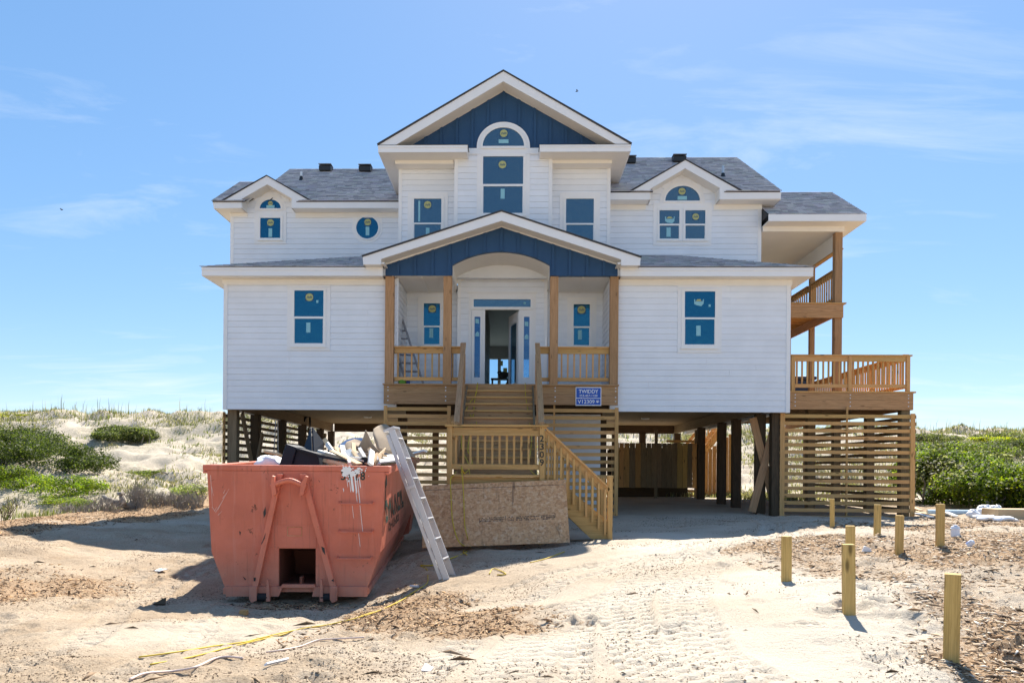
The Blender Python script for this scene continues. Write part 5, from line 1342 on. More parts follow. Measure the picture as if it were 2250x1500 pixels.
# ------------------------------------------------------------------ sign
sg = [at(1265, 850, YF), at(1321, 891, YF)]; cx, cz = (sg[0].x + sg[1].x) / 2, (sg[0].z + sg[1].z) / 2; w, h = sg[1].x - sg[0].x, sg[0].z - sg[1].z
Sg = empty('rental_sign', (cx, YF - .02, sg[1].z), 'blue and white rental sign with phone and house code on porch edge', 'sign')
mb = MB(); mb.box(cx - w / 2, cx + w / 2, YF + .0, YF + .029, cz - h / 2, cz + h / 2); mb.build('sign_panel', M['signwhite'], Sg)
zm = cz - h * .10
mb = MB(); mb.box(cx - w * .475, cx + w * .475, YF - .004, YF - .0002, zm + .008, cz + h * .455); mb.box(cx - w * .475, cx + w * .475, YF - .004, YF - .0002, cz - h * .455, zm - .008); mb.build('blue_field', M['signblue'], Sg)
mb = MB(); put_text(mb, 'TWIDDY', (cx, YF - .0045, cz + h * .27), h * .20, w * .76, bold=.012); mb.build('lettering', M['signwhite'], Sg); mb = MB()
put_text(mb, '252-457-1100', (cx, YF - .0045, cz + h * .04), h * .12, w * .70, bold=.004); mb.build('lettering', M['signwhite'], Sg); mb = MB()
put_text(mb, 'V12309', (cx - w * .09, YF - .0045, cz - h * .285), h * .20, w * .66, bold=.006); mb.build('lettering', M['signwhite'], Sg); mb = MB()
px_, pz_ = cx + w * .355, cz - h * .30
mb.prism(arc(px_, pz_, .022, .017, 0, 360, 12)[:-1], YF - .0065, YF - .0045)
for dx, dz in ((-.032, .012), (-.012, .034), (.013, .034), (.032, .012)): mb.prism(arc(px_ + dx, pz_ + dz, .009, .012, 0, 360, 10)[:-1], YF - .0065, YF - .0045)
mb.build('paw_mark', M['signwhite'], Sg)['kind'] = 'stuff'

# ------------------------------------------------------------------ things standing about on the porch
def ladder(name, label, foot, top, wdir, w0, w1, n, mt, rail=(.03, .075), group=None):
    foot, top, wd = Vector(foot), Vector(top), Vector(wdir).normalized(); T = empty(name, foot, label, 'ladder', group)
    a = (top - foot).normalized(); f = a.cross(wd)
    for s in (-.5, .5):
        MB().beam(foot + wd * (s * w0), top + wd * (s * w1), rail[0], rail[1], side=wd).build('side_rail', M[mt], T)
    for i in range(n):
        t = (i + .7) / (n + .2); c = foot.lerp(top, t); w = w0 + (w1 - w0) * t
        MB().beam(c - wd * (w / 2 - .015), c + wd * (w / 2 - .015), .034, .04, side=a).build('rung', M[mt], T)
    return T, a, f
lf_, lt_ = at(917, 842, 20.15), at(868, 703, 20.75)
L1, a_, f_ = ladder('porch_ladder', 'paint spattered aluminium ladder leaning in the left corner of the porch', (at(913, 800, 20.2).x, 20.2, ZP), (at(867, 703, 20.9).x, 20.9, at(867, 700, 20.9).z), (1, .12, 0), .43, .40, 8, 'alu_old', rail=(.04, .09))
for s in (-.5, .5):
    c = Vector((at(867, 703, 20.9).x, 20.9, at(867, 700, 20.9).z)) + Vector((1, .12, 0)).normalized() * (s * .40); MB().beam(c - a_ * .05, c + a_ * .05, .036, .082, side=(1, .12, 0)).build('end_cap', M['red'], L1)
q = at(1200, 750, yr); Ct = MB().lathe([(.0, 4.32), (.028, 4.32), (.028, 4.53), (.012, 4.55), (.006, 4.63), (0, 4.63)], (q.x, yr, 0), 10).build('caulk_tube', M['vinyl']); tag(Ct, 'white caulk tube standing on the porch rail right of the door', 'tube')
MBp = MB().lathe([(0, ZP), (.09, ZP), (.10, ZP + .09), (.07, ZP + .12), (0, ZP + .12)], (at(884, 838, 20.0).x, 20.0, 0), 9).build('green_cloth', mat('green_cloth', (.12, .28, .03), .9)); tag(MBp, 'crumpled green cloth on porch floor by the ladder foot', 'cloth')
MBp = MB().box(at(893, 838, 20.15).x, at(900, 838, 20.15).x, 20.1, 20.3, ZP, ZP + .14).build('blue_box', M['signblue'], bevel=.01); tag(MBp, 'small blue box on the porch floor behind the left railing', 'box')
wp = smooth_path([at(994, 607, 19.95), at(996, 625, 20.3), at(993, 650, 20.5), at(992, 662, 20.7), at(998, 667, 21.1), at(1006, 664, 21.36)], .05)
tag(MB().tube(wp, .006, 5).build('hanging_wire', M['vinyl']), 'thin white wire hanging in a loop left of the porch arch', 'wire')
# saw on a stand just inside the open door
Sw = empty('mitre_saw', (-.45, 26.2, 3.335), 'dark mitre saw on folding stand inside the open front door', 'saw')
k = 26.2 / 1750; bx = at(1100, 830, 26.2).x
def wy(py): return at(1100, py, 26.2).z
mb = MB(); mb.box(bx - .32, bx + .35, 26.1, 26.4, wy(834), wy(831)); mb.box(bx - .3, bx - .24, 26.15, 26.2, 3.336, wy(834)); mb.box(bx + .2, bx + .26, 26.15, 26.2, 3.336, wy(834))
mb.beam((bx - .3, 26.25, 3.36), (bx + .25, 26.25, wy(836)), .04, .04); mb.build('stand', M['dark'], Sw)
mb = MB(); mb.prism(arc(bx + .08, wy(825), .15, .14, 0, 360, 16)[:-1], 26.2, 26.3); mb.build('blade_guard', M['dark'], Sw)
mb = MB(); mb.tube([(bx - .05, 26.25, wy(824)), (bx - .1, 26.25, wy(818)), (bx + .02, 26.25, wy(815))], .03); mb.box(bx + .12, bx + .26, 26.15, 26.35, wy(828), wy(818)); mb.build('motor_arm', M['dark'], Sw)
for px, py in ((1100.5, 797), (1110, 813)):
    q = at(px, py, 31.3); tag(MB().box(q.x - .08, q.x + .08, 31.40, 31.415, q.z - .1, q.z + .1).build('rear_sticker', M['stickyellow'], H), None)


# ------------------------------------------------------------------ dumpster
dc = Vector((at(653, 1022, 10.5).x, 10.5, -.42))
XD = Matrix.Translation(dc) @ Matrix.Rotation(rad(3.6), 4, 'Z') @ Matrix.Rotation(rad(1.87), 4, 'X')
DM = empty('dumpster', dc, 'faded red roll off dumpster full of construction waste in front of house', 'dumpster')
def lx(px): return (px - 655) / 167.0
def lz(py): return 1.68 - (py - 1022) / 167.0
HT_, HK, HB = 1.165, 1.11, .915
px0, px1, pz0, pz1 = lx(616.6), lx(698), .063, lz(1205.6)
DL = 7.1
mb = MB(XD)
mb.prism([(-HT_, 1.6), (HT_, 1.6), (HK + .002, pz1), (-HK - .002, pz1)], 0, .05)
mb.prism([(-HK - .002, pz1), (px0, pz1), (px0, pz0), (-.94, pz0), (-HK, .53)], 0, .05)
mb.prism([(px1, pz1), (HK + .002, pz1), (HK, .53), (.94, pz0), (px1, pz0)], 0, .05)
mb.prism([(-.94, pz0), (.94, pz0), (HB, 0), (-HB, 0)], 0, .05)
mb.prism([(-HT_, 1.6), (HT_, 1.6), (HK, .53), (1.06, .1), (-1.06, .1), (-HK, .53)], DL - .05, DL)
for s in (-1, 1):
    q = [(s * HT_, .05, 1.6), (s * HT_, DL, 1.6), (s * HK, DL, .53), (s * HK, .05, .53)]
    mb.poly(q if s < 0 else q[::-1], .04)
    q = [(s * HK, .05, .53), (s * HK, DL - .9, .53), (s * HB, DL - .9, 0), (s * HB, .05, 0)]
    mb.poly(q if s < 0 else q[::-1], .04)
    q = [(s * HK, DL - .9, .53), (s * HK, DL, .53), (s * 1.06, DL, .1), (s * 1.06, DL - .9, .1)]
    mb.poly(q if s < 0 else q[::-1], .04)
    mb.prism([(s * 1.06, .1), (s * HK, .53), (s * (HB - .02), .05)], DL - .93, DL - .9)
mb.box(-HB, HB, .05, DL, .0, .04)
mb.build('body', M['dump'], DM)
mb = MB(XD)
mb.box(-1.225, 1.225, -.0, .075, 1.601, 1.68); mb.box(-1.225, -HT_ - .001, -.0, .075, 1.565, 1.6); mb.box(HT_ + .001, 1.225, -.0, .075, 1.565, 1.6); mb.box(-1.225, 1.225, DL - .05, DL + .05, 1.565, 1.68)
for s in (-1.225, 1.12): mb.box(s, s + .105, .0755, DL - .051, 1.57, 1.675)
mb.build('rim', M['dump'], DM, bevel=.012)
mb = MB(XD)
for s in (-1, 1): mb.poly([(s * (HT_ - .045), .06, 1.58), (s * (HK - .05), .06, .6), (s * (HK - .05), DL - .06, .6), (s * (HT_ - .045), DL - .06, 1.58)][::s], .006)
mb.poly([(-1.1, DL - .056, 1.58), (-1.1, DL - .056, .6), (1.1, DL - .056, .6), (1.1, DL - .056, 1.58)], .004); mb.build('inner_lining', M['rust'], DM)
mb = MB(XD)   # pocket, its inside coloured dark to stand for shade
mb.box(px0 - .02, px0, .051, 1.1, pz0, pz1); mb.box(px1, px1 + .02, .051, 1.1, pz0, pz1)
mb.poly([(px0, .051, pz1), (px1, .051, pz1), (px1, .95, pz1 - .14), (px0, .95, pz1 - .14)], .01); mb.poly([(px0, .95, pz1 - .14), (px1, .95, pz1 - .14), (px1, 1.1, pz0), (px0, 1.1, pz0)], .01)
mb.box(px0, px1, .02, 1.1, pz0 - .02, pz0 + .004); mb.box(.05, .085, -.02, .1, pz0 + .004, pz0 + .14); mb.build('hook_pocket', M['pocket_shade'], DM)
mb = MB(XD)   # lower lip in two halves with bevelled inner ends
zl0, zl1 = lz(1311), lz(1289)
mb.prism([(-.905, zl0), (-.22, zl0), (-.16, zl1), (-.92, zl1)], -.06, -.001); mb.prism([(.22, zl0), (.945, zl0), (.95, zl1), (.25, zl1)], -.06, -.001)
mb.prism([(-.17, zl1 + .03), (.25, zl1 + .03), (.27, zl1 - .01), (-.19, zl1 - .01)], -.075, -.002)
for s in (-1, 1): mb.box(s * .9 - .06, s * .9 + .06, .0, DL - .9, zl0 + .02, zl1 - .03); mb.box(s * .42 - .05, s * .42 + .05, .05, DL, -.07, -.001)
mb.build('skid_rail', M['dump'], DM)
mb = MB(XD); mb.box(lx(601), lx(699), -.006, -.001, lz(1204), lz(1154)); mb.build('lower_plate', M['dump'], DM)
mb = MB(XD)
x0, x1, z0, z1 = lx(636), lx(668), lz(1178), lz(1157.5); ring(mb, (x0 + .006, x1 - .006, z0 + .006, z1 - .006), (x0, x1, z0, z1), -.012, -.0065); mb.build('plate_outline', M['rust'], DM)
def legbeam(a, b, w, y0=-.10, y1=-.001):
    (ax, az), (bx_, bz) = a, b
    return [(ax - w / 2, az), (ax + w / 2, az), (bx_ + w / 2, bz), (bx_ - w / 2, bz)], y0, y1
for a, b in (((lx(622), 1.565), (lx(566), lz(1300))), ((lx(672), 1.565), (lx(741), lz(1300)))):
    P, y0, y1 = legbeam(a, b, .075); mb = MB(XD); mb.prism(P, y0, y1); s = -1 if b[0] < 0 else 1
    mb.prism([(b[0] - .05, b[1] + .08), (b[0] + .05, b[1] + .08), (b[0] + .045, lz(1318)), (b[0] - .02, lz(1323)), (b[0] - .05, lz(1315))], -.14, -.101)
    mb.build('front_brace', M['dump'], DM, bevel=.006)
mb = MB(XD)
hb = smooth_path([(lx(606), -.16, lz(1066)), (lx(622), -.17, lz(1060)), (lx(640), -.18, lz(1054.5)), (lx(652), -.18, lz(1055)), (lx(668), -.17, lz(1062)), (lx(682), -.16, lz(1067))], .04)
mb.tube(hb, .034, 8)
for px, dx in ((612, -.02), (677, .02)):
    x = lx(px); mb.prism([(x - .03 - dx, lz(1088)), (x + .02 - dx, lz(1084)), (x + .035 + dx, lz(1046)), (x + .005 + dx, lz(1044)), (x - .03, lz(1060))], -.20, -.102)
mb.build('hook_bar', M['dump'], DM)
for py in (1105.5, 1168, 1227):
    mb = MB(XD); x0, x1, z = lx(750 - (3 if py > 1200 else 0)), lx(823 - (3 if py > 1200 else 0)), lz(py)
    mb.tube([(x0, -.002, z + .02), (x0, -.075, z), (x1, -.075, z), (x1, -.002, z + .02)], .014, 6); mb.build('ladder_rung', M['dump'], DM)
for a, b, fx in ((572, 596, 597), (712, 733, 713.5)):
    MB(XD).tube([(lx(a), -.07, lz(1312)), (lx(b), -.07, lz(1312))], .052, 12).build('roller', M['rubber'], DM)
    x = lx(fx); MB(XD).prism([(x - .02, lz(1320)), (x + .025, lz(1320)), (x + .02, lz(1290)), (x + .008, lz(1272)), (x - .012, lz(1272))], -.12, -.061).build('roller_plate', M['dump'], DM)
mb = MB(XD)
for i, ch in enumerate('3128'): put_text(mb, ch, (lx(758 + i * 14.3), -.0015, lz(1044.5)), .112, .062 if ch != '1' else .03, bold=.02)
mb.build('unit_number', M['green_ink'], DM)
mb = MB(XD)
tl = lambda y, z: Vector((HT_ - (1.6 - z) * (HT_ - HK) / 1.07 + .003, y, z))
T9 = Matrix.Rotation(rad(90), 4, 'Z') @ Matrix.Rotation(rad(-2.9), 4, 'X')
for i, ch in enumerate('BACKEN'): put_text(mb, ch, tl(.46 + i * .49, 1.15), .52, .40, bold=.012, T=T9)
put_text(mb, '757-721-2655', tl(1.85, .79), .19, 1.8, bold=.006, T=T9)
put_text(mb, '3055', tl(3.45, .93), .15, .5, bold=.015, T=T9)
for pts in ([(.10, 1.46), (.24, 1.56), (.34, 1.40), (.26, 1.43), (.24, 1.22), (.19, 1.08), (.19, 1.40), (.13, 1.38)],): mb.poly([tl(a, b) + Vector((.002, 0, 0)) for a, b in pts], .003)
mb.build('side_lettering', M['green_ink'], DM)
# spilled white paint and scratches
mb = MB(XD)
def blob(cx_, cz_, r, seed, ry=1.0, y=-.004):
    rr = random.Random(seed); n = 18
    P = [(cx_ + r * rr.uniform(.62, 1.15) * math.cos(2 * math.pi * k / n), cz_ + ry * r * rr.uniform(.62, 1.15) * math.sin(2 * math.pi * k / n)) for k in range(n)]
    mb.prism(P, y, -.0016)
blob(lx(766), lz(1033), .075, 1, .95, -.0052); blob(lx(778), lz(1040), .05, 2, 1, -.006); blob(lx(788), lz(1034), .035, 3, .9, -.0056); blob(lx(793), lz(1028), .03, 4, .6, -.0066); blob(lx(760), lz(1042), .035, 5, .8, -.0062)
rr = random.Random(5)
for k in range(26): blob(lx(rr.gauss(776, 15)), lz(rr.gauss(1036, 9)), rr.uniform(.004, .014), 20 + k, 1.2, -.0035 - .0001 * k)
for px, p0, p1, w in ((775.5, 1043, 1081, .028), (783, 1042, 1084, .018), (771, 1048, 1082, .007), (766, 1052, 1071, .006), (789, 1050, 1106, .008), (786, 1080, 1104, .006), (793, 1046, 1072, .010), (758, 1072, 1081, .01), (794, 1100, 1170, .005), (778, 1110, 1140, .004), (792, 1170, 1203, .004)):
    x = lx(px); dx = (p1 - p0) * .0006; mb.prism([(x - w / 2, lz(p0)), (x + w / 2, lz(p0)), (x + w * .62 + dx, lz(p1 - 5)), (x + dx * 1.2, lz(p1)), (x - w * .45 + dx, lz(p1 - 5))], -.0044, -.0016)
mb.build('paint_splash', M['vinyl'], DM)
mb = MB(XD)
for px, py, qx, qy in ((468, 1045, 472, 1115), (471, 1115, 480, 1128), (480, 1125, 492, 1104), (484, 1120, 508, 1075), (494, 1096, 504, 1082), (484, 1133, 493, 1124), (496, 1085, 500, 1076), (470, 1070, 474, 1090), (476, 1124, 482, 1114)):
    a, b = Vector((lx(px), 0, lz(py))), Vector((lx(qx), 0, lz(qy))); n = (b - a).cross(Vector((0, 1, 0))).normalized() * .004
    mb.prism([((a - n).x, (a - n).z), ((b - n * .3).x, (b - n * .3).z), ((b + n * .3).x, (b + n * .3).z), ((a + n).x, (a + n).z)], -.003, -.0008)
mb.build('scratch', mat('scratch_pink', (.66, .42, .36), .6), DM)
mb = MB(XD)
for pts in ([(587, 1124), (592, 1112), (593, 1128), (588, 1138)], [(582, 1196), (592, 1170), (590, 1182), (585, 1192)], [(713, 1199), (720, 1202), (722, 1218), (716, 1210)], [(538, 1268), (545, 1274), (543, 1277)], [(530, 1168), (534, 1170), (532, 1178)], [(566, 1268), (571, 1268), (570, 1276), (566, 1276)], [(735, 1274), (740, 1270), (741, 1277)], [(640, 1058), (648, 1055.5), (646, 1061), (641, 1062)], [(706, 1052), (710, 1057), (709, 1058)]):
    mb.prism([(lx(a), lz(b)) for a, b in pts], -.1035 if 560 < pts[0][0] < 600 or 700 < pts[0][0] < 745 else -.0035, -.1005 if 560 < pts[0][0] < 600 or 700 < pts[0][0] < 745 else -.001)
mb.build('chipped_paint', M['dark'], DM)

# ---- what lies in it
def dl(x, y, z): return XD @ Vector((x, y, z))
hx_, hy_ = np.meshgrid(np.linspace(-1.04, 1.04, 40), np.linspace(.1, DL - .1, 110))
hz_ = 1.30 + .28 * fbm(hx_ * 1.2, hy_, 1.3, 4, 91) + .16 * np.exp(-((hx_ - .3) / .6) ** 2 - ((hy_ - 2.2) / 1.2) ** 2)
hz_ = np.minimum(hz_, 1.5)
V = [tuple(XD @ Vector(p)) for p in np.stack([hx_, hy_, hz_], -1).reshape(-1, 3)]
ix = np.arange(40 * 110).reshape(110, 40); Q = np.stack([ix[:-1, :-1], ix[:-1, 1:], ix[1:, 1:], ix[1:, :-1]], -1).reshape(-1, 4)
gg = np.random.default_rng(3).random((110, 40, 1)); cc = np.where(gg > .55, np.array([.5, .44, .36]), np.array([.2, .16, .12])).reshape(-1, 3)
tag(np_mesh('rubble', V, Q, M['chip'], cc, kind='stuff'), 'loose rubble filling the red dumpster below its rim', 'rubble')
wsp = random.Random(21)
stick_spots = [(728, 985, 760, 1010, 11.8), (713, 965, 748, 1015, 12.2), (718, 974, 752, 1022, 11.6), (764, 988, 782, 1018, 11.5), (755, 995, 770, 1020, 11.3), (776, 973, 779, 1002, 11.9), (700, 990, 780, 1012, 11.4), (715, 998, 790, 1016, 11.2), (740, 982, 746, 1000, 11.9), (760, 1004, 800, 1008, 11.6), (735, 1006, 800, 1000, 11.7), (817, 990, 814, 1020, 11.0), (824, 1000, 832, 1020, 11.1), (808, 1002, 822, 1018, 11.2), (812, 986, 820, 1014, 11.3), (828, 997, 815, 1020, 11.15), (792, 996, 846, 1000, 12.0), (720, 1012, 760, 1021, 11.0), (730, 990, 790, 1019, 11.25), (768, 986, 790, 1010, 11.6), (745, 1000, 800, 1013, 11.45), (905, 998, 935, 990, 14.0), (583, 992, 618, 999, 13), (860, 1002, 905, 996, 13), (770, 1010, 830, 1016, 11.1), (700, 1005, 740, 1017, 11.35), (752, 980, 757, 1006, 12.0), (790, 985, 806, 1012, 11.5)]
scraps = {}
for i, (a, b, c, d, y) in enumerate(stick_spots):
    p, q = at(a, b, y), at(c, d, y - wsp.uniform(.15, .5)); w, h = wsp.choice(((.06, .03), (.09, .02), (.045, .04), (.07, .035)))
    o = MB().beam(p, q, w, h, side=(wsp.uniform(-1, 1), wsp.uniform(-1, 1), .3)).build('wood_scrap', M[wsp.choice(('scrap', 'white_scrap', 'scrap'))])
    sl = abs((q - p).normalized().z); white = o.data.materials[0].name.startswith('white')
    pose = 'standing upright' if sl > .75 else 'slanting' if sl > .3 else 'lying nearly flat'; mx = (a + c) / 2
    wh = 'at the left end of the dumpster' if mx < 640 else 'beside the black cart in the dumpster' if mx < 738 else 'below the blue sheeting in the dumpster' if mx < 768 else 'above the black wheel in the dumpster' if mx < 803 else 'by the plywood offcut in the dumpster' if mx < 850 else 'near the right dumpster rim behind the ladder'
    scraps.setdefault(('white trim' if white else 'raw pine') + ' scrap ' + pose + ' ' + wh, []).append((y, o))
for lb, L_ in scraps.items():
    L_.sort(key=lambda e: e[0]); n_ = len(L_)
    for i_, (y, o) in enumerate(L_):
        pre = '' if n_ == 1 else ('nearer ', 'farther ')[i_] if n_ == 2 else ('nearest ', 'second nearest ', 'third nearest ', 'fourth nearest ', 'fifth nearest ')[i_] if i_ < n_ - 1 else 'farthest '
        tag(o, pre + lb, 'wood scrap', 'wood scraps piled in the dumpster')
def slab(name, pts, th, mt, label, cat): return tag(MB().poly([at(a, b, y) for a, b, y in pts], th).build(name, M[mt]), label, cat)
slab('plywood_offcut', [(816, 1012, 11.2), (846, 983, 11.7), (838, 1006, 11.9), (830, 1018, 11.3)], .015, 'scrap', 'pale plywood offcut standing tilted near dumpster right rim', 'plywood')
slab('white_board', [(832, 1018, 11.1), (846, 994, 12.4), (874, 996, 12.6), (876, 1013, 11.3)], .02, 'white_scrap', 'bright white board lying flat at right end of dumpster', 'board')
slab('foam_sheet', [(783, 1003, 12.4), (815, 991, 12.8), (820, 1000, 12.0), (790, 1008, 11.9)], .01, 'sheet', 'pale blue panel lying flat among scrap wood in the dumpster', 'panel')
def sheet_obj(name, rows, mt, label, cat, th=.012):
    # curved sheet from rows of pixel points (px, py, Y)
    P = [[at(*p) for p in r] for r in rows]; V, Fq = [], []
    P = [smooth_path(r, .06) for r in P]; n = min(len(r) for r in P); P = [[r[int(round(k * (len(r) - 1) / (n - 1)))] for k in range(n)] for r in P]
    cols_ = [smooth_path([r[k] for r in P], .08) for k in range(n)]; m = min(len(c) for c in cols_)
    G = [[c[int(round(j * (len(c) - 1) / (m - 1)))] for j in range(m)] for c in cols_]
    mb = MB(); vs = [p for c in G for p in c]
    mb.add(vs, [(i * m + j, (i + 1) * m + j, (i + 1) * m + j + 1, i * m + j + 1) for i in range(n - 1) for j in range(m - 1)])
    o = mb.build(name, M[mt], None, smooth=True); s = o.modifiers.new('thick', 'SOLIDIFY'); s.thickness = th
    return tag(o, label, cat)
sheet_obj('cardboard_sheet', [[(822, 941, 12.1), (820, 952, 12.0), (824, 968, 11.9), (830, 988, 11.8)], [(831, 935, 12.3), (835, 948, 12.15), (841, 966, 12.0), (846, 993, 11.9)], [(846, 931, 12.5), (855, 946, 12.4), (863, 964, 12.3), (868, 997, 12.1)], [(858, 939, 12.7), (873, 958, 12.6), (886, 976, 12.5), (894, 1000, 12.3)], [(864, 950, 12.8), (886, 970, 12.7), (903, 988, 12.6), (918, 1012, 12.5)]], 'card', 'large folded grey cardboard sheet arching over dumpster beside the ladder', 'cardboard')
sheet_obj('cardboard_flap', [[(804, 944, 11.7), (811, 958, 11.7), (820, 975, 11.65), (836, 993, 11.6)], [(799, 962, 11.9), (803, 974, 11.85), (810, 985, 11.8), (823, 1000, 11.7)], [(784, 988, 12.1), (790, 992, 12.05), (799, 997, 12.0), (812, 1005, 11.9)]], 'card', 'smaller cardboard flap with a curled point left of the folded sheet', 'cardboard')
sheet_obj('cardboard_tail', [[(884, 968, 12.7), (896, 984, 12.6), (906, 1000, 12.5), (918, 1014, 12.4)], [(866, 960, 12.6), (880, 985, 12.4), (896, 1002, 12.2), (914, 1006, 12.2)]], 'card', 'thin cardboard strip hanging over the right dumpster rim behind the ladder', 'cardboard')
sheet_obj('plastic_sheeting', [[(736, 992, 12.6), (752, 972, 12.8), (778, 962, 13.0), (802, 964, 13.0), (812, 974, 12.9)], [(744, 996, 12.3), (762, 978, 12.4), (784, 970, 12.5), (804, 974, 12.5), (814, 986, 12.4)], [(752, 1002, 12.0), (770, 992, 12.1), (790, 988, 12.2), (808, 992, 12.2), (816, 1000, 12.1)]], 'sheet', 'mound of crumpled pale blue plastic sheeting in the dumpster', 'sheeting', .006)
sheet_obj('cardboard_flap', [[(755, 985, 12.2), (768, 966, 12.35), (790, 968, 12.35), (800, 976, 12.3)], [(762, 1000, 11.9), (775, 984, 12.0), (792, 984, 12.0), (802, 992, 11.95)]], 'card', 'cardboard flap lying on the blue plastic sheeting in dumpster', 'cardboard')
def lump(name, c, r, mt, label, cat, seed=0, n=12, squash=(1, 1, 1), amp=.25):
    bm_ = []; rr = random.Random(seed); nu, nv = 18, 11
    mb = MB(); vs = []
    fs = []
    for j in range(nv):
        t = math.pi * j / (nv - 1)
        for i in range(nu):
            p = 2 * math.pi * i / nu; k = 1 + amp * (math.sin(3 * p + seed) * math.sin(2.3 * t + seed) + .8 * math.sin(7 * p + 2 * t + seed * 2) * .6 + rr.uniform(-.25, .25))
            vs.append(Vector(c) + Vector((r * k * squash[0] * math.sin(t) * math.cos(p), r * k * squash[1] * math.sin(t) * math.sin(p), r * k * squash[2] * math.cos(t))))
    for j in range(nv - 1):
        for i in range(nu): fs.append((j * nu + i, (j + 1) * nu + i, (j + 1) * nu + (i + 1) % nu, j * nu + (i + 1) % nu))
    mb.add(vs, fs); return tag(mb.build(name, M[mt], None, smooth=True), label, cat)
lump('plastic_bag', at(595, 1018, 11.2), .17, 'bag', 'bundle of white plastic in the left end of the dumpster', 'plastic bag', 3, squash=(1.2, .8, .6))
# broken black wheeled cart
BC = empty('broken_cart', at(680, 1010, 11.3), 'broken black plastic cart with one wheel lying on top of the dumpster waste', 'cart')
y1, y2 = 10.95, 11.55
def px_prism(mb, pts, ya, yb):
    P = [at(a, b, ya) for a, b in pts]; mb.prism([(p.x, p.z) for p in P], ya, yb)
mb = MB(); px_prism(mb, [(612, 1024), (628, 974), (652, 982), (640, 1024)], y1, y2); mb.build('tub', M['black_plastic'], BC, bevel=.015)
mb = MB(); px_prism(mb, [(642, 1024), (652, 984), (697, 996), (704, 1026)], y1 + .05, y2 - .03); mb.build('tub_side', M['black_plastic'], BC, bevel=.01)
mb = MB(); px_prism(mb, [(650, 983), (668, 988), (696, 996), (696, 1000), (650, 987)], y1 - .02, y1 + .06); mb.build('lip', M['black_plastic'], BC)
p, q_ = at(669, 989, 11.6), at(684, 939, 12.0)
mb = MB(); mb.poly([at(669, 988, 11.5), at(684, 940, 11.75), at(687, 994, 11.35)], .02); mb.poly([at(685, 940, 11.75), at(709, 972, 11.9), at(706, 1000, 11.7), at(687.5, 994, 11.35)], .02); mb.build('side_panel', M['black_plastic'], BC)
mb = MB(); px_prism(mb, [(696, 997), (696, 1004), (786, 1019), (786, 1015)], 10.95, 11.03); mb.build('axle_arm', M['black_plastic'], BC)
c = at(801, 1017, 11.0); rw_ = 14 * 11 / 1750
mb = MB(); mb.prism(arc(c.x, c.z, rw_, rw_, 0, 360, 26)[:-1], 10.98, 11.06); W_ = mb.build('wheel', M['rubber'], BC, bevel=.01)
MB().prism(arc(c.x, c.z, rw_ * .5, rw_ * .5, 0, 360, 20)[:-1], 10.97, 10.979).build('hub', M['black_plastic'], W_)
MB().tube([at(684, 940, 11.75), at(692, 951, 11.8), at(709, 972, 11.88)], .008).build('edge_wire', M['galv'], BC)
cw_ = smooth_path([at(682, 940, 12), at(680, 928, 12.4), at(681, 918, 13), at(679, 912, 14)], .1)
# hanging conduit on the pilings
for pts in ([(607, 903, 24.3), (604, 960, 24.3), (601, 1000, 24.3)], [(610, 903, 24.3), (611, 960, 24.3), (611, 1000, 24.3)]): MB().tube([at(*p) for p in pts], .02, 6).build('conduit', M['galv'], H)
MB().tube(smooth_path([at(668, 925, 27), at(672, 917, 27.1), at(678, 913.5, 27.3), at(681, 918, 27.3), at(681, 938, 27.3)], .1), .035, 6).build('cable', M['dark'], H)

# ------------------------------------------------------------------ stepladder leaning on the dumpster
f0, t0 = at(983, 1277, 11.0), at(860, 943, 11.15)
wd = Vector((.075, .48, .0)).normalized()
SL = empty('stepladder', f0, 'closed white aluminium stepladder leaning against the dumpster right rim', 'ladder')
a_ = (t0 - f0).normalized(); fr_ = wd.cross(a_).normalized()     # faces away from dumpster
if fr_.x < 0: fr_ = -fr_
nr0, nr1, fw0, fw1 = f0, t0, .38, .24
fr0, fr1 = f0 + wd * fw0 + a_ * .0, t0 + wd * fw1
MB().beam(nr0, nr1, .03, .085, side=wd).build('side_rail', M['alu'], SL)
MB().beam(fr0, fr1, .03, .085, side=wd).build('side_rail', M['alu'], SL)
for k, (p0, p1) in enumerate(((nr0, nr1), (fr0, fr1))):
    o_ = -fr_ * .085 + wd * (.02 if k == 0 else -.02); MB().beam(p0 + o_ + a_ * .06, p1 + o_ - a_ * .05, .024, .045, side=wd).build('rear_rail', M['alu'], SL)
Ln = (t0 - f0).length
for i in range(7):
    t = (i + 1) * .30 / Ln; p0, p1 = nr0.lerp(nr1, t) + wd * .016, fr0.lerp(fr1, t) - wd * .016
    MB().beam(p0 + fr_ * .012, p1 + fr_ * .012, .085, .022, side=(fr_ * .8 + a_ * .35)).build('step', M['alu'], SL)
mb = MB(); mb.beam(nr1 - wd * .03 + a_ * .015 - fr_ * .03, fr1 + wd * .03 + a_ * .015 - fr_ * .03, .16, .03, side=fr_); mb.build('top_cap', M['alu'], SL)
c = nr0.lerp(nr1, .62) - wd * .03; MB().beam(c - fr_ * .09, c + fr_ * .05, .02, .04, side=wd).build('spreader', M['galv'], SL)
c2 = nr0.lerp(nr1, .55) - wd * .022; MB().beam(c - wd * 0 - fr_ * .05, c2 - a_ * .35 - fr_ * .03, .006, .012, side=wd).build('spreader_bar', M['galv'], SL)

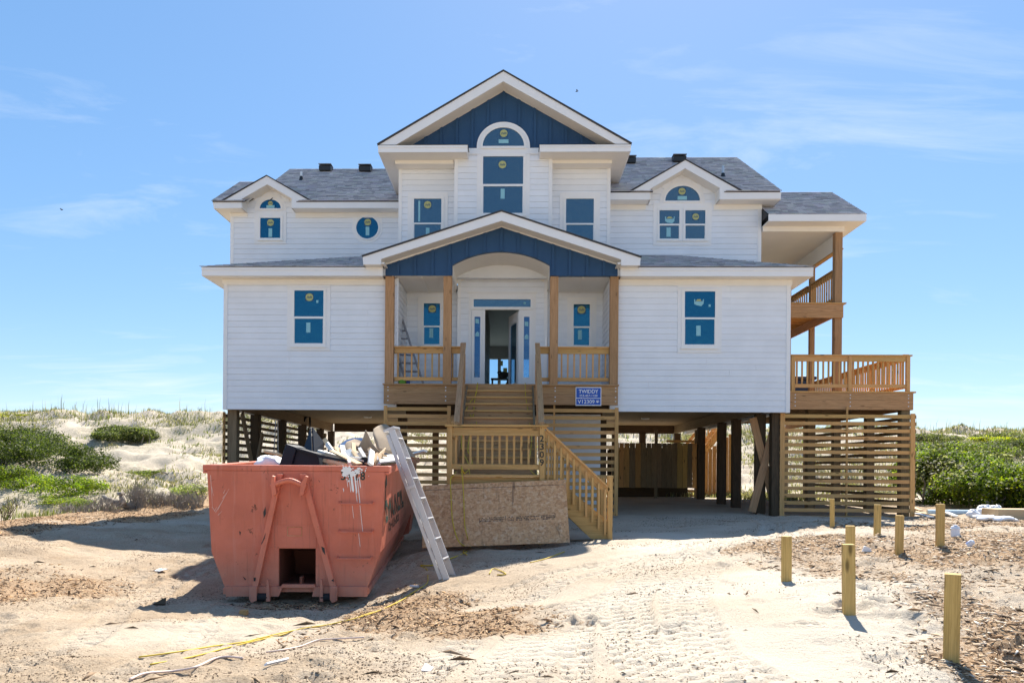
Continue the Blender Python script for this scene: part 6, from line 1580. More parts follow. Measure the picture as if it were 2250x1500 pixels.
# ------------------------------------------------------------------ strand board leaning on the landing
tlc, trc = at(929, 1066, 13.97), at(1243, 1053, 13.97); blc, brc = at(928, 1203, 13.35), at(1252, 1191, 13.35)
u_ = (brc - blc).normalized(); v_ = (tlc - blc); hB, wB = v_.length, (brc - blc).length; n_ = u_.cross(v_).normalized()
OS = empty('strand_board', blc.lerp(brc, .5), 'stained oriented strand board sheet leaning against front of the stair landing', 'board')
mb = MB(); N_ = 14; vs = []; uv = []
for k in range(2):
    for (p, u, v) in ((blc, 0, 0), (brc, wB, 0), (trc, wB, hB), (tlc, 0, hB)): vs.append(p + n_ * (-.011 * k)); uv.append((u, v))
fs = [(0, 1, 2, 3), (7, 6, 5, 4), (0, 4, 5, 1), (1, 5, 6, 2), (2, 6, 7, 3), (3, 7, 4, 0)]
mb.add(vs, fs, [[uv[j] for j in f] for f in fs]); mb.build('panel', M['osb'], OS)
mb = MB(); rr = random.Random(9)
def osp(u, v): return blc.lerp(brc, u).lerp(tlc.lerp(trc, u), v) + n_ * .0012
def bar(u0, u1, v0, v1): mb.poly([osp(u0, v0), osp(u1, v0), osp(u1, v1), osp(u0, v1)], .001)
for g0, g1 in ((.395, .475), (.485, .56), (.585, .625), (.645, .73), (.74, .80), (.815, .905)):
    for v in (.37, .395, .42):
        u = g0
        while u < g1:
            w = rr.choice((.002, .004, .006, .008)); 
            if rr.random() < .8: bar(u, u + w, v, v + rr.choice((.012, .017)))
            u += w + .0025
for u, v in ((.39, .375), (.57, .40), (.91, .42)): bar(u, u + .003, v - .02, v + .05)
mb.build('stamp', M['ink'], OS)['kind'] = 'stuff'
mb = MB(); bar(.012, .985, .915, .921); mb.build('guide_line', M['ink'], OS)

# ------------------------------------------------------------------ cords
def cord(pts, r, mt, label, cat='cord', step=.05, name='extension_cord'):
    P = smooth_path([Vector(p) for p in pts], step); return tag(MB().tube(P, r, 6).build(name, M[mt], None, smooth=True), label, cat)
def stair_pt(px, py):
    # point on the stair pitch line in front of the risers
    t = (py - 845) / (1035 - 845); Y = YF - .05 + (YBs - YF) * min(1, max(0, t)); return at(px, py, Y - .06)
def G(px, py, up=.012):
    q = gnd(px, py); return Vector((q.x, q.y, q.z + up))
yo = YLd - .07
cord([(at(1050, 843, YF).x, YF - .06, ZP + .02), stair_pt(1046, 865), stair_pt(1032, 885), stair_pt(1022, 905), stair_pt(1016, 930), at(1014, 952, 16.2), at(1015, 985, 15.8), at(1030, 1020, 15.2), at(1034, 1043, 14.6), at(1060, 1044, 14.4), at(1110, 1045, 14.3), at(1170, 1046, 14.2)], .009, 'yellow', 'yellow cord running from the porch down left side of the stairs to the landing')
cord([(at(1050, 843, YF).x, YF - .075, ZP + .02), stair_pt(1043, 880), stair_pt(1040, 910), stair_pt(1036, 935), at(1028, 985, 15.9), at(1033, 1000, 15.7), at(1037, 1020, 15.4), at(1020, 1040, yo), at(1014, 1024, yo - .02), at(1017, 1060, 13.9), at(1019, 1100, 13.72), at(1021, 1150, 13.5), at(1027, 1180, 13.34), G(1034, 1202), G(1018, 1212), G(1026, 1220)], .010, 'yellow', 'yellow cord hanging over the landing edge, right one down the board')
cord([at(1002, 1036, 14.4), at(996, 1045, yo + .0), at(990, 1052, 13.93), at(991, 1090, 13.76), at(994, 1140, 13.5), at(1003, 1178, 13.3), at(1015, 1196, 13.2), G(1034, 1203), G(1020, 1216), G(985, 1230), G(950, 1243), G(924, 1243), G(938, 1252), G(940, 1266)], .010, 'yellow', 'yellow cord looping down the board left side and away to the ladder foot')
cord([(at(1154, 843, YF).x, YF - .06, ZP + .02), stair_pt(1155, 870), stair_pt(1160, 900), stair_pt(1164, 930), at(1168, 960, 16), at(1166, 990, 15.8), at(1162, 1022, 15.5), at(1172, 1040, 14.7), at(1185, 1046, 14.3)], .008, 'yellow', 'single yellow cord down the right side of the entry stairs')
cord([stair_pt(1032, 910), stair_pt(1038, 917), stair_pt(1046, 924), stair_pt(1047, 936)], .008, 'yellow', 'short crossing loop of yellow cord midway on the stairs')
cord([G(940, 1266), G(938, 1283), G(915, 1298), G(880, 1320), G(835, 1342), G(780, 1360), G(720, 1374), G(640, 1388), G(570, 1404), G(540, 1412), G(480, 1420), G(400, 1433), G(305, 1446)], .0065, 'yellow', 'long yellow cord lying on sand from the ladder past dumpster to lower left')
cord([G(905, 1306), G(860, 1332), G(800, 1352), G(730, 1372), G(665, 1382), G(620, 1396), G(560, 1410), G(500, 1425), G(420, 1446), G(330, 1462)], .006, 'yellow', 'second yellow cord strand on the sand nearest the camera')
cord([G(1075, 1262), G(1085, 1250), G(1112, 1262), G(1092, 1264)], .008, 'yellow', 'small curl of yellow cord in sunlit sand right of the stepladder')
cord([G(1165, 1237), G(1200, 1228), G(1240, 1213)], .008, 'yellow', 'straight piece of yellow cord on the sand before the board')
cord([G(285, 1496), G(320, 1482), G(380, 1477), G(430, 1468), G(470, 1450), G(500, 1445), G(533, 1448)], .009, 'pinkcord', 'pale pink cord curving across sand at the lower left', step=.03, name='ground_cord')  # a pale cord lying loose on the sand
cord([G(585, 1435), G(620, 1430), G(660, 1422), G(700, 1408), G(745, 1405), G(800, 1402)], .008, 'pinkcord', 'pale cord lying straight on chips below the yellow cords', step=.03, name='ground_cord')

# ------------------------------------------------------------------ short timber posts in the sand
posts = [(2079, 2122, 1262, 1457, 5.37, 'nearest and largest timber post at lower right of the sand, with two dark knots', 28),
         (1857, 1886, 1196, 1349, 6.53, 'second nearest timber post with a knot near its top, overlapping a post behind', 12),
         (1720, 1743, 1178, 1277, 8.2, 'leftmost timber post, standing alone at the edge of wheel tracks', 35),
         (1862, 1884, 1155, 1240, 8.6, 'post mostly hidden behind the second nearest timber post', 15),
         (1970, 1988.5, 1132, 1220, 9.7, 'timber post with curved grain between the white scrap and bucket', 14),
         (2061, 2079, 1107, 1190, 9.9, 'timber post standing beside the translucent bucket', 12),
         (1923, 1937.5, 1108, 1171, 11.7, 'timber post in front of the right end of the slat screen', 10),
         (1825, 1837.5, 1095, 1152, 14.4, 'farthest timber post in front of the middle of the slat screen', 25)]
for (a, b, c, d, Y, lb, rot) in posts:
    p0 = at((a + b) / 2, d, Y); top = at((a + b) / 2, c, Y).z; z0 = gz(p0.x, Y) - .3
    th = rad(rot); w = ((b - a) * Y / 1750) / (math.cos(th) + math.sin(th))
    X_ = Matrix.Translation((p0.x, Y + w * .6, 0)) @ Matrix.Rotation(-th if a != 1720 else th, 4, 'Z') @ Matrix.Rotation(rad(random.uniform(-1, 1)), 4, 'Y')
    o = MB(X_).box(-w / 2, w / 2, -w / 2, w / 2, z0, top).build('timber_post', M['woodnew'], None, bevel=.006); tag(o, lb, 'post', 'short timber posts standing in the sand')

# ------------------------------------------------------------------ odds and ends on the ground
q = gnd(2104, 1179); k = q.y / 1750; Bk = empty('bucket', q, 'translucent white plastic bucket standing upside down on the sand', 'bucket')
r_ = 9.2 * k; MB().lathe([(0, q.z + 23 * k), (r_ * .82, q.z + 22.5 * k), (r_ * .9, q.z + 21 * k), (r_, q.z + 2 * k), (r_ * .96, q.z)], (q.x, q.y + r_, 0), 20).build('shell', M['clear'], Bk, smooth=True)
mb = MB(); mb.lathe([(r_ * .9, q.z + 18 * k), (r_ * 1.12, q.z + 18 * k), (r_ * 1.12, q.z + 16.5 * k), (r_ * .92, q.z + 16.5 * k)], (q.x, q.y + r_, 0), 20); mb.lathe([(r_ * .3, q.z + 22.5 * k), (r_ * .6, q.z + 25.5 * k), (0, q.z + 26 * k)], (q.x, q.y + r_, 0), 14); mb.build('lid_ring', M['clear'], Bk)
q = gnd(1905, 1211); k = q.y / 1750; mb = MB(); mb.prism([(q.x - 10 * k, q.z), (q.x + 10 * k, q.z), (q.x + 9 * k, q.z + 6 * k), (q.x - 3 * k, q.z + 12 * k), (q.x - 6 * k, q.z + 11 * k)], q.y, q.y + .02); tag(mb.build('foam_scrap', M['bag']), 'white triangular foam scrap on the sand between the timber posts', 'scrap')
q = gnd(2131, 1205); k = q.y / 1750; Bt = empty('plastic_bottle', q, 'clear plastic bottle with blue label lying on mulch at right', 'bottle')
mb = MB(); mb.tube([(q.x - 5 * k, q.y, q.z + .04), (q.x + 3 * k, q.y - .03, q.z + .09), (q.x + 5 * k, q.y - .03, q.z + .10)], [.035, .035, .012], 10); mb.build('bottle_body', M['clear'], Bt); MB().tube([(q.x - 4 * k, q.y, q.z + .045), (q.x - 1 * k, q.y - .012, q.z + .063)], .036, 10).build('bottle_label', M['signblue'], Bt)
q = gnd(352, 1254); k = q.y / 1750; mb = MB(); mb.poly([(q.x - 12 * k, q.y - .02, q.z + .012), (q.x + 4 * k, q.y - .08, q.z + .012), (q.x + 13 * k, q.y + .06, q.z + .03), (q.x - 8 * k, q.y + .10, q.z + .03)], .008); W1 = mb.build('drink_pouch', M['bag']); tag(W1, 'white and blue wrapper lying on the sunlit sand left of dumpster', 'wrapper'); 
mb = MB(); mb.poly([(q.x - 6 * k, q.y, q.z + .022), (q.x + 2 * k, q.y - .04, q.z + .022), (q.x + 5 * k, q.y + .03, q.z + .032), (q.x - 3 * k, q.y + .06, q.z + .032)], .004); o = mb.build('blue_print', M['tag'], None); o.parent = W1; o.location = WL[o.name] - WL[W1.name]
q = gnd(533, 1350); k = q.y / 1750; tag(MB().box(q.x - 8 * k, q.x + 8 * k, q.y, q.y + .09, q.z - .01, q.z + .05).build('wood_block', M['wood'], bevel=.006), 'small offcut block of pine on shaded sand before the dumpster', 'wood block')
q = gnd(350, 1330); k = q.y / 1750; tag(MB().poly([(q.x - 14 * k, q.y, q.z + .02), (q.x + 13 * k, q.y, q.z + .02), (q.x + 8 * k, q.y + .08, q.z + .09), (q.x + 2 * k, q.y + .06, q.z + .075)], .02).build('bark_piece', M['wooddark']), 'dark piece of bark in the tip of the dumpster shadow', 'bark')
q = gnd(151, 1307); k = q.y / 1750; tag(MB().box(q.x - 1.6 * k, q.x + 1.6 * k, q.y, q.y + .02, q.z - .03, q.z + 10 * k).build('small_stake', M['wooddark']), 'tiny dark stake sticking up in sand at left', 'stake')
q = gnd(938, 1474); k = q.y / 1750; tag(MB().poly([(q.x - 12 * k, q.y - .01, q.z + .012), (q.x + 9 * k, q.y - .02, q.z + .012), (q.x + 13 * k, q.y + .04, q.z + .02), (q.x - 6 * k, q.y + .07, q.z + .04)], .01).build('paper_cup', M['bag']), 'crushed white paper cup on the sand at bottom centre', 'litter')
q = gnd(604, 1460); k = q.y / 1750; tag(MB().poly([(q.x - 20 * k, q.y - .05, q.z + .012), (q.x - 14 * k, q.y - .05, q.z + .03), (q.x + 20 * k, q.y + .11, q.z + .03), (q.x + 16 * k, q.y + .12, q.z + .012)], .012).build('paper_strip', M['bag']), 'torn white strip on wood chips at bottom left of centre', 'litter')
q = gnd(911, 1291); k = q.y / 1750; tag(MB().tube([(q.x - 10 * k, q.y, q.z + .025), (q.x + 10 * k, q.y - .04, q.z + .025)], .018, 10).build('metal_tube', M['galv']), 'short metal tube on the mulch at the foot of dumpster', 'tube')
# rubbish by the bushes on the right
q = gnd(2060, 1134); q2 = gnd(2136, 1137); Pp = MB().tube([(at(2044, 1125, q.y).x, q.y + .15, q.z + .09), (at(2137, 1126, q.y).x, q.y - .1, q.z + .10)], .085, 14).build('pale_pipe', M['pvc']); tag(Pp, 'pale blue plastic pipe lying before the bushes at right', 'pipe')
for (a, b, r_, lb, sq, sd) in ((2150, 1134, .13, 'leftmost white plastic bag in the heap by the bushes', (1, .8, .75), 1), (2175, 1133, .18, 'largest white plastic bag in the heap by the bushes', (1.1, .8, .85), 4), (2200, 1132, .16, 'third white plastic bag, touching the cardboard box', (1, .8, .9), 7), (2186, 1140, .16, 'flattened white bag spread in front of the heap of bags', (1.6, .7, .35), 9), (2222, 1142, .15, 'white plastic scrap in front of the cardboard box', (1.5, .7, .35), 12)):
    q = gnd(a, b + 4); lump('plastic_bag', (q.x, q.y + .2, q.z + r_ * sq[2] * .75), r_, 'bag', lb, 'plastic bag', sd, squash=sq, amp=.3)
q = gnd(2230, 1142); tag(MB().box(q.x - .28, q.x + 1.3, q.y + .05, q.y + .6, q.z - .02, q.z + .2).build('cardboard_box', mat('brown_cardboard', (.5, .37, .22), .85), bevel=.01), 'flat brown cardboard box at the far right edge before the bushes', 'box')
for i, (a, b, c, d, lb) in enumerate(((2010, 1126, 2058, 1136, 'longest loose board on sand right of the slat screen'), (2006, 1119, 2024, 1124, 'short dark board end showing beside the slat screen corner'), (2012, 1134, 2045, 1139, 'white loose board flat on sand right of the slat screen'), (2078, 1133, 2100, 1137, 'pale board end right of the post by the bucket'))):
    p, q_ = gnd(a, b), gnd(c, d); tag(MB().beam(p + Vector((0, 0, .04 + .02 * i)), q_ + Vector((0, 0, .04)), .13, .03).build('loose_board', M['white_scrap' if i > 1 else 'scrap']), lb, 'board', 'loose boards lying by the screen')


# ------------------------------------------------------------------ plants
def leaf_cloud(centers, radii, n, ll, palette, seed, hollow=.4, flat=.5, floor=None):
    """n small folded leaves spread through the outer part of lumpy ellipsoids."""
    r = np.random.default_rng(seed); C = np.array(centers); Rr = np.array(radii)
    vol = Rr.prod(1) ** (2 / 3); k = r.choice(len(C), n, p=vol / vol.sum())
    d = r.normal(size=(n, 3)); d /= np.linalg.norm(d, axis=1)[:, None]
    lum = 1 + .55 * vnoise(d[:, 0] * 3 + k * 7.1, d[:, 1] * 3 + d[:, 2] * 2.3, seed)
    t = hollow + (1 - hollow) * r.random(n) ** .6
    P = C[k] + d * Rr[k] * (t * lum)[:, None]
    gzv = gz(P[:, 0], P[:, 1])
    keep = P[:, 2] > gzv - .02
    P, d = P[keep], d[keep]; k = k[keep]; n = len(P)
    gap = vnoise(P[:, 0] * 1.9 + 11, P[:, 2] * 2.6 + P[:, 1] * 1.1, seed + 3) > -.2
    P, d, k = P[gap], d[gap], k[gap]; n = len(P)
    nrm = d * .6 + r.normal(size=(n, 3)) * .6 + np.array([0, 0, flat]); nrm /= np.linalg.norm(nrm, axis=1)[:, None]
    a = np.cross(nrm, r.normal(size=(n, 3))); a /= np.linalg.norm(a, axis=1)[:, None]; b = np.cross(nrm, a)
    L = (ll * r.uniform(.6, 1.3, n))[:, None]
    V = np.stack([P - a * L * .5, P + b * L * .24 + nrm * L * .06, P + a * L * .5, P - b * L * .24 + nrm * L * .06], 1).reshape(-1, 3)
    pal = np.array(palette); c = pal[r.integers(0, len(pal), n)] * r.uniform(.75, 1.25, (n, 1))
    tone = .85 + 1.0 * vnoise(P[:, 0] * 1.6, P[:, 1] * 1.6 + P[:, 2] * 1.9, seed + 5)[:, None]
    return V, np.arange(4 * n).reshape(-1, 4), np.repeat(c * tone, 4, 0)
DG = [(.042, .066, .018), (.06, .085, .022), (.08, .105, .026), (.035, .052, .015), (.105, .125, .035)]
BG = [(.17, .25, .02), (.22, .29, .022), (.11, .18, .018), (.27, .31, .025), (.09, .13, .02)]
YG = [(.42, .42, .02), (.33, .36, .02), (.48, .44, .025), (.18, .24, .025)]
GR = [(.15, .18, .08), (.19, .20, .11), (.12, .15, .06), (.23, .22, .13)]
GREY = [(.30, .30, .25), (.24, .25, .20), (.36, .35, .30), (.10, .12, .05)]
def bush(blobs, n, ll, pal, label, seed, cat='bush', name='bush', extra=None, stems=5, group=None, kindname='foliage'):
    """blobs: (px, py_centre, half width px, half height px, depth half m, Y)"""
    C, Rr = [], []
    for (px, py, hw, hh, hd, Y) in blobs:
        gy = gnd(px, py + hh * .8).y; Y = min(max(gy, Y - 4), Y + 7); c = at(px, py, Y); k = Y / 1750; C.append(tuple(c)); Rr.append((hw * k, hd, hh * k))
    rs = random.Random(seed * 7 + 1); C0, R0 = list(C), list(Rr)
    for c, q in zip(C0, R0):
        for k_ in range(7):
            t_, u_ = rs.uniform(0, 2 * math.pi), rs.uniform(-.2, 1); w_ = math.sqrt(max(0, 1 - u_ * u_)); s_ = rs.uniform(.28, .48)
            C.append((c[0] + q[0] * .8 * w_ * math.cos(t_), c[1] + q[1] * .8 * w_ * math.sin(t_), c[2] + q[2] * .5 * u_)); Rr.append((min(q[0], q[1] * 1.3) * s_, q[1] * s_, q[2] * s_ * 1.15))
    C0, R0 = np.array(C0), np.array(R0)
    b0 = Vector(C[0]); T = empty(name, (b0.x, b0.y, gz(b0.x, b0.y)), label, cat, group)
    V, F_, cc = leaf_cloud(C, Rr, int(n * 1.5), ll * .85, pal, seed)
    np_mesh(kindname, V, F_, M['leaf'], cc, T)
    if extra:
        V, F_, cc = leaf_cloud(C, [(a * 1.03, b * 1.03, c * 1.04) for a, b, c in Rr], extra[0], ll, extra[1], seed + 50, hollow=.9)
        kp = vnoise(V[::4, 0] * extra[2], V[::4, 2] * extra[2] + 3.3, seed + 9) > extra[3]
        kp4 = np.repeat(kp, 4); V = V[kp4]; cc = cc[kp4]
        if len(V): np_mesh('pale_foliage', V, np.arange(len(V)).reshape(-1, 4), M['leaf'], cc, T)
    rr = random.Random(seed); mb = MB()
    for i in range(stems):
        c = Vector(C[i % len(C)]); R_0 = Rr[i % len(C)]; g = Vector((c.x + rr.uniform(-.4, .4) * R_0[0], c.y + rr.uniform(-.4, .4) * R_0[1], 0)); g.z = gz(g.x, g.y) - .1
        e = c + Vector((rr.uniform(-.8, .8) * R_0[0], rr.uniform(-.7, .7) * R_0[1], rr.uniform(.2, .7) * R_0[2])); m_ = g.lerp(e, .5) + Vector((rr.uniform(-.2, .2), rr.uniform(-.2, .2), .1))
        mb.tube([g, m_, e], [.04, .028, .012], 5)
    if stems: mb.build('stem', M['foliage_stick'], T)
    return T
bush([(20, 985, 95, 50, 2.2, 32), (120, 1000, 85, 42, 2.0, 31.5), (195, 1018, 55, 24, 1.4, 31), (60, 965, 80, 32, 2.0, 33), (-80, 975, 110, 60, 2.5, 32)], 34000, .12, DG, 'large dark green bush on the dune at left edge', 1)
bush([(10, 1042, 70, 28, 1.4, 27.5), (95, 1065, 75, 24, 1.4, 26.5), (165, 1068, 62, 27, 1.3, 26.5), (-70, 1040, 80, 34, 1.5, 28)], 20000, .10, BG, 'bright yellow green low bush below the dark bush at left', 2)
bush([(275, 952, 55, 19, 1.4, 41), (310, 955, 32, 16, 1.2, 41), (240, 958, 28, 13, 1.0, 41)], 9000, .13, DG + GR, 'low rounded dark bush alone on the middle of left dune', 3)
bush([(330, 1040, 50, 8, .8, 31), (365, 1038, 30, 6, .7, 31)], 2600, .09, GR + BG, 'thin sprawling green plant on sand left of the dumpster', 4, 'plant', 'low_plant', stems=2)
bush([(150, 1106, 55, 14, .9, 22.5), (100, 1098, 40, 12, .8, 23)], 4200, .08, GR + BG + [(.20, .19, .07)], 'low green and straw plant behind the sand bank at left', 5, 'plant', 'low_plant', stems=2)
bush([(425, 1080, 32, 19, .8, 25), (400, 1078, 20, 14, .7, 25)], 3200, .07, GREY[:3] + BG[:2], 'grey green shrub tipped with fresh leaves beside the dumpster left rim', 6, stems=9)
bush([(22, 912, 40, 5, 1.2, 47)], 900, .12, YG, 'small yellow green plant near dune crest at far left', 7, 'plant', 'low_plant', stems=1)
bush([(2085, 1050, 85, 68, 2.2, 23), (2160, 1062, 80, 60, 2.0, 22.8), (2030, 1050, 45, 70, 1.6, 22.6), (2130, 1030, 62, 36, 2.0, 24.5), (2050, 1018, 50, 30, 1.8, 24)], 46000, .115, BG + DG[:3], 'big bright green bush right of the slat screen', 8, extra=(9000, GREY, 1.7, .10), stems=8)
bush([(2235, 1080, 50, 45, 2.0, 24.5), (2275, 1068, 55, 52, 2.2, 25), (2215, 1040, 45, 22, 2.0, 26.5)], 26000, .12, BG + YG[:1] + DG[:2], 'bright green bush cut by the right edge of frame', 9)
bush([(2150, 992, 75, 18, 2.4, 34), (2070, 985, 65, 16, 2.2, 34.5), (2220, 985, 60, 24, 2.4, 34)], 13000, .13, GR + DG + BG[:2], 'greyish green thicket on the dune slope behind right bushes', 10, extra=(4200, YG, .5, .05))
bush([(2030, 962, 40, 10, 1.6, 40), (2070, 966, 45, 9, 1.6, 40)], 3600, .13, GR, 'thin grey green patch of scrub by the deck corner on the right dune', 13, stems=1)
bush([(2190, 966, 50, 8, 1.2, 37), (2150, 964, 25, 5, 1, 37.5)], 3600, .12, YG, 'bright yellow patch of leaves on right dune slope', 11, stems=2)
bush([(2200, 960, 60, 12, 1.6, 42), (2260, 966, 40, 14, 1.6, 41)], 3000, .14, GR, 'low grey green scrub near right dune crest', 12, stems=1)
# grey driftwood branch and dry brush on the bank
dw = empty('driftwood', gnd(275, 1112), 'bleached grey driftwood branch with forked end on the left bank', 'driftwood')
Yd = 24.0
mb = MB()
for pts, r_ in (([(228, 1092), (245, 1101), (262, 1106), (285, 1112), (300, 1113)], [.05, .09, .11, .10, .05]), ([(272, 1108), (268, 1094), (266, 1084), (270, 1083)], [.09, .08, .06, .07]), ([(266, 1085), (260, 1084)], [.07, .05]), ([(240, 1098), (232, 1091), (226, 1090)], [.05, .05, .04])):
    mb.tube([at(a, b, Yd + .1 * i) for i, (a, b) in enumerate(pts)], r_, 8)
mb.build('branch', M['foliage_stick'], dw, smooth=True)
def brush(px0, px1, py, h, n, label, seed, Y, mt='foliage_stick', lean=.5):
    rr = random.Random(seed); mb = MB(); 
    for i in range(n):
        a = rr.uniform(px0, px1); p = at(a, py, Y + rr.uniform(-.4, .4)); p.z = gz(p.x, p.y) - .02; hh = h * rr.uniform(.4, 1)
        e = p + Vector((rr.uniform(-lean, lean) * hh * 1.6, rr.uniform(-.3, .3), hh)); m_ = p.lerp(e, .55) + Vector((rr.uniform(-.1, .1), 0, .05))
        mb.tube([p, m_, e], [.012, .008, .003], 3, cap=False)
        for k in range(2):
            e2 = m_ + Vector((rr.uniform(-.4, .4) * hh, rr.uniform(-.2, .2), rr.uniform(.1, .5) * hh)); mb.tube([m_, e2], [.007, .002], 3, cap=False)
    return tag(mb.build('dry_brush', M[mt]), label, 'brush')
brush(130, 260, 1122, .55, 190, 'tangle of dry grey brush left of the driftwood branch', 1, 23.5)
brush(285, 320, 1108, .8, 110, 'tall dry brown brush fanning up behind the driftwood branch', 2, 24.6, lean=.35)
brush(320, 400, 1098, .5, 170, 'low dry grey brush between driftwood and the grey green shrub', 3, 25.2)
brush(390, 445, 1090, .5, 120, 'dry grey twigs under the grey green shrub by the dumpster', 4, 25.0)
brush(2, 22, 1140, .9, 12, 'small bare dark sapling at far left edge of the bank', 5, 19.6, 'wooddark', .2)

# grass over the dune: blades in tufts, and tall sea oats along the crest
def tufts(n, xr, yr_, h, dens, palette, seed, blades=9, spread=.16, minz=None, lean=.35):
    r = np.random.default_rng(seed); x = r.uniform(*xr, n); y = r.uniform(*yr_, n)
    keep = r.random(n) < dens(x, y); x, y = x[keep], y[keep]; n = len(x)
    x = np.repeat(x, blades) + r.normal(0, spread, n * blades); y = np.repeat(y, blades) + r.normal(0, spread, n * blades); m = len(x)
    z = gz(x, y); hh = h * r.uniform(.45, 1.15, m); a = r.uniform(0, 2 * np.pi, m); w = .012 + .010 * r.random(m)
    dx, dy = np.cos(a), np.sin(a); ln_ = lean * hh * r.random(m)
    B = np.stack([x, y, z - .02], -1); side = np.stack([-dy * w, dx * w, np.zeros(m)], -1)
    Mi = B + np.stack([dx * ln_ * .3, dy * ln_ * .3, hh * .6], -1); Tt = B + np.stack([dx * ln_ + .06 * hh, dy * ln_, hh], -1)
    V = np.stack([B - side, B + side, Mi + side * .7, Mi - side * .7, Tt], 1)
    pal = np.array(palette); c = pal[r.integers(0, len(pal), m)] * r.uniform(.7, 1.3, (m, 1))
    i = np.arange(m) * 5
    F_ = np.concatenate([np.stack([i, i + 1, i + 2, i + 3], -1), np.stack([i + 3, i + 2, i + 4, i + 4], -1)])
    tri = np.concatenate([np.stack([i, i + 1, i + 2], -1), np.stack([i, i + 2, i + 3], -1), np.stack([i + 3, i + 2, i + 4], -1)])
    return V.reshape(-1, 3), tri, np.repeat(c, 5, 0)
def band(x, y): return 1.0
STRAW = [(.27, .24, .17), (.33, .29, .21), (.18, .17, .12), (.14, .14, .09), (.22, .21, .16), (.12, .115, .085), (.16, .17, .08)]
GREENS = [(.12, .16, .03), (.09, .13, .03), (.17, .19, .05)]
def dens_d(x, y):
    return np.clip(.20 + fbm(x, y, .33, 4, 67) * 1.5 + .35 * np.exp(-((y - 47) / 2.5) ** 2) + .35 * (x > 8), 0, 1)
o = tag(np_mesh('dune_grass', *tufts(26000, (-38, 38), (26.5, 50), .20, dens_d, STRAW, 5, spread=.22, lean=1.2)[:2], M['grass'], tufts(26000, (-38, 38), (26.5, 50), .20, dens_d, STRAW, 5, spread=.22, lean=1.2)[2], kind='stuff'), 'sparse straw and green grass tufts over the dune slope', 'grass')
q = tufts(1500, (-38, 38), (27, 46), .22, lambda x, y: np.clip(fbm(x, y, .5, 3, 167) * 1.6 - .1, 0, 1), GREENS, 6, blades=14, spread=.2)
tag(np_mesh('green_tufts', q[0], q[1], M['grass'], q[2], kind='stuff'), 'fresh green tufts dotted over the dune slope', 'grass')
q = tufts(1500, (-40, 40), (45, 50.5), .34, lambda x, y: np.clip(.45 + fbm(x, y, .4, 3, 169), 0, 1), STRAW + GREENS, 7, blades=9, spread=.3, lean=.9)
tag(np_mesh('crest_grass', q[0], q[1], M['grass'], q[2], kind='stuff'), 'taller grass along the dune crest against the sky', 'grass')
q = tufts(420, (-40, 40), (46, 50.5), .95, lambda x, y: np.clip(.6 + fbm(x, y, .4, 3, 170), 0, 1), STRAW, 8, blades=2, spread=.1, lean=.25)
tag(np_mesh('sea_oats', q[0], q[1], M['grass'], q[2], kind='stuff'), 'thin sea oat stalks standing above the dune crest', 'grass')
q = tufts(1300, (-20, -12.6), (14, 27), .25, lambda x, y: np.clip(.3 + fbm(x, y, .6, 3, 171), 0, 1), STRAW + GREENS, 9, blades=8)
tag(np_mesh('bank_grass', q[0], q[1], M['grass'], q[2], kind='stuff'), 'short mixed grass on the ground behind left sand bank', 'grass')

# ------------------------------------------------------------------ wood chips and beach litter
def slivers(n, xr, yr_, mask, lens, palette, seed, thick=.28, pw=1.0, tilt=.2):
    r = np.random.default_rng(seed); x = r.uniform(*xr, n); y = yr_[0] + (yr_[1] - yr_[0]) * r.random(n) ** 1.6
    keep = r.random(n) < mask(x, y) ** pw; x, y = x[keep], y[keep]; n = len(x)
    z = gz(x, y); L = r.uniform(*lens, n) * np.where(r.random(n) < .12, 1.8, 1); a = r.uniform(0, np.pi * 2, n); W = L * thick * r.uniform(.3, 1, n); t = L * .10 * r.uniform(.4, 1.4, n)
    d = np.stack([np.cos(a), np.sin(a), r.normal(0, tilt, n)], -1) * L[:, None] / 2; s = np.stack([-np.sin(a), np.cos(a), r.normal(0, .3, n)], -1) * W[:, None] / 2
    c = np.stack([x, y, z + t * .5 + .002], -1); up = np.stack([0 * t, 0 * t, t + .004], -1)
    V = np.stack([c - d, c + s * .8, c + d, c - s, c + up + d * .2], 1).reshape(-1, 3)
    i = np.arange(n) * 5
    F_ = np.concatenate([np.stack(q_, -1) for q_ in ((i, i + 1, i + 4), (i + 1, i + 2, i + 4), (i + 2, i + 3, i + 4), (i + 3, i, i + 4), (i, i + 3, i + 2), (i, i + 2, i + 1))])
    pal = np.array(palette); col = pal[r.integers(0, len(pal), n)] * r.uniform(.7, 1.25, (n, 1))
    return V, F_, np.repeat(col, 5, 0)
CH = [(.66, .56, .45), (.70, .62, .52), (.40, .28, .17), (.30, .19, .11), (.52, .40, .27), (.20, .13, .08), (.62, .52, .40), (.10, .07, .05), (.45, .33, .22), (.58, .46, .33)]
q = slivers(100000, (1.6, 13), (4.4, 19), lambda x, y: np.clip(gmask(mulch, x, y) * 1.15 - .12, 0, 1), (.025, .085), CH, 31)
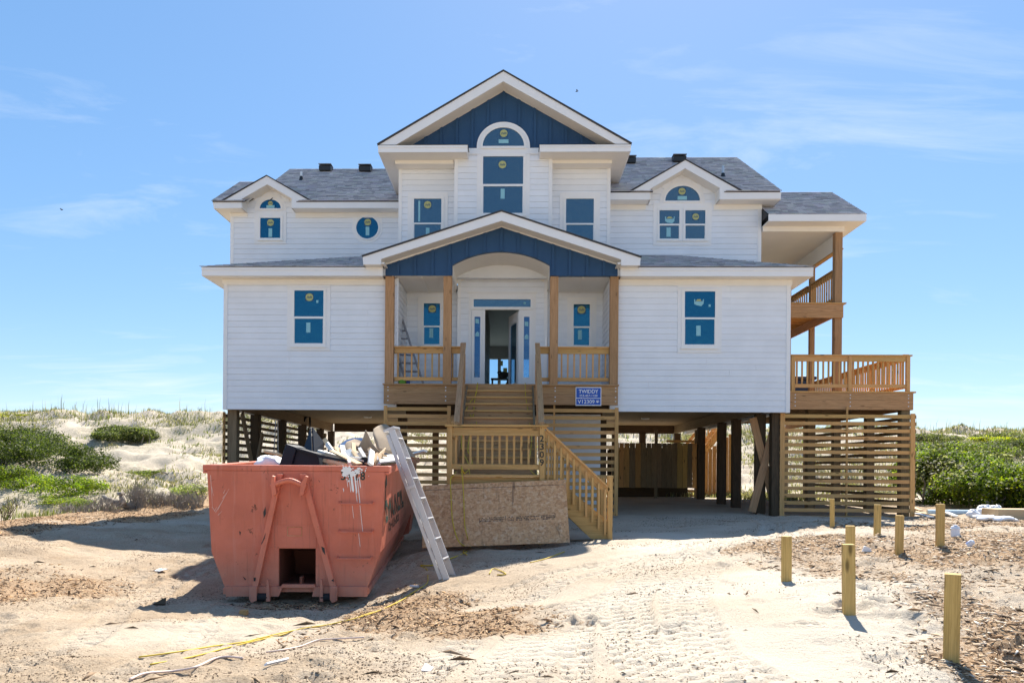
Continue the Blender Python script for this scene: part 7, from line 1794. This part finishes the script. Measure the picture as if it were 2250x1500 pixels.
tag(np_mesh('mulch', q[0], q[1], M['chip'], q[2], kind='stuff'), 'brown wood mulch spread over sand on the right', 'mulch')
q = slivers(110000, (-13.5, .8), (6, 26), lambda x, y: np.clip(gmask(mulch, x, y) * 1.15 - .1, 0, 1), (.02, .085), [(.52, .33, .17), (.44, .27, .14), (.62, .43, .26), (.30, .18, .10), (.55, .39, .25), (.16, .10, .06), (.10, .07, .05), (.24, .15, .09), (.07, .05, .035), (.13, .08, .05)], 32, tilt=.4)
tag(np_mesh('mulch', q[0], q[1], M['chip'], q[2], kind='stuff'), 'orange brown wood mulch along left bank and round the dumpster', 'mulch')
q = slivers(210000, (-9, 10), (4.4, 20), lambda x, y: np.clip(.06 + fbm(x, y, 1.1, 4, 81) * 1.7 + gmask(gap_mask, x, y) * 1.0, 0, 1), (.006, .026), [(.20, .14, .095), (.14, .10, .07), (.27, .20, .14), (.10, .075, .055)], 33, thick=.4, tilt=.07)
tag(np_mesh('beach_litter', q[0], q[1], M['chip'], q[2], kind='stuff'), 'tiny dark flecks of bark and seaweed over the sand', 'litter')
q = slivers(650, (-8, 10), (4.4, 16), lambda x, y: np.clip(.3 + fbm(x, y, .8, 3, 85), 0, 1), (.06, .22), [(.12, .08, .05), (.08, .06, .04), (.22, .16, .11)], 34, thick=.045, tilt=.05)
tag(np_mesh('twigs', q[0], q[1], M['chip'], q[2], kind='stuff'), 'thin brown twigs scattered over the sand', 'twigs')

# two small birds far off in the sky
for px_, py_, Y_, lb in ((1268, 201, 45, 'tiny dark bird in the sky right of the gable peak'), (136, 461, 50, 'tiny dark bird low in the sky at left')):
    q = at(px_, py_, Y_); B_ = empty('bird', q, lb, 'bird'); mb = MB()
    mb.tube([q + Vector((-.09, 0, -.02)), q, q + Vector((.08, 0, .02))], [.008, .028, .012], 6); mb.build('body', M['rubber'], B_)
    for s in (-1, 1): MB().poly([q + Vector((.03, 0, .01)), q + Vector((.0, s * .13, .05)), q + Vector((-.06, s * .16, .03)), q + Vector((-.03, 0, 0))], .006).build('wing', M['rubber'], B_)
